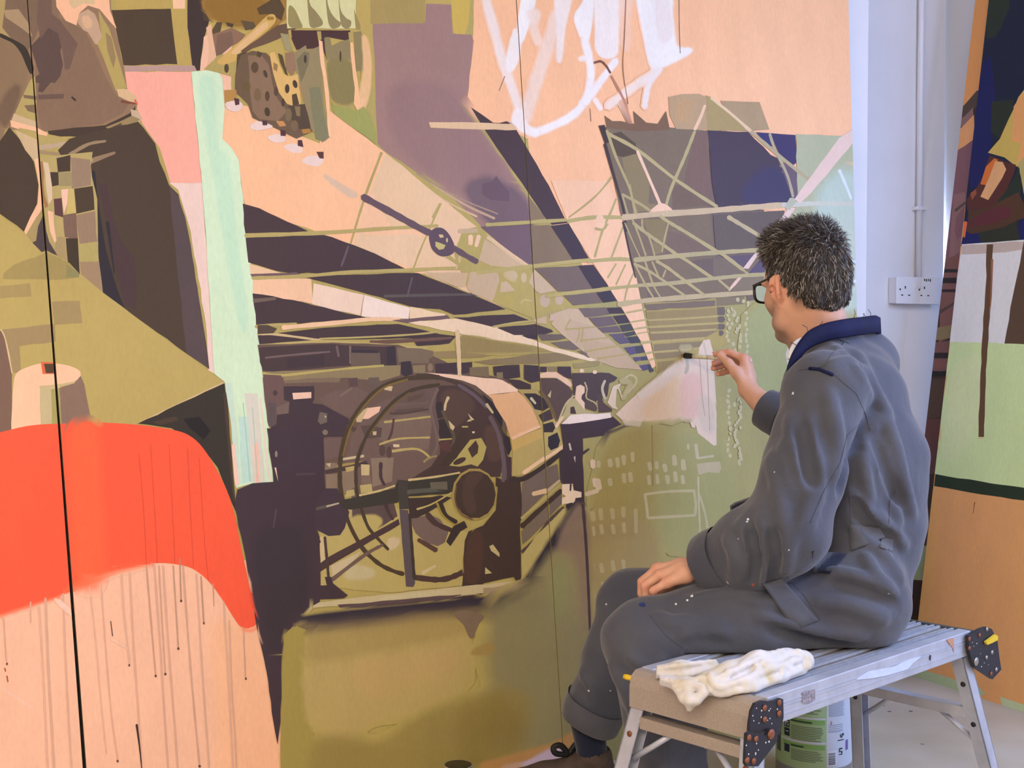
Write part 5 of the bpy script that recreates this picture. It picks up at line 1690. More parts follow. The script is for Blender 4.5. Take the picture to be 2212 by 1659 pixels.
# ------------------------------------------------------------------ smooth solid modelling (distance fields -> mesh)
class Field:
    def __init__(s, lo, hi, h):
        s.lo = np.array(lo, float); s.h = h
        s.n = np.ceil((np.array(hi) - s.lo) / h).astype(int) + 1
        s.d = np.full(s.n, 0.2, np.float32)
    def sub(s, lo, hi):
        i0 = np.clip(np.floor((np.asarray(lo) - s.lo) / s.h).astype(int), 0, s.n - 1)
        i1 = np.clip(np.ceil((np.asarray(hi) - s.lo) / s.h).astype(int) + 1, 1, s.n)
        sl = tuple(slice(a, b) for a, b in zip(i0, i1))
        ax = [(s.lo[k] + s.h * np.arange(i0[k], i1[k])).astype(np.float32) for k in range(3)]
        return sl, np.meshgrid(*ax, indexing='ij', sparse=True)
    def blend(s, sl, d, k, mode):
        a = s.d[sl]
        if mode == 'sub': a = -a
        if k > 0:
            hh = np.maximum(k - np.abs(a - d), 0) / k
            r = np.minimum(a, d) - hh * hh * k * 0.25
        else:
            r = np.minimum(a, d)
        if mode == 'sub': r = -r
        s.d[sl] = r
    def cone(s, a, b, r1, r2=None, k=0.02, mode='add'):
        a = np.asarray(a, float); b = np.asarray(b, float); r2 = r1 if r2 is None else r2
        m = max(r1, r2) + k + 4 * s.h
        sl, (X, Y, Z) = s.sub(np.minimum(a, b) - m, np.maximum(a, b) + m)
        ab = b - a; L2 = max(np.dot(ab, ab), 1e-12)
        t = np.clip(((X - a[0]) * ab[0] + (Y - a[1]) * ab[1] + (Z - a[2]) * ab[2]) / L2, 0, 1)
        d = np.sqrt((X - a[0] - t * ab[0]) ** 2 + (Y - a[1] - t * ab[1]) ** 2 + (Z - a[2] - t * ab[2]) ** 2) - (r1 + t * (r2 - r1))
        s.blend(sl, d, k, mode)
    def chain(s, pts, rad, k=0.02, mode='add'):
        if np.isscalar(rad): rad = [rad] * len(pts)
        for i in range(len(pts) - 1): s.cone(pts[i], pts[i + 1], rad[i], rad[i + 1], k, mode)
    def ell(s, c, axes, radii, k=0.02, mode='add'):
        c = np.asarray(c, float); A = np.array(axes, float); r = np.array(radii, float)
        ext = np.sqrt(((A.T * r) ** 2).sum(1)) + k + 4 * s.h
        sl, (X, Y, Z) = s.sub(c - ext, c + ext)
        k0 = 0; k1 = 0
        for i in range(3):
            q = (X - c[0]) * A[i, 0] + (Y - c[1]) * A[i, 1] + (Z - c[2]) * A[i, 2]
            k0 = k0 + (q / r[i]) ** 2; k1 = k1 + (q / r[i] ** 2) ** 2
        k0 = np.sqrt(k0); k1 = np.sqrt(k1) + 1e-9
        s.blend(sl, k0 * (k0 - 1) / k1, k, mode)
    def box(s, F, lo, hi, rnd=0.0, k=0.0, mode='sub'):
        """box in the frame F"""
        cs = np.array([F(x, y, z) for x in (lo[0], hi[0]) for y in (lo[1], hi[1]) for z in (lo[2], hi[2])])
        sl, (X, Y, Z) = s.sub(cs.min(0) - k - 4 * s.h, cs.max(0) + k + 4 * s.h)
        q = []
        for ax, l, h_ in zip((F.x, F.y, F.z), lo, hi):
            v = (X - F.o[0]) * ax[0] + (Y - F.o[1]) * ax[1] + (Z - F.o[2]) * ax[2]
            q.append(np.abs(v - (l + h_) / 2) - (h_ - l) / 2 + rnd)
        o = np.sqrt(sum(np.maximum(v, 0) ** 2 for v in q)) + np.minimum(np.maximum(np.maximum(q[0], q[1]), q[2]), 0) - rnd
        s.blend(sl, o, k, mode)
    def noise(s, amp, freq, seed=0):
        """gentle undulation of the surface"""
        r = np.random.default_rng(seed)
        X, Y, Z = np.meshgrid(*[(s.lo[i] + s.h * np.arange(s.n[i])).astype(np.float32) for i in range(3)], indexing='ij', sparse=True)
        for f in freq:
            for _ in range(2):
                d = r.normal(size=3); d /= np.linalg.norm(d)
                s.d += (amp * np.sin(f * (X * d[0] + Y * d[1] + Z * d[2]) + r.uniform(0, 6.28))).astype(np.float32) * 0.5
    def sample(s, p):
        q = (np.asarray(p) - s.lo) / s.h
        i = np.floor(q).astype(int)
        if (i < 0).any() or (i >= s.n - 1).any(): return 0.2
        f = q - i
        c = s.d[i[0]:i[0] + 2, i[1]:i[1] + 2, i[2]:i[2] + 2]
        c = c[0] * (1 - f[0]) + c[1] * f[0]; c = c[0] * (1 - f[1]) + c[1] * f[1]
        return float(c[0] * (1 - f[2]) + c[1] * f[2])
    def hit(s, px, py, t0=1.8, t1=4.2):
        """first surface point along the line of sight of a pixel"""
        r = ray(px, py); L = np.linalg.norm(r); t = t0
        while t < t1:
            d = s.sample(CAM + r * t)
            if d < 0.0004: return CAM + r * t
            t += max(d * 0.6, 0.0008) / L if d < 0.19 else 0.02
        return None
    def normal(s, p):
        e = s.h
        g = np.array([s.sample(p + np.eye(3)[i] * e) - s.sample(p - np.eye(3)[i] * e) for i in range(3)])
        return g / (np.linalg.norm(g) + 1e-9)
    def mesh(s):
        D = s.d; ins = D < 0
        nx, ny, nz = D.shape
        cnt = np.zeros((nx - 1, ny - 1, nz - 1), np.uint8)
        for i in (0, 1):
            for j in (0, 1):
                for k in (0, 1):
                    cnt += ins[i:nx - 1 + i, j:ny - 1 + j, k:nz - 1 + k]
        cells = np.argwhere((cnt > 0) & (cnt < 8)); del cnt
        idx = np.full((nx - 1, ny - 1, nz - 1), -1, np.int32)
        idx[tuple(cells.T)] = np.arange(len(cells))
        pos = np.zeros((len(cells), 3)); num = np.zeros(len(cells))
        co = [(i, j, k) for i in (0, 1) for j in (0, 1) for k in (0, 1)]
        for a in range(8):
            for b in range(a + 1, 8):
                ca, cb = np.array(co[a]), np.array(co[b])
                if abs(ca - cb).sum() != 1: continue
                va = D[tuple((cells + ca).T)]; vb = D[tuple((cells + cb).T)]
                m = (va < 0) != (vb < 0)
                t = (va[m] / (va[m] - vb[m]))[:, None]
                pos[m] += ca + t * (cb - ca); num[m] += 1
        V = s.lo + s.h * (cells + pos / num[:, None])
        quads = []
        for ax in range(3):
            a = np.take(ins, range(0, D.shape[ax] - 1), ax); b = np.take(ins, range(1, D.shape[ax]), ax)
            e = np.argwhere(a != b); sg = a[tuple(e.T)]
            u, v = (ax + 1) % 3, (ax + 2) % 3
            ok = (e[:, u] > 0) & (e[:, v] > 0) & (e[:, u] < D.shape[u] - 1) & (e[:, v] < D.shape[v] - 1)
            e, sg = e[ok], sg[ok]
            du = np.zeros(3, int); du[u] = 1; dv = np.zeros(3, int); dv[v] = 1
            q = np.stack([idx[tuple((e - du - dv).T)], idx[tuple((e - dv).T)], idx[tuple(e.T)], idx[tuple((e - du).T)]], 1)
            q[~sg] = q[~sg][:, ::-1]
            quads.append(q)
        return V, np.concatenate(quads)

def relax(V, Q, it=2, lam=0.5):
    """light smoothing of a quad mesh"""
    n = len(V)
    E = np.concatenate([Q[:, [0, 1]], Q[:, [1, 2]], Q[:, [2, 3]], Q[:, [3, 0]]])
    for i in range(it):
        for l in ((lam,), (-lam * 1.03,)):
            S = np.zeros_like(V); c = np.zeros(n)
            for k in range(3):
                S[:, k] = np.bincount(E[:, 0], V[E[:, 1], k], n) + np.bincount(E[:, 1], V[E[:, 0], k], n)
            c = np.bincount(E[:, 0], minlength=n) + np.bincount(E[:, 1], minlength=n)
            V = V + l[0] * (S / np.maximum(c, 1)[:, None] - V)
    return V
def field_obj(name, fld, m, parent=None, it=2):
    V, Q = fld.mesh()
    V = relax(V, Q, it)
    me = bpy.data.meshes.new(name)
    me.vertices.add(len(V)); me.vertices.foreach_set('co', V.astype(np.float32).ravel())
    me.loops.add(Q.size); me.loops.foreach_set('vertex_index', Q.astype(np.int32).ravel())
    me.polygons.add(len(Q)); me.polygons.foreach_set('loop_start', np.arange(0, Q.size, 4, dtype=np.int32))
    me.update(calc_edges=True); me.validate()
    return link_mesh(name, me, m, parent, True)
# ------------------------------------------------------------------ the painter
PER = tag(empty('person', (*on_z(1780, 1500, 0.0)[:2], 0.0)), 'person in paint-specked grey overalls painting the mural, seated with a brush raised', 'person')
def fabric(name, c1, c2, rough=0.8, scale=420):
    m = bpy.data.materials.new(name); m.use_nodes = True
    nt = m.node_tree; b = nt.nodes['Principled BSDF']
    b.inputs['Roughness'].default_value = rough; b.inputs['Specular IOR Level'].default_value = 0.25
    b.inputs['Sheen Weight'].default_value = 0.25; b.inputs['Sheen Roughness'].default_value = 0.5
    tc = nt.nodes.new('ShaderNodeTexCoord')
    n = nt.nodes.new('ShaderNodeTexNoise'); n.inputs['Scale'].default_value = 7; n.inputs['Detail'].default_value = 7
    nt.links.new(tc.outputs['Object'], n.inputs['Vector'])
    r = nt.nodes.new('ShaderNodeValToRGB'); r.color_ramp.elements[0].position = 0.35; r.color_ramp.elements[1].position = 0.7
    r.color_ramp.elements[0].color = (*lin(c1), 1); r.color_ramp.elements[1].color = (*lin(c2), 1)
    nt.links.new(n.outputs['Fac'], r.inputs['Fac']); nt.links.new(r.outputs['Color'], b.inputs['Base Color'])
    w = nt.nodes.new('ShaderNodeTexNoise'); w.inputs['Scale'].default_value = scale; w.inputs['Detail'].default_value = 2
    nt.links.new(tc.outputs['Object'], w.inputs['Vector'])
    w2 = nt.nodes.new('ShaderNodeTexNoise'); w2.inputs['Scale'].default_value = 28; w2.inputs['Detail'].default_value = 4
    nt.links.new(tc.outputs['Object'], w2.inputs['Vector'])
    bp = nt.nodes.new('ShaderNodeBump'); bp.inputs['Strength'].default_value = 0.25; bp.inputs['Distance'].default_value = 0.001
    nt.links.new(w.outputs['Fac'], bp.inputs['Height'])
    bp2 = nt.nodes.new('ShaderNodeBump'); bp2.inputs['Strength'].default_value = 0.25; bp2.inputs['Distance'].default_value = 0.012
    nt.links.new(w2.outputs['Fac'], bp2.inputs['Height']); nt.links.new(bp.outputs['Normal'], bp2.inputs['Normal'])
    nt.links.new(bp2.outputs['Normal'], b.inputs['Normal'])
    return m
M_over = fabric('grey cotton drill', '#474955', '#53555e')
M_navy = fabric('navy cotton', '#121433', '#181a42')
M_navy.node_tree.nodes['Principled BSDF'].inputs['Sheen Weight'].default_value = 0.0
M_dkin = fabric('dark overall lining', '#1b1d2b', '#23263a')
M_sock = fabric('navy sock', '#1b2034', '#20263c', 0.9)
M_tee = fabric('white cotton', '#e2e0e0', '#efeeee')

# overall: distance field in world space
ov = Field((0.10, 2.35, 0.03), (1.10, 3.60, 1.40), 0.0062)
LH, RH_ = P(1842, 1296, 2.74), P(1832, 1266, 2.98)
LK, RK = P(1392, 1385, 2.70), P(1366, 1302, 3.05)
LA, RA = P(1492, 1800, 2.66), P(1282, 1532, 3.10)
LS, RS = P(1782, 848, 2.72), P(1864, 786, 3.00)
LE, LW = P(1700, 1150, 2.62), P(1560, 1214, 2.72)
RE, RW = P(1800, 965, 3.20), P(1672, 893, 3.30)
NB = P(1790, 752, 2.90)
W0, C1, C2 = P(1866, 1130, 2.87), P(1862, 1000, 2.88), P(1838, 865, 2.88)
K = 0.045
ov.chain([LH, RH_], [0.112, 0.112], K)
ov.chain([(LH + RH_) / 2 + np.array([0.01, 0, 0.03]), W0, C1, C2], [0.125, 0.128, 0.138, 0.122], K)
ov.chain([P(1830, 1140, 2.78), P(1835, 1010, 2.78)], [0.09, 0.10], K)
ov.chain([P(1880, 1130, 2.98), P(1878, 1000, 3.0)], [0.09, 0.105], K)
ov.chain([LS, C2, RS], [0.080, 0.10, 0.075], K)
ov.chain([LS + np.array([0.01, 0.03, 0.02]), NB, RS], [0.045, 0.050, 0.05], K)
ov.chain([P(1742, 860, 2.80), P(1735, 960, 2.80)], [0.05, 0.07], K)          # chest front
arm = Field((0.10, 2.35, 0.03), (1.10, 3.60, 1.40), 0.0062)
arm.chain([LS, LS * 0.45 + LE * 0.55, LE], [0.083, 0.084, 0.086], 0.03)
arm.chain([LE, LE * 0.5 + LW * 0.5, LW], [0.084, 0.086, 0.068], 0.03)
arm.chain([RS, RE, RW], [0.072, 0.065, 0.054], 0.03)
ov.chain([LH, LH * 0.5 + LK * 0.5, LK], [0.112, 0.103, 0.089], K)
ov.chain([RH_, RH_ * 0.45 + RK * 0.55, RK], [0.108, 0.094, 0.080], K)
ov.chain([LK, LK * 0.5 + LA * 0.5 + np.array([0, 0.0, 0]), LA], [0.085, 0.080, 0.070], 0.03)
ov.chain([RK, RK * 0.5 + RA * 0.5, RA], [0.078, 0.068, 0.070], 0.03)
def frame_along(o, d):
    d = d / np.linalg.norm(d)
    h = np.array([0, 0, 1.0]) if abs(d[2]) < 0.9 else np.array([1.0, 0, 0])
    y = np.cross(h, d); y /= np.linalg.norm(y); z = np.cross(d, y)
    return Frame(o, d, y, z)
def cut_end(fl, tip, inner, r):
    """hollow sleeve or trouser end"""
    d = (tip - inner) / np.linalg.norm(tip - inner)
    fl.cone(tip - d * 0.012, tip + d * 0.10, r, r, 0.004, 'sub')
    fl.box(frame_along(tip + d * 0.012, d), (0, -0.13, -0.13), (0.13, 0.13, 0.13), 0.0, 0.0, 'sub')
cut_end(arm, LW, LE, 0.054)
cut_end(arm, RW, RE, 0.044)
cut_end(ov, RA + (RA - RK) / np.linalg.norm(RA - RK) * 0.02, RK, 0.054)
cut_end(ov, LA, LK, 0.054)
# sleeves join the trunk: soft at the shoulders, a crease lower down
zz = (ov.lo[2] + ov.h * np.arange(ov.n[2]))[None, None, :]
kk = (0.006 + 0.030 * np.clip((zz - 0.90) / 0.12, 0, 1)).astype(np.float32)
hh = np.maximum(kk - np.abs(ov.d - arm.d), 0) / kk
ov.d = np.minimum(ov.d, arm.d) - hh * hh * kk * 0.25
ov.noise(0.0022, (34, 55, 80), 3)
# seat pressed flat on the deck
ov.box(BEN, (-0.05, -0.05, DECK - 0.35), (BLEN + 0.1, BW + 0.004, DECK + 0.003), 0.0, 0.0, 'sub')
# folds: ridges and valleys laid along lines seen on the cloth
def fold(pix, r, up, k=0.025, mode='add', taper=True):
    pts = [ov0.hit(x, y) for x, y in pix]
    pts = [p for p in pts if p is not None]
    if len(pts) < 2: return
    q = catmull(pts, 4) if len(pts) > 2 else pts
    n = len(q); out = []
    for i, p in enumerate(q):
        nr = ov0.normal(p)
        t = math.sin(math.pi * (i + 0.6) / (n + 0.2)) ** 0.5 if taper else 1.0
        out.append(p + nr * ((up * t - r) if mode == 'add' else (r - up * t)))
    ov.chain(out, r, k, mode)
import copy
ov0 = copy.copy(ov); ov0.d = ov.d.copy()
RIDGES = [([(1706, 900), (1716, 960), (1730, 1010), (1748, 1075)], .020, .011), ([(1790, 850), (1800, 905), (1808, 960), (1800, 1030)], .018, .010),
          ([(1665, 985), (1680, 1050), (1690, 1110)], .018, .008), ([(1760, 990), (1765, 1060), (1740, 1140)], .018, .008),
          ([(1882, 925), (1908, 905), (1930, 960), (1948, 1030), (1972, 1112)], .018, .013),
          ([(1836, 1062), (1874, 1108), (1908, 1135)], .014, .010), ([(1905, 1000), (1925, 1070), (1940, 1130)], .016, .008),
          ([(1850, 760), (1885, 830), (1920, 900)], .016, .007), ([(1800, 745), (1850, 800), (1880, 860)], .014, .006),
          ([(1600, 1130), (1620, 1180), (1610, 1250)], .016, .010), ([(1648, 1170), (1660, 1220), (1640, 1262)], .016, .010),
          ([(1572, 1165), (1590, 1205), (1585, 1262)], .013, .008), ([(1690, 1120), (1700, 1180), (1690, 1235)], .018, .009),
          ([(1470, 1372), (1520, 1362), (1570, 1368)], .010, .006), ([(1450, 1352), (1500, 1345), (1560, 1350)], .010, .005),
          ([(1700, 1180), (1730, 1130), (1750, 1080)], .010, .006), ([(1640, 1120), (1655, 1150), (1650, 1190)], .010, .007), ([(1790, 790), (1830, 780), (1870, 800)], .010, .005),
          ([(1895, 1110), (1930, 1150), (1955, 1180)], .010, .007), ([(1840, 1130), (1870, 1165), (1920, 1200)], .010, .006), ([(1860, 960), (1868, 1020), (1880, 1080)], .010, .007),
          ([(1600, 1290), (1660, 1300), (1720, 1290)], .010, .004), ([(1480, 1300), (1540, 1285), (1600, 1280)], .010, .004), ([(1320, 1440), (1345, 1470), (1352, 1520)], .009, .005),
          ([(1255, 1450), (1275, 1480), (1290, 1520)], .009, .005), ([(1750, 900), (1752, 950), (1765, 1000)], .009, .006), ([(1690, 960), (1696, 1010), (1712, 1070)], .009, .006),
          ([(1640, 1330), (1720, 1352), (1800, 1368), (1860, 1372)], .014, .010), ([(1790, 1235), (1860, 1250), (1930, 1280)], .016, .011),
          ([(1760, 1300), (1840, 1310), (1910, 1340)], .016, .009), ([(1890, 1180), (1920, 1215), (1945, 1250)], .014, .008),
          ([(1420, 1330), (1450, 1345), (1490, 1340)], .014, .007), ([(1360, 1420), (1400, 1440), (1430, 1425)], .012, .008),
          ([(1330, 1460), (1360, 1500), (1370, 1560)], .014, .007),
          ([(1870, 1200), (1890, 1240), (1920, 1270)], .012, .007)]
VALLEYS = [([(1732, 930), (1742, 990), (1752, 1040)], .016, .007), ([(1660, 1360), (1740, 1378), (1830, 1392)], .012, .008),
           ([(1800, 1262), (1870, 1280), (1935, 1308)], .012, .009), 
           ([(1852, 950), (1830, 1010), (1815, 1060)], .016, .012), ([(1890, 950), (1915, 1020), (1935, 1080)], .014, .009),
           ([(1622, 1150), (1634, 1200), (1624, 1260)], .012, .009), ([(1672, 1150), (1676, 1205), (1664, 1255)], .012, .008),
           ([(1846, 1085), (1880, 1135), (1925, 1165)], .012, .008)]
for pix, r, up in RIDGES: fold(pix, r * 0.72, up, 0.016)
for pix, r, up in VALLEYS: fold(pix, r * 0.8, up, 0.014, 'sub')
# open collar
ov.cone(NB + np.array([-0.02, 0.02, 0.01]), NB + np.array([-0.06, 0.04, 0.10]), 0.062, 0.085, 0.01, 'sub')
field_obj('overall', ov, M_over, PER, 1)

# helpers that lay things on the cloth
def on_cloth(px, py, off=0.001, f=None):
    f = f or ov
    p = f.hit(px, py)
    return None if p is None else p + (CAM - p) / np.linalg.norm(CAM - p) * off
def cloth_patch(name, pix, th, m, parent, n=7):
    """flap of cloth lying on the overall: outline in pixels, filled with a fine grid"""
    a = np.array(pix, float)
    bm = bmesh.new()
    # quad patch from four corners
    g = []
    for i in range(n + 1):
        row = []
        for j in range(n + 1):
            s_, t_ = i / n, j / n
            q = (a[0] * (1 - s_) + a[1] * s_) * (1 - t_) + (a[3] * (1 - s_) + a[2] * s_) * t_
            row.append(ov.hit(*q))
        g.append(row)
    # fill gaps and soften the depth so that the flap stays a flat piece
    pts = np.array([[p if p is not None else (np.nan,) * 3 for p in r] for r in g], float)
    if np.isnan(pts).any():
        mean = np.nanmean(pts.reshape(-1, 3), 0); pts[np.isnan(pts)] = np.broadcast_to(mean, pts.shape)[np.isnan(pts)]
    for _ in range(3):
        q = pts.copy()
        q[1:-1] = (pts[:-2] + pts[2:] + pts[1:-1] * 2) / 4; pts = q.copy()
        q[:, 1:-1] = (pts[:, :-2] + pts[:, 2:] + pts[:, 1:-1] * 2) / 4; pts = q
    dirs = (CAM - pts) / np.linalg.norm(CAM - pts, axis=2)[..., None]
    top = pts + dirs * th; bot = pts - dirs * 0.003
    vt = [[bm.verts.new(v) for v in r] for r in top]; vb = [[bm.verts.new(v) for v in r] for r in bot]
    for i in range(n):
        for j in range(n):
            bm.faces.new((vt[i][j], vt[i + 1][j], vt[i + 1][j + 1], vt[i][j + 1])); bm.faces.new((vb[i][j + 1], vb[i + 1][j + 1], vb[i + 1][j], vb[i][j]))
    for i in range(n):
        for (x, y) in (((i, 0), (i + 1, 0)), ((i + 1, n), (i, n)), ((0, i + 1), (0, i)), ((n, i), (n, i + 1))):
            bm.faces.new((vt[x[0]][x[1]], vb[x[0]][x[1]], vb[y[0]][y[1]], vt[y[0]][y[1]]))
    return bm_obj(name, bm, m, parent, True)
def cloth_line(name, pix, r, m, parent, off=0.0, step=8):
    q = []
    for a, b in zip(pix[:-1], pix[1:]):
        n = max(1, int(math.hypot(b[0] - a[0], b[1] - a[1]) / step))
        q += [(a[0] + (b[0] - a[0]) * i / n, a[1] + (b[1] - a[1]) * i / n) for i in range(n)]
    q.append(pix[-1])
    pts = [on_cloth(x, y, off) for x, y in q]; pts = [p for p in pts if p is not None]
    if len(pts) < 2: return None
    segs = [[pts[0]]]
    for p in pts[1:]:
        if np.linalg.norm(p - segs[-1][-1]) > 0.05: segs.append([p])
        else: segs[-1].append(p)
    for s_ in segs:
        if len(s_) > 1:
            bm = bmesh.new(); add_tube(bm, s_, r, 5); bm_obj(name, bm, m, parent, True)
M_seam = fabric('dark seam thread', '#3a3c46', '#44464f')  # thread a tone darker than the grey drill
M_flap = fabric('worn grey flap', '#4d4d56', '#5a5b60')
# collar: navy band standing round the neck
col_pts = [P(1704, 792, 2.745), P(1716, 760, 2.75), P(1742, 722, 2.768), P(1778, 703, 2.785), P(1822, 693, 2.805), P(1862, 688, 2.86), P(1895, 686, 2.94),
           P(1884, 708, 3.06), P(1835, 735, 3.10), P(1775, 765, 3.08), P(1735, 790, 3.02)]
cc = catmull(col_pts, 6); bm = bmesh.new(); rings = []
ctr = NB
for i, p in enumerate(cc):
    o_ = p - ctr; o_[2] = 0; o_ /= np.linalg.norm(o_) + 1e-9
    hgt = 0.036; th = 0.005
    up_ = np.array([0, 0, 1.0]) * 0.95 + o_ * 0.1
    sec = [p + o_ * (0.004 + th), p + o_ * (0.010 + th) - up_ * hgt, p + o_ * 0.004 - up_ * (hgt + 0.004), p - o_ * 0.002 - up_ * hgt, p - o_ * 0.004, p + up_ * 0.004]
    rings.append([bm.verts.new(v) for v in sec])
for a, b in zip(rings[:-1], rings[1:]):
    for k in range(6): bm.faces.new((a[k], a[(k + 1) % 6], b[(k + 1) % 6], b[k]))
bm.faces.new(rings[0]); bm.faces.new(rings[-1][::-1])
collar = bm_obj('collar', bm, M_navy, PER, True)
collar['label'] = 'navy frayed collar'
for px, py, dx, dy in ((1722, 752, -14, -12), (1745, 716, -12, -14), (1770, 703, 6, -10), (1843, 690, 2, -22), (1860, 690, 6, -14), (1868, 690, -4, -12), (1880, 690, -5, -22)):
    p = P(px, py, 2.80 + max(0, (px - 1780)) * 0.001); q = P(px + dx, py + dy, 2.80 + max(0, (px - 1780)) * 0.001)
    bm = bmesh.new(); add_tube(bm, [p, (p + q) / 2 + np.array([0.004, 0, 0.002]), q], 0.0006, 4); bm_obj('loose_thread', bm, M_navy, collar)
# white T-shirt neckline showing inside the collar
tee = [P(1706, 776, 2.79), P(1713, 752, 2.80), P(1728, 736, 2.83), P(1770, 728, 2.90)]
bm = bmesh.new(); add_tube(bm, catmull(tee, 5), 0.006, 8); bm_obj('tshirt_neck', bm, M_tee, PER, True)
# front edge of the overall, dark lining showing
bm = bmesh.new()
fe = [(P(1716, 770, 2.76), P(1736, 770, 2.76)), (P(1699, 812, 2.775), P(1722, 806, 2.765)), (P(1690, 850, 2.785), P(1716, 845, 2.765)), (P(1690, 884, 2.785), P(1715, 880, 2.765)), (P(1700, 925, 2.78), P(1716, 915, 2.765))]
L_ = [bm.verts.new(a) for a, b in fe]; R_ = [bm.verts.new(b) for a, b in fe]
L2 = [bm.verts.new(a + np.array([0, 0.03, 0])) for a, b in fe]; R2 = [bm.verts.new(b + np.array([0, 0.03, 0])) for a, b in fe]
for i in range(len(fe) - 1):
    bm.faces.new((L_[i], R_[i], R_[i + 1], L_[i + 1])); bm.faces.new((L2[i + 1], R2[i + 1], R2[i], L2[i]))
    bm.faces.new((L2[i], L_[i], L_[i + 1], L2[i + 1])); bm.faces.new((R_[i], R2[i], R2[i + 1], R_[i + 1]))
bm.faces.new((L_[0], L2[0], R2[0], R_[0])); bm.faces.new((R_[-1], R2[-1], L2[-1], L_[-1]))
bm_obj('front_placket', bm, M_dkin, PER)
bm = bmesh.new()
add_prism(bm, [P(1580, 1095, 2.74), P(1590, 1088, 2.74), P(1640, 1070, 2.72), P(1645, 1120, 2.72), P(1600, 1140, 2.74), P(1582, 1128, 2.74)], np.array([0, 0.02, 0]))
bm_obj('chest_pocket_flap', bm, M_dkin, PER)
# turned-up cuffs and hems
def cuff(name, tip, inner, r0, r1, length, m, seg=28, tilt=0.0, wav=0.03):
    d = (tip - inner) / np.linalg.norm(tip - inner)
    Fr = frame_along(tip, d); bm = bmesh.new(); rings = []
    prof = [(-length, r0), (-length * 0.5, (r0 + r1) / 2 + 0.002), (0.0, r1), (0.004, r1 - 0.003), (0.0, r1 - 0.007), (-length * 0.6, r0 - 0.006)]
    for x, r in prof:
        rg = []
        for k in range(seg):
            a = 2 * math.pi * k / seg
            rr = r * (1 + wav * math.sin(2 * a + 0.7) + wav * 0.6 * math.sin(5 * a))
            rg.append(bm.verts.new(Fr(x + tilt * math.sin(a) * 0.02, rr * math.cos(a), rr * math.sin(a))))
        rings.append(rg)
    for a, b in zip(rings[:-1], rings[1:]):
        for k in range(seg): bm.faces.new((a[k], a[(k + 1) % seg], b[(k + 1) % seg], b[k]))
    return bm_obj(name, bm, m, PER, True)
dl = (LW - LE) / np.linalg.norm(LW - LE)
cuff('sleeve_cuff', LW + dl * 0.034, LE, 0.078, 0.076, 0.052, M_over)
dr_ = (RW - RE) / np.linalg.norm(RW - RE)
cuff('sleeve_cuff', RW + dr_ * 0.03, RE, 0.058, 0.055, 0.060, M_over)
da = (RA - RK) / np.linalg.norm(RA - RK)
cuff('trouser_hem', RA + da * 0.034, RK, 0.079, 0.078, 0.055, M_flap, tilt=0.4)
da2 = (LA - LK) / np.linalg.norm(LA - LK)
cuff('trouser_hem', LA + da2 * 0.02, LK, 0.079, 0.077, 0.050, M_flap)
# straps, flaps, seams
cloth_patch('waist_tab', [(1835, 1133), (1900, 1140), (1912, 1160), (1838, 1190)], 0.006, M_flap, PER)
cloth_patch('waist_tab_end', [(1905, 1160), (1930, 1166), (1928, 1192), (1900, 1182)], 0.004, M_flap, PER)
cloth_patch('pocket_flap', [(1648, 1262), (1690, 1250), (1768, 1340), (1716, 1362)], 0.005, M_flap, PER)
cloth_patch('hip_pocket_opening', [(1755, 1190), (1830, 1195), (1792, 1240), (1757, 1236)], 0.003, M_dkin, PER)
cloth_patch('shoulder_patch', [(1815, 727), (1843, 737), (1834, 741), (1808, 732)], 0.003, M_flap, PER)
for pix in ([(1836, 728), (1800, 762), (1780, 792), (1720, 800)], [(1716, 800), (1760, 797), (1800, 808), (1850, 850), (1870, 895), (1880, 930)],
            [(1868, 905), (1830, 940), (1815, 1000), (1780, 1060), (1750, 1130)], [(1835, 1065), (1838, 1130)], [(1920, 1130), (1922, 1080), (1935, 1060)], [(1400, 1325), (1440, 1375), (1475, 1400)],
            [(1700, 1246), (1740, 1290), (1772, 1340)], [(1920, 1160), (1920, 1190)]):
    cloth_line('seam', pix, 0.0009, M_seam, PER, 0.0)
cloth_line('torn_seam', [(1748, 796), (1770, 798), (1800, 810)], 0.004, M_navy, PER, 0.001)
# stray spots of paint
M_spot2 = mat('red paint spot', '#8f4a38', 0.6); M_spot3 = mat('blue paint patch', '#23306a', 0.7)
for px, py, r, m in ((1572, 1258, .005, M_wspot), (1557, 1265, .004, M_wspot), (1616, 1122, .003, M_wspot), (1614, 1127, .003, M_wspot), (1595, 1164, .002, M_wspot), (1704, 1188, .002, M_wspot),
                     (1673, 1020, .002, M_wspot), (1713, 850, .004, M_wspot), (1495, 1288, .004, M_wspot), (1626, 1263, .004, M_spot2), (1706, 1322, .003, M_wspot), (1712, 1330, .003, M_wspot), (1716, 1326, .002, M_wspot),
                     (1388, 1306, .008, M_spot3), (1310, 1305, .003, M_wspot), (1272, 1492, .003, M_wspot), (1318, 1492, .002, M_wspot), (1920, 1282, .002, M_wspot), (1460, 1305, .003, M_wspot), (1485, 1297, .003, M_wspot), (1523, 1616, .002, M_wspot)):
    p = on_cloth(px, py, 0.0004)
    if p is None: continue
    nr = ov.normal(p); Fr = frame_along(p, nr); bm = bmesh.new()
    ring = [bm.verts.new(Fr(0.0008, r * random.uniform(0.6, 1.2) * math.cos(a), r * random.uniform(0.6, 1.2) * math.sin(a))) for a in np.linspace(0, 6.283, 9)[:-1]]
    c_ = bm.verts.new(Fr(0.0012, 0, 0))
    for i in range(8): bm.faces.new((c_, ring[i], ring[(i + 1) % 8]))
    bm_obj('paint_spot', bm, m, PER)
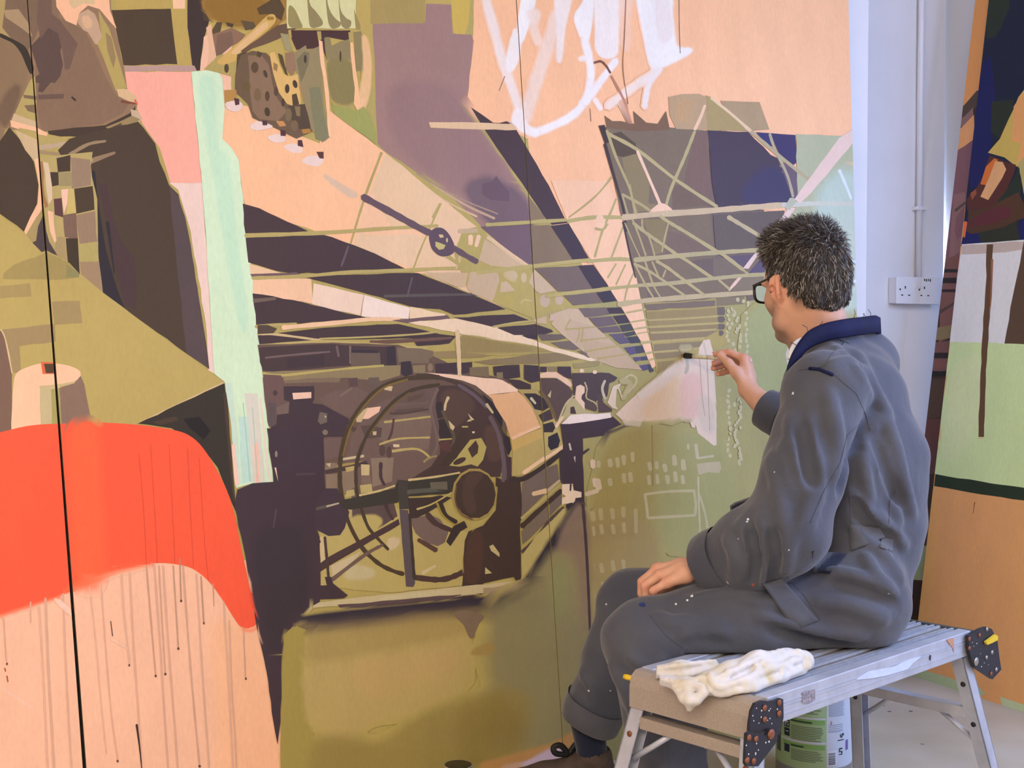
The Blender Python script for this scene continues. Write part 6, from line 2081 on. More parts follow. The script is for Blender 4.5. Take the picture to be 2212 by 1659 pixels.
# ------------------------------------------------------------------ head, neck, arms and hands: one continuous skin
def skin_mat():
    m = bpy.data.materials.new('skin'); m.use_nodes = True
    nt = m.node_tree; b = nt.nodes['Principled BSDF']
    b.inputs['Roughness'].default_value = 0.5; b.inputs['Specular IOR Level'].default_value = 0.35
    b.inputs['Subsurface Weight'].default_value = 0.12; b.inputs['Subsurface Radius'].default_value = (0.012, 0.005, 0.003)
    b.inputs['Subsurface Scale'].default_value = 0.6
    at = nt.nodes.new('ShaderNodeAttribute'); at.attribute_name = 'tone'
    tc = nt.nodes.new('ShaderNodeTexCoord')
    n = nt.nodes.new('ShaderNodeTexNoise'); n.inputs['Scale'].default_value = 45; n.inputs['Detail'].default_value = 5
    nt.links.new(tc.outputs['Object'], n.inputs['Vector'])
    mr = nt.nodes.new('ShaderNodeMapRange'); mr.inputs['To Min'].default_value = 0.86; mr.inputs['To Max'].default_value = 1.12
    nt.links.new(n.outputs['Fac'], mr.inputs['Value'])
    v = nt.nodes.new('ShaderNodeVectorMath'); v.operation = 'SCALE'
    nt.links.new(at.outputs['Color'], v.inputs[0]); nt.links.new(mr.outputs[0], v.inputs['Scale'])
    nt.links.new(v.outputs[0], b.inputs['Base Color'])
    n2 = nt.nodes.new('ShaderNodeTexNoise'); n2.inputs['Scale'].default_value = 500
    nt.links.new(tc.outputs['Object'], n2.inputs['Vector'])
    bp = nt.nodes.new('ShaderNodeBump'); bp.inputs['Strength'].default_value = 0.15; bp.inputs['Distance'].default_value = 0.0008
    nt.links.new(n2.outputs['Fac'], bp.inputs['Height']); nt.links.new(bp.outputs['Normal'], b.inputs['Normal'])
    return m
M_skin = skin_mat()
bd = Field((0.14, 2.45, 0.05), (1.06, 3.60, 1.45), 0.0036)
# head frame: f forward, l left, u up
HC = P(1738, 612, 2.90)
yaw = math.radians(26); ptc = math.radians(9)
f0 = np.array([-math.sin(yaw), math.cos(yaw), 0.0]); hl = np.array([-f0[1], f0[0], 0.0])
hf = f0 * math.cos(ptc) - np.array([0, 0, math.sin(ptc)]); hu = np.cross(hf, -hl); hu /= np.linalg.norm(hu)
if hu[2] < 0: hu = -hu
def HD(l, f, u): return HC + hl * l + hf * f + hu * u
AXH = (hl, hf, hu)
bd.ell(HD(0, -0.012, 0.022), AXH, (0.076, 0.099, 0.098), 0.0)                 # skull
bd.ell(HD(0, 0.026, -0.035), AXH, (0.063, 0.074, 0.088), 0.03)                # face
bd.ell(HD(0, 0.060, 0.030), AXH, (0.055, 0.035, 0.04), 0.02)                  # forehead
for sg in (1, -1):
    bd.cone(HD(sg * 0.060, 0.008, -0.055), HD(sg * 0.052, 0.030, -0.088), 0.020, 0.018, 0.02)
    bd.cone(HD(sg * 0.052, 0.030, -0.088), HD(sg * 0.014, 0.078, -0.108), 0.018, 0.017, 0.02)   # jaw
    bd.ell(HD(sg * 0.034, 0.066, -0.030), AXH, (0.024, 0.020, 0.020), 0.03)   # cheek
    bd.ell(HD(sg * 0.032, 0.096, 0.000), AXH, (0.014, 0.012, 0.010), 0.008, 'sub')   # eye socket
    bd.cone(HD(sg * 0.048, 0.088, 0.016), HD(sg * 0.012, 0.100, 0.018), 0.007, 0.008, 0.012)    # brow
    # ear
    ec = HD(sg * 0.079, -0.004, -0.016)
    ea = hl * sg * 0.80 - hf * 0.60; eb = hf * 0.80 + hl * sg * 0.60
    bd.ell(ec + hl * sg * 0.004, (ea, eb, hu), (0.009, 0.020, 0.030), 0.006)
    bd.cone(ec - hu * 0.022 + hl * sg * 0.002, ec - hu * 0.036 + hf * 0.004, 0.010, 0.006, 0.006)    # lobe
    bd.ell(ec + hu * 0.010 + hl * sg * 0.006 - hf * 0.004, (ea, eb, hu), (0.008, 0.021, 0.024), 0.006)
    rim = [ec + (-hf * 0.014 + hl * sg * 0.014) * math.cos(t) * 1.0 + (hf * 0.016) * math.cos(t + 2.2) * 0.0 + hu * 0.030 * math.sin(t) for t in np.linspace(-1.2, 1.9, 9)]
    bd.chain(rim, [0.004, 0.0045, 0.005, 0.005, 0.005, 0.005, 0.0045, 0.004, 0.004], 0.004)
    bd.ell(ec + hl * sg * 0.014 + hf * 0.006 - hu * 0.002, (hl, hf, hu), (0.006, 0.008, 0.014), 0.004, 'sub')
bd.cone(HD(0, 0.100, 0.010), HD(0, 0.122, -0.034), 0.009, 0.013, 0.012)       # nose
for sg in (1, -1): bd.ell(HD(sg * 0.012, 0.110, -0.038), AXH, (0.009, 0.010, 0.008), 0.006)
bd.ell(HD(0, 0.096, -0.066), AXH, (0.024, 0.012, 0.007), 0.008); bd.ell(HD(0, 0.095, -0.077), AXH, (0.021, 0.012, 0.007), 0.006)   # lips
bd.cone(HD(-0.022, 0.103, -0.0715), HD(0.022, 0.103, -0.0715), 0.002, 0.002, 0.003, 'sub')
bd.ell(HD(0, 0.084, -0.104), AXH, (0.022, 0.020, 0.018), 0.015)               # chin
# neck and trunk under the overall
bd.cone(HD(0, -0.030, -0.040), P(1780, 745, 2.91), 0.060, 0.064, 0.03)
bd.cone(HD(0, 0.010, -0.070), P(1765, 760, 2.92), 0.048, 0.056, 0.03)
bd.chain([P(1785, 750, 2.91), C2, C1, W0, (LH + RH_) / 2], [0.055, 0.085, 0.095, 0.09, 0.085], 0.04)
bd.chain([LS, C2, RS], [0.045, 0.06, 0.04], 0.03)
bd.chain([LH, (LH + RH_) / 2, RH_], [0.06, 0.07, 0.06], 0.03)
bd.chain([LH, LK, LA], [0.065, 0.050, 0.036], 0.03); bd.chain([RH_, RK, RA], [0.065, 0.048, 0.034], 0.03)
# left arm, hand resting on the thigh
LWr = P(1534, 1220, 2.735)
bd.chain([LS, LE, LE * 0.4 + LWr * 0.6, LWr], [0.048, 0.042, 0.038, 0.027], 0.02)
def hand(wr, mcp, pip, dip, tip, thumb, rf, k=0.006):
    for i in range(4):
        bd.chain([wr + (mcp[i] - wr) * 0.02, wr + (mcp[i] - wr) * 0.55, mcp[i]], [0.019, 0.0175, rf[i] * 1.28], 0.012)
    for i in range(4):
        bd.chain([mcp[i], pip[i], dip[i], tip[i]], [rf[i] * 1.15, rf[i] * 1.05, rf[i] * 0.95, rf[i] * 0.84], k if i < 0 else 0.003)
        bd.ell(mcp[i], np.eye(3), (rf[i] * 1.42,) * 3, 0.006)
    bd.chain(thumb, [0.017, 0.0155, 0.0115, 0.0092], 0.008)
Lm = [P(1424, 1228, 2.815), P(1420, 1230, 2.785), P(1426, 1243, 2.752), P(1441, 1259, 2.722)]
Lp = [P(1392, 1252, 2.820), P(1387, 1257, 2.788), P(1393, 1266, 2.752), P(1411, 1276, 2.716)]
Ld = [P(1388, 1276, 2.815), P(1386, 1282, 2.785), P(1395, 1288, 2.752), P(1413, 1289, 2.724)]
Lt = [P(1396, 1293, 2.800), P(1396, 1298, 2.775), P(1408, 1297, 2.748), P(1424, 1292, 2.735)]
hand(LWr, Lm, Lp, Ld, Lt, [LWr, P(1478, 1246, 2.79), P(1438, 1272, 2.815), P(1412, 1285, 2.82)], [0.0098, 0.0102, 0.0098, 0.0088])
# right arm raised, brush between thumb and fingers
RWr = P(1616, 842, 3.375)
bd.chain([RS, RE, P(1668, 892, 3.315), RWr], [0.044, 0.040, 0.036, 0.0255], 0.02)
Rm = [P(1607, 774, 3.395), P(1614, 779, 3.420), P(1617, 789, 3.440), P(1615, 801, 3.452)]
Rp = [P(1576, 761, 3.415), P(1574, 772, 3.450), P(1570, 786, 3.468), P(1574, 801, 3.472)]
Rd = [P(1558, 762, 3.430), P(1556, 779, 3.455), P(1552, 792, 3.468), P(1560, 806, 3.470)]
Rt = [P(1545, 766, 3.438), P(1543, 785, 3.440), P(1541, 796, 3.452), P(1551, 808, 3.455)]
hand(RWr, Rm, Rp, Rd, Rt, [RWr, P(1592, 806, 3.378), P(1574, 784, 3.392), P(1555, 768, 3.418)], [0.0092, 0.0095, 0.0092, 0.0082])
bo = field_obj('body', bd, M_skin, PER, 2)
# skin tone: warm on the hands, stubble on the jaw, short hair shaded into the nape
me = bo.data
V = np.zeros(len(me.vertices) * 3, np.float32); me.vertices.foreach_get('co', V); V = V.reshape(-1, 3)
tone = np.tile(lin('#dca88c'), (len(V), 1))
loc = np.stack([(V - HC) @ hl, (V - HC) @ hf, (V - HC) @ hu], 1)
def sst(a, b, x):
    t = np.clip((x - a) / (b - a), 0, 1); return t * t * (3 - 2 * t)
stub = sst(-0.030, -0.060, loc[:, 2]) * sst(0.000, 0.035, loc[:, 1]) * (np.linalg.norm(loc, axis=1) < 0.17)
tone = tone * (1 - stub[:, None]) + lin('#b08c7a') * stub[:, None]
nape = sst(-0.085, -0.040, loc[:, 2]) * sst(-0.015, -0.05, loc[:, 1]) * (np.linalg.norm(loc, axis=1) < 0.16)
tone = tone * (1 - 0.75 * nape[:, None]) + lin('#4a3d36') * 0.75 * nape[:, None]
eard = np.minimum(np.linalg.norm(V - HD(0.085, -0.004, -0.016), axis=1), np.linalg.norm(V - HD(-0.085, -0.004, -0.016), axis=1))
ear = sst(0.045, 0.025, eard) * (np.abs(loc[:, 0]) > 0.074)
tone = tone * (1 - 0.6 * ear[:, None]) + lin('#e39a80') * 0.6 * ear[:, None]
lips = (np.abs(loc[:, 0]) < 0.024) & (loc[:, 1] > 0.095) & (np.abs(loc[:, 2] + 0.0715) < 0.011)
tone[lips] = lin('#b0685a')
for pts in (Lt, Lp, Lm, Rt, Rp, Rm):
    for p in pts:
        w = sst(0.024, 0.008, np.linalg.norm(V - p, axis=1))
        tone = tone * (1 - 0.45 * w[:, None]) + lin('#d98c74') * 0.45 * w[:, None]
at = me.color_attributes.new('tone', 'FLOAT_COLOR', 'POINT')
at.data.foreach_set('color', np.concatenate([tone, np.ones((len(V), 1))], 1).astype(np.float32).ravel())
# fingernails
M_nail = mat('fingernail', '#d9a08c', 0.3)
for tip, dip, mc in list(zip(Rt, Rd, Rm)) + list(zip(Lt, Ld, Lm)) + [(P(1555, 768, 3.418), P(1574, 784, 3.392), CAM)]:
    d = tip - dip; d /= np.linalg.norm(d)
    side = np.cross(d, [0, 0, 1.0]); side /= np.linalg.norm(side) + 1e-9
    upn = np.cross(side, d)
    c = tip + upn * 0.0072 + d * 0.002
    bm = bmesh.new()
    bmesh.ops.create_uvsphere(bm, u_segments=10, v_segments=6, radius=1.0)
    for v in bm.verts:
        q = v.co; v.co = Vector(c + d * q.x * 0.006 + side * q.y * 0.005 + upn * q.z * 0.0016)
    bm_obj('fingernail', bm, M_nail, bo, True)
# eyes
M_eye = mat('eyeball', '#e8e4df', 0.2); M_iris = mat('iris', '#4a3526', 0.2)
for sg in (1, -1):
    for nm, r, off, m in (('eye', 0.0115, 0.0, M_eye), ('iris', 0.0062, 0.0062, M_iris)):
        bm = bmesh.new(); bmesh.ops.create_uvsphere(bm, u_segments=16, v_segments=10, radius=r)
        c = HD(sg * 0.032, 0.084 + off, -0.001)
        bmesh.ops.translate(bm, verts=bm.verts, vec=Vector(c)); bm_obj(nm, bm, m, bo, True)

# ------------------------------------------------------------------ hair
def strand_mat():
    m = bpy.data.materials.new('greying hair'); m.use_nodes = True
    nt = m.node_tree; b = nt.nodes['Principled BSDF']; b.inputs['Roughness'].default_value = 0.6
    at = nt.nodes.new('ShaderNodeAttribute'); at.attribute_name = 'tone'
    nt.links.new(at.outputs['Color'], b.inputs['Base Color'])
    return m
M_hair = strand_mat()
hr = Field(HC - 0.17, HC + 0.17, 0.004)
hr.ell(HD(0, -0.016, 0.028), AXH, (0.083, 0.106, 0.104), 0.0)
hr.ell(HD(0.01, 0.000, 0.095), AXH, (0.066, 0.085, 0.036), 0.03)
hr.ell(HD(0, -0.068, -0.026), AXH, (0.062, 0.036, 0.056), 0.03)
for sg in (1, -1):
    hr.ell(HD(sg * 0.064, 0.012, 0.020), AXH, (0.017, 0.045, 0.045), 0.015)
    hr.cone(HD(sg * 0.068, 0.024, 0.0), HD(sg * 0.067, 0.026, -0.018), 0.008, 0.005, 0.008)     # sideburn
# cut away face, ears and nape
hr.box(Frame(HD(0, 0.075, 0.060), hl, hf, hu), (-0.2, 0.0, -0.4), (0.2, 0.3, 0.0), 0, 0.01, 'sub')
hr.box(Frame(HD(0, 0.036, 0.01), hl, hf, hu), (-0.2, 0.0, -0.4), (0.2, 0.3, 0.045), 0, 0.01, 'sub')
a_ = math.radians(38)
hr.box(Frame(HD(0, -0.052, -0.072), hl, hf * math.cos(a_) + hu * math.sin(a_), -hf * math.sin(a_) + hu * math.cos(a_)), (-0.2, 0.0, -0.2), (0.2, 0.065, 0.0), 0, 0.008, 'sub')
hr.box(Frame(HD(0, 0, -0.082), hl, hf, hu), (-0.2, -0.3, -0.3), (0.2, 0.3, 0.0), 0, 0.01, 'sub')
for sg in (1, -1): hr.ell(HD(sg * 0.088, -0.002, -0.020), AXH, (0.024, 0.024, 0.036), 0.008, 'sub')
HV, HQ = hr.mesh()
hr.noise(0.002, (150, 260, 380), 5)
hobj = field_obj('hair', hr, M_hair, PER, 1)
hme = hobj.data
n_ = len(hme.vertices)
hv = np.zeros(n_ * 3, np.float32); hme.vertices.foreach_get('co', hv); hv = hv.reshape(-1, 3)
hn = np.zeros(n_ * 3, np.float32); hme.vertices.foreach_get('normal', hn); hn = hn.reshape(-1, 3)
base_t = np.tile(lin('#2a2421'), (n_, 1)) * rng.uniform(0.7, 1.2, (n_, 1))
at = hme.color_attributes.new('tone', 'FLOAT_COLOR', 'POINT')
at.data.foreach_set('color', np.concatenate([base_t, np.ones((n_, 1))], 1).astype(np.float32).ravel())
cols = [lin(c) for c in ('#1f1b1a', '#2e2724', '#473c34', '#5f564e', '#857d74', '#aaa39a')]
SV, SF, SC = [], [], []
NSTR = 9500
pick = rng.integers(0, n_, NSTR)
for i in pick:
    p = hv[i].astype(float); nr = hn[i].astype(float)
    lc = np.array([(p - HC) @ hl, (p - HC) @ hf, (p - HC) @ hu])
    toward_skull = HD(0, -0.012, 0.022) - p
    if nr @ toward_skull > 0: continue
    top = np.clip((lc[2] - 0.05) / 0.06, 0, 1)
    flow = -hu * (1.0 - 0.85 * top) + hf * (0.15 + 0.75 * top) - hl * 0.35 * top * np.sign(lc[0] + 0.02) * -1 + rng.normal(0, 0.35 + 0.35 * top, 3)
    flow = flow - nr * (flow @ nr); flow /= np.linalg.norm(flow) + 1e-9
    L = rng.uniform(0.014, 0.026) + 0.020 * top
    L *= 0.35 + 0.65 * np.clip((lc[2] + 0.085) / 0.07, 0, 1)
    if lc[1] > 0.0 and lc[2] < 0.03: L *= 0.3
    lift = rng.uniform(0.22, 0.42) + 0.40 * top * rng.uniform(0.2, 1.0)
    if lc[2] < -0.045: lift *= 0.6
    d0 = flow * (1 - lift) + nr * lift
    side = np.cross(nr, flow); w = rng.uniform(0.0005, 0.0012)
    grey = 0.55 * (1 - top) + 0.15
    col = cols[rng.choice(6, p=(np.array([0.16, 0.20, 0.20, 0.18, 0.16, 0.10]) if rng.uniform() < grey else np.array([0.24, 0.30, 0.26, 0.12, 0.06, 0.02])))]
    p = p - nr * 0.001
    ps = [p, p + d0 * L * 0.4, p + d0 * L * 0.75 - hu * 0.001 + flow * L * 0.05, p + d0 * L * 0.9 + flow * L * 0.2 - nr * L * 0.04]
    b0 = len(SV)
    for j, (q, ww) in enumerate(zip(ps, (1.0, 1.0, 0.7))):
        SV.append(q + side * w * ww); SV.append(q - side * w * ww); SV.append(q + nr * w * ww * 0.9)
        SC += [col] * 3
    SV.append(ps[3]); SC.append(col)
    for j in range(2):
        a = b0 + j * 3
        SF += [(a, a + 3, a + 5, a + 2), (a + 2, a + 5, a + 4, a + 1), (a + 1, a + 4, a + 3, a)]
    a = b0 + 6
    SF += [(a, b0 + 9, a + 2), (a + 2, b0 + 9, a + 1), (a + 1, b0 + 9, a)]
sme = mesh_from('hair_strands', SV, SF)
at = sme.color_attributes.new('tone', 'FLOAT_COLOR', 'POINT')
at.data.foreach_set('color', np.concatenate([np.array(SC), np.ones((len(SC), 1))], 1).astype(np.float32).ravel())
tag(link_mesh('hair_strands', sme, M_hair, hobj), kind='stuff')

# ------------------------------------------------------------------ glasses
M_gl = mat('black acetate', '#141316', 0.3)
M_lens = bpy.data.materials.new('lens'); M_lens.use_nodes = True
lb = M_lens.node_tree.nodes['Principled BSDF']; lb.inputs['Transmission Weight'].default_value = 1.0; lb.inputs['Roughness'].default_value = 0.02; lb.inputs['IOR'].default_value = 1.05
gls = tag(empty('glasses', HD(0, 0.10, 0)), None)
gls.parent = PER; gls.matrix_parent_inverse = world_mat(PER).inverted()
def rrect(cx, w, h, n=28):
    out = []
    for t in np.linspace(0, 2 * math.pi, n, endpoint=False):
        c, s_ = math.cos(t), math.sin(t)
        out.append((cx + w * np.sign(c) * abs(c) ** 0.6, h * np.sign(s_) * abs(s_) ** 0.6))
    return out
for sg in (1, -1):
    rp_ = rrect(sg * 0.036, 0.029, 0.022)
    wl = [HD(l, 0.112 - abs(l) * 0.10, u - 0.004) for l, u in rp_]
    bm = bmesh.new()
    n = len(wl); rings = []
    for i, p in enumerate(wl):
        t = wl[(i + 1) % n] - wl[i - 1]; t /= np.linalg.norm(t)
        a = hf; b_ = np.cross(t, a); b_ /= np.linalg.norm(b_)
        rings.append([bm.verts.new(p + a * 0.0022 * x + b_ * 0.0024 * y) for x, y in ((1, 1), (-1, 1), (-1, -1), (1, -1))])
    for i in range(n):
        A, B = rings[i], rings[(i + 1) % n]
        for k in range(4): bm.faces.new((A[k], A[(k + 1) % 4], B[(k + 1) % 4], B[k]))
    bm_obj('rim', bm, M_gl, gls, True)
    bm = bmesh.new(); c_ = bm.verts.new(HD(sg * 0.036, 0.1095, -0.004)); vs = [bm.verts.new(p) for p in wl]
    for i in range(n): bm.faces.new((c_, vs[i], vs[(i + 1) % n]))
    bm_obj('lens', bm, M_lens, gls)
    tube_obj('temple', [HD(sg * 0.064, 0.106, 0.008), HD(sg * 0.074, 0.094, 0.012), HD(sg * 0.078, 0.050, 0.014), HD(sg * 0.083, 0.000, 0.016), HD(sg * 0.084, -0.018, 0.006), HD(sg * 0.082, -0.030, -0.016)],
             [0.003, 0.0028, 0.0024, 0.0022, 0.0022, 0.0022], M_gl, gls, 8)
tube_obj('bridge', [HD(0.010, 0.111, 0.004), HD(0, 0.113, 0.008), HD(-0.010, 0.111, 0.004)], 0.0022, M_gl, gls, 8)

# ------------------------------------------------------------------ socks and shoes
M_shoe = mat('brown suede', '#4a3c33', 0.85, var=0.2, vscale=40, bump=0.1, bscale=150)
M_sole = mat('dark rubber sole', '#17171a', 0.7)
M_lace = mat('black lace', '#121214', 0.7)
def shoe(ank, toe_dir, idx):
    g = np.array([ank[0], ank[1], 0.0]); t = toe_dir / np.linalg.norm(toe_dir); sd = np.array([-t[1], t[0], 0])
    s_ = empty('shoe', g); s_.parent = PER; s_.matrix_parent_inverse = world_mat(PER).inverted()
    F = Frame(g, t, sd)
    fd = Field(F(0.09, 0, 0) - np.array([.24, .24, 0.02]), F(0.09, 0, 0) + np.array([.24, .24, .19]), 0.0045)
    fd.chain([F(-0.045, 0, 0.050), F(0.02, 0, 0.050), F(0.11, 0, 0.042), F(0.175, 0.006, 0.036)], [0.036, 0.040, 0.042, 0.036], 0.02)
    fd.cone(F(-0.03, 0, 0.07), F(-0.02, 0, 0.105), 0.038, 0.044, 0.02); fd.cone(F(0.0, 0, 0.085), F(0.09, 0, 0.055), 0.036, 0.034, 0.02)
    fd.cone(F(-0.018, 0, 0.09), F(-0.014, 0, 0.17), 0.037, 0.037, 0.004, 'sub')
    fd.box(Frame(F(0, 0, 0), t, sd), (-0.3, -0.3, -0.1), (0.4, 0.3, 0.018), 0, 0, 'sub')
    field_obj('shoe_upper', fd, M_shoe, s_, 2)
    bm = bmesh.new()
    ol = [F(x, y, 0.0) for x, y in catmull([(-0.082, 0.0), (-0.06, 0.034), (0.02, 0.036), (0.11, 0.047), (0.18, 0.036), (0.214, 0.006), (0.18, -0.034), (0.11, -0.044), (0.02, -0.036), (-0.06, -0.034)], 4, True)]
    add_prism(bm, ol, (0, 0, 0.022)); bm_obj('sole', bm, M_sole, s_)
    for k in range(4):
        x = 0.045 + k * 0.022; z = 0.098 - k * 0.008
        tube_obj('lace', [F(x, -0.030, z - 0.012), F(x + 0.004, 0, z + 0.001), F(x, 0.030, z - 0.012)], 0.0035, M_lace, s_, 6)
    for sg in (1, -1):
        loop = [F(0.046, 0, 0.112), F(0.046 + sg * 0.018, sg * 0.010, 0.136), F(0.050 + sg * 0.032, sg * 0.018, 0.134), F(0.050 + sg * 0.026, sg * 0.016, 0.118), F(0.048, 0.0, 0.111)]
        tube_obj('lace_bow', catmull(loop, 4), 0.0075, M_lace, s_, 6)
    sk_ = Field(F(-0.01, 0, 0.1) - np.array([.09, .09, .07]), F(-0.01, 0, 0.1) + np.array([.09, .09, .14]), 0.005)
    sk_.chain([F(-0.012, 0, 0.065), F(-0.014, 0, 0.11), ank + np.array([0, 0, 0.07])], [0.034, 0.037, 0.042], 0.01)
    field_obj('sock', sk_, M_sock, PER, 1)
shoe(P(1268, 1618, 3.10), np.array([-0.93, 0.10, 0]), 0)
shoe(np.array([LA[0], LA[1], 0.1]), np.array([-0.85, 0.35, 0]), 1)
# ------------------------------------------------------------------ paint brush held against the mural
tipb = on_plane(1477, 768, MUR.p0 + MUR.n * 0.004, MUR.n)
endb = P(1624, 779, 3.405)
bdir = (endb - tipb); BL_ = np.linalg.norm(bdir); bdir /= BL_
br = tag(empty('paint_brush', tipb), 'white-handled flat paint brush with dark bristles held to the mural', 'brush')
def along(t): return tipb + bdir * BL_ * t
tube_obj('handle', [along(t) for t in (0.36, 0.42, 0.52, 0.62, 0.75, 0.9, 0.98, 1.0)], [0.0058, 0.0066, 0.0064, 0.0055, 0.0042, 0.0040, 0.0042, 0.002], mat('cream brush handle', '#ddd5bd', 0.45, var=0.12, vscale=120), br, 12)
tube_obj('ferrule', [along(t) for t in (0.15, 0.22, 0.36)], [0.0072, 0.0068, 0.0062], mat('paint-crusted ferrule', '#cfc8a4', 0.5, var=0.15, vscale=150), br, 12)
bm = bmesh.new()
sdv = np.cross(bdir, [0, 0, 1.0]); sdv /= np.linalg.norm(sdv); upv = np.cross(sdv, bdir)
rings = []
for t, w, h_ in ((0.155, .0062, .0066), (0.08, .0066, .0085), (0.02, .0050, .0085), (0.0, .0034, .0065)):
    rings.append([bm.verts.new(along(t) + sdv * w * math.cos(a) + upv * h_ * math.sin(a)) for a in np.linspace(0, 2 * math.pi, 13)[:-1]])
for a, b in zip(rings[:-1], rings[1:]):
    for k in range(12): bm.faces.new((a[k], a[(k + 1) % 12], b[(k + 1) % 12], b[k]))
bm.faces.new(rings[0]); bm.faces.new(rings[-1][::-1])
bm_obj('bristles', bm, mat('dark wet bristles', '#15120e', 0.6, var=0.4, vscale=300, bump=0.5, bscale=700), br, True)

# ------------------------------------------------------------------ cotton rag on the platform
fr = Field(BEN(-0.06, 0.0, DECK) - np.array([0.12, 0.12, 0.08]), BEN(0.30, 0.16, DECK) + np.array([0.14, 0.14, 0.11]), 0.0035)
def dk(px, py, z): return on_z(px, py, DECK + z)
fr.chain([dk(1412, 1452, 0.008), dk(1470, 1448, 0.014), dk(1540, 1448, 0.014)], [0.012, 0.018, 0.018], 0.012)
fr.chain([dk(1428, 1470, 0.006), dk(1480, 1478, 0.008), dk(1540, 1482, 0.010)], [0.010, 0.013, 0.016], 0.012)
fr.chain([dk(1530, 1474, 0.014), dk(1580, 1460, 0.022), dk(1640, 1442, 0.028), dk(1700, 1432, 0.022), dk(1735, 1428, 0.018)], [0.020, 0.026, 0.030, 0.026, 0.022], 0.015)
fr.chain([dk(1560, 1492, 0.006), dk(1620, 1482, 0.010), dk(1680, 1462, 0.010), dk(1728, 1446, 0.010)], [0.012, 0.016, 0.016, 0.014], 0.012)
fr.chain([dk(1458, 1482, 0.002), dk(1476, 1508, -0.010), dk(1490, 1530, -0.030)], [0.008, 0.008, 0.003], 0.008)
fr.chain([dk(1520, 1496, 0.004), dk(1505, 1512, -0.010), dk(1488, 1532, -0.032)], [0.010, 0.008, 0.003], 0.008)
fr.chain([dk(1488, 1492, 0.003), dk(1490, 1512, -0.010), dk(1489, 1530, -0.030)], [0.010, 0.008, 0.003], 0.008)
RAGR = [([(1538, 1472), (1585, 1450), (1640, 1424), (1690, 1408)], .005, .008), ([(1556, 1486), (1610, 1468), (1670, 1444), (1728, 1424)], .006, .007), ([(1545, 1499), (1610, 1490), (1680, 1466), (1730, 1446)], .005, .005),
        ([(1600, 1440), (1620, 1424), (1644, 1410)], .005, .007), ([(1650, 1438), (1690, 1442), (1715, 1452)], .005, .007), ([(1418, 1446), (1470, 1438), (1545, 1430)], .004, .006), ([(1425, 1456), (1480, 1458), (1530, 1446)], .004, .006),
        ([(1430, 1468), (1480, 1474), (1520, 1464)], .004, .006), ([(1534, 1458), (1538, 1474), (1552, 1484), (1566, 1472), (1572, 1450)], .004, .008), ([(1722, 1408), (1740, 1422), (1744, 1440)], .006, .007), ([(1500, 1486), (1540, 1490), (1580, 1478)], .004, .005),
        ([(1612, 1478), (1630, 1460), (1636, 1440)], .004, .006), ([(1686, 1458), (1692, 1440), (1712, 1424)], .004, .006), ([(1455, 1484), (1490, 1480), (1520, 1484)], .004, .006)]
fr0 = copy.copy(fr); fr0.d = fr.d.copy()
for pix, r, up in RAGR:
    pts = [fr0.hit(x, y, 1.6, 3.2) for x, y in pix]; pts = [p for p in pts if p is not None]
    if len(pts) > 1:
        q = catmull(pts, 4) if len(pts) > 2 else pts
        fr.chain([p + fr0.normal(p) * (up - r) for p in q], r, 0.006)
# it lies on the deck and drapes over the rounded end bar
fr.box(BEN, (-0.0015, -0.2, DECK - 0.30), (BLEN, BW + 0.1, DECK + 0.0015), 0.012, 0.0, 'sub')
mr_ = bpy.data.materials.new('stained white cotton'); mr_.use_nodes = True
nt = mr_.node_tree; b = nt.nodes['Principled BSDF']; b.inputs['Roughness'].default_value = 0.85; b.inputs['Sheen Weight'].default_value = 0.2
tc = nt.nodes.new('ShaderNodeTexCoord')
nt.links.new(ramp(noise(16, 5), [(0.30, '#c9b88c'), (0.42, '#d6cfc2'), (0.6, '#dcd9db'), (0.75, '#d3c6c2')]), b.inputs['Base Color'])
rag = field_obj('cotton_rag', fr, mr_, None, 1)
tag(rag, 'crumpled white cotton rag with yellow stains on the step platform', 'rag')

# ------------------------------------------------------------------ paint tin under the platform
cb = on_z(1757, 1668, 0.0); TR = 0.098; TH = 0.245
tin = tag(empty('paint_tin', (cb[0], cb[1], 0)), 'round paint tin with green and white label under the step platform', 'paint tin')
TF = Frame((cb[0], cb[1], 0), (1, 0, 0), (0, 1, 0))
M_tin = mat('tin metal', '#a9aaae', 0.35, metal=0.9)
def lathe(name, prof, m, parent, seg=48):
    bm = bmesh.new(); rg = []
    for r, z in prof: rg.append([bm.verts.new(TF(r * math.cos(2 * math.pi * k / seg), r * math.sin(2 * math.pi * k / seg), z)) for k in range(seg)])
    for a, b in zip(rg[:-1], rg[1:]):
        for k in range(seg): bm.faces.new((a[k], a[(k + 1) % seg], b[(k + 1) % seg], b[k]))
    return bm_obj(name, bm, m, parent, True)
lathe('tin_body', [(0.0, 0.004), (TR - 0.006, 0.004), (TR, 0.0), (TR + 0.002, 0.003), (TR, 0.008), (TR, TH - 0.008), (TR + 0.003, TH - 0.004), (TR + 0.003, TH), (TR - 0.008, TH), (TR - 0.010, TH - 0.006), (TR - 0.03, TH - 0.006), (0.0, TH - 0.006)], M_tin, tin)
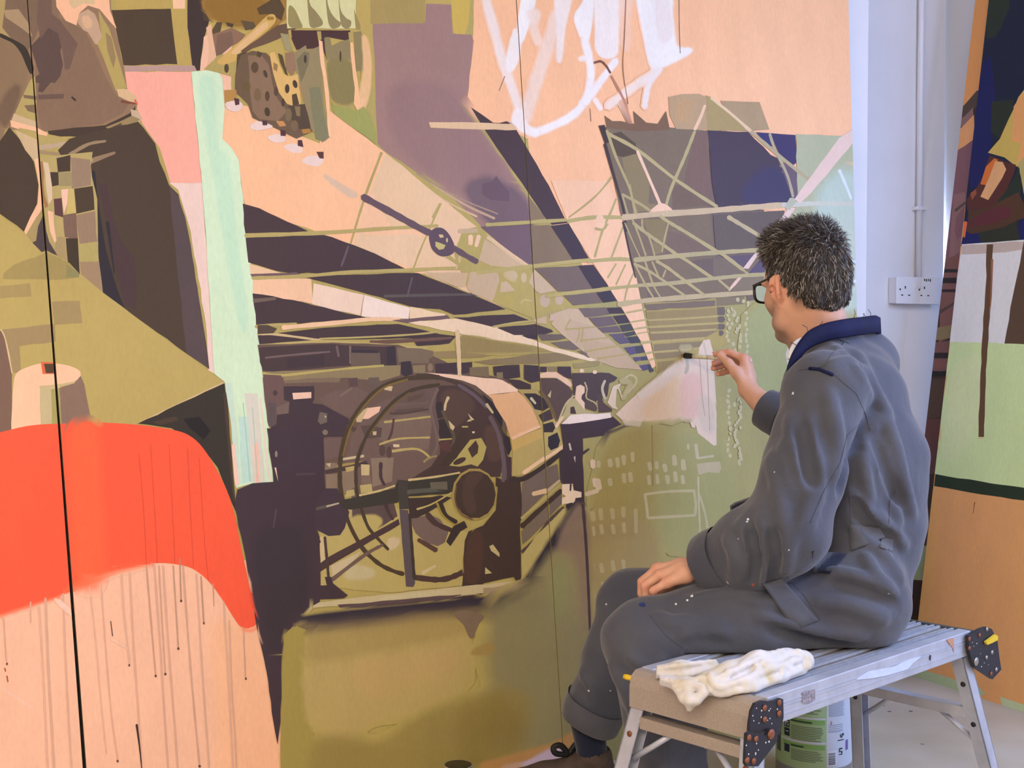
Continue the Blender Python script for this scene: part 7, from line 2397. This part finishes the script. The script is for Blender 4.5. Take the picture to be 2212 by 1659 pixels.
def tpatch(name, px0, px1, py0, py1, m, lay=1, parent=tin):
    """label patch on the tin between two pixel columns and rows, wrapped on the curve"""
    def angz(px, py):
        r = ray(px, py); o = CAM - TF.o
        a = r[0] ** 2 + r[1] ** 2; b = 2 * (o[0] * r[0] + o[1] * r[1]); c = o[0] ** 2 + o[1] ** 2 - TR ** 2
        dsc = b * b - 4 * a * c
        if dsc < 0: return None
        t = (-b - math.sqrt(dsc)) / (2 * a); p = CAM + r * t
        return math.atan2(p[1] - TF.o[1], p[0] - TF.o[0]), p[2]
    ym = (py0 + py1) / 2
    def ang_of(px):
        q = angz(px, ym)
        if q: return q[0]
        cpx = 1757
        s = 1 if px > cpx else -1
        a0 = math.atan2(CAM[1] - TF.o[1], CAM[0] - TF.o[0])
        return a0 + s * 1.50
    a0, a1 = ang_of(px0), ang_of(px1)
    zt = angz(1757, py0)[1]; zb = angz(1757, py1)[1]
    zt = min(zt, TH - 0.009); zb = max(zb, 0.009)
    n = max(2, int(abs(a1 - a0) / 0.08)); bm = bmesh.new(); R = TR + 0.0004 * lay
    up = [bm.verts.new(TF(R * math.cos(a0 + (a1 - a0) * i / n), R * math.sin(a0 + (a1 - a0) * i / n), zt)) for i in range(n + 1)]
    lo = [bm.verts.new(TF(R * math.cos(a0 + (a1 - a0) * i / n), R * math.sin(a0 + (a1 - a0) * i / n), zb)) for i in range(n + 1)]
    for i in range(n): bm.faces.new((up[i], up[i + 1], lo[i + 1], lo[i]))
    return bm_obj(name, bm, m, parent, True)
L_g = mat('label pale green', '#a9c391', 0.5); L_w = mat('label white', '#cfd3dc', 0.5); L_b = mat('label band green', '#86b266', 0.5); L_i = mat('label ink', '#5f7259', 0.6)
L_n = mat('label icon navy', '#1f2c3c', 0.5); L_k = mat('label heading ink', '#35503a', 0.6); L_l = mat('label grey text', '#9298a8', 0.6); L_p = mat('label purple seal', '#6f5f9c', 0.5)
label_ = tpatch('label', 1600, 1786, 1400, 1664, L_g, 1)
lw = tpatch('label_panel', 1786, 1900, 1400, 1660, L_w, 1)
for y in (1556, 1610): tpatch('heading_band', 1693, 1782, y, y + 10, L_b, 2, label_)
tpatch('band', 1688, 1784, 1551, 1555, L_w, 2, label_); tpatch('band', 1688, 1784, 1603, 1608, L_w, 2, label_)
tpatch('heading', 1709, 1754, 1560, 1564, L_k, 3, label_); tpatch('heading', 1709, 1736, 1614, 1618, L_k, 3, label_)
for y0, y1, x1 in ((1572, 1603, 1780), (1624, 1646, 1778), (1520, 1545, 1776)):
    y = y0
    while y < y1:
        tpatch('text_line', 1709, x1 - random.uniform(0, 22), y, y + 1.6, L_i, 2, label_); y += 3.6
for y0, y1 in ((1564, 1580), (1582, 1599), (1617, 1634)): tpatch('icon', 1695, 1706, y0, y1, L_n, 3, label_)
for a_, b_, c_, d_ in ((1697, 1704, 1567, 1570), (1697, 1699, 1570, 1577), (1702, 1704, 1572, 1577), (1698, 1704, 1588, 1590)): tpatch('icon_mark', a_, b_, c_, d_, L_w, 4, label_)
tpatch('panel_strip', 1679, 1687, 1590, 1640, mat('label dark strip', '#4f5a50', 0.5), 2, label_)
y = 1517
while y < 1550:
    tpatch('text_line', 1790, 1826 - random.uniform(0, 6), y, y + 1.3, L_l, 2, lw); y += 3.0
for y in (1566, 1570, 1574, 1578, 1581): tpatch('text_line', 1789, 1820, y, y + 1.3, L_l, 2, lw)
for a_, b_, c_, d_ in ((1814, 1816, 1588, 1592), (1815, 1819, 1592, 1596), (1818, 1822, 1587, 1592), (1809, 1822, 1600, 1602)): tpatch('bird_mark', a_, b_, c_, d_, L_n, 3, lw)
tpatch('red_mark', 1794, 1797, 1558, 1566, mat('label red', '#c98a92', 0.5), 3, lw)
tpatch('barcode_field', 1787, 1808, 1622, 1655, mat('barcode white', '#e3e4ea', 0.5), 2, lw)
y = 1627
while y < 1652:
    w_ = random.choice((1.0, 1.6, 2.4)); tpatch('barcode_bar', 1789, 1804, y, y + w_, mat('barcode ink', '#59606e', 0.5), 3, lw); y += w_ + random.choice((1.0, 1.4))
for a_, b_, c_, d_ in ((1812, 1819, 1618, 1621), (1812, 1814, 1621, 1625), (1812, 1819, 1625, 1627), (1817, 1819, 1627, 1631), (1812, 1819, 1631, 1633)): tpatch('recycling_mark', a_, b_, c_, d_, L_n, 3, lw)
tpatch('seal', 1826, 1831, 1604, 1626, L_p, 2, lw)

# ------------------------------------------------------------------ jar whose rim just shows at the foot of the mural
jb = on_z(990, 1760, 0.0)
jz = None
ztop = on_plane(990, 1652, np.array([jb[0], jb[1], 0]), np.array([0, -1.0, 0]))[2]
jar = tag(empty('paint_jar', (jb[0], jb[1], 0)), 'dark jar with a silver rim standing at the foot of the mural', 'jar')
TF = Frame((jb[0], jb[1], 0), (1, 0, 0), (0, 1, 0))
lathe('jar_body', [(0.0, 0.003), (0.030, 0.0), (0.033, 0.006), (0.033, ztop - 0.02), (0.031, ztop - 0.014)], mat('dark jar glass', '#1c1c20', 0.15), jar, 28)
lathe('lid', [(0.034, ztop - 0.016), (0.0345, ztop - 0.004), (0.033, ztop), (0.029, ztop + 0.001), (0.0, ztop)], mat('black lid', '#1a1a1c', 0.3), jar, 28)
lathe('lid_rim', [(0.0345, ztop - 0.005), (0.0358, ztop - 0.002), (0.034, ztop + 0.0012), (0.0325, ztop + 0.0006)], mat('silver rim', '#d7d9de', 0.25, metal=0.9), jar, 28)
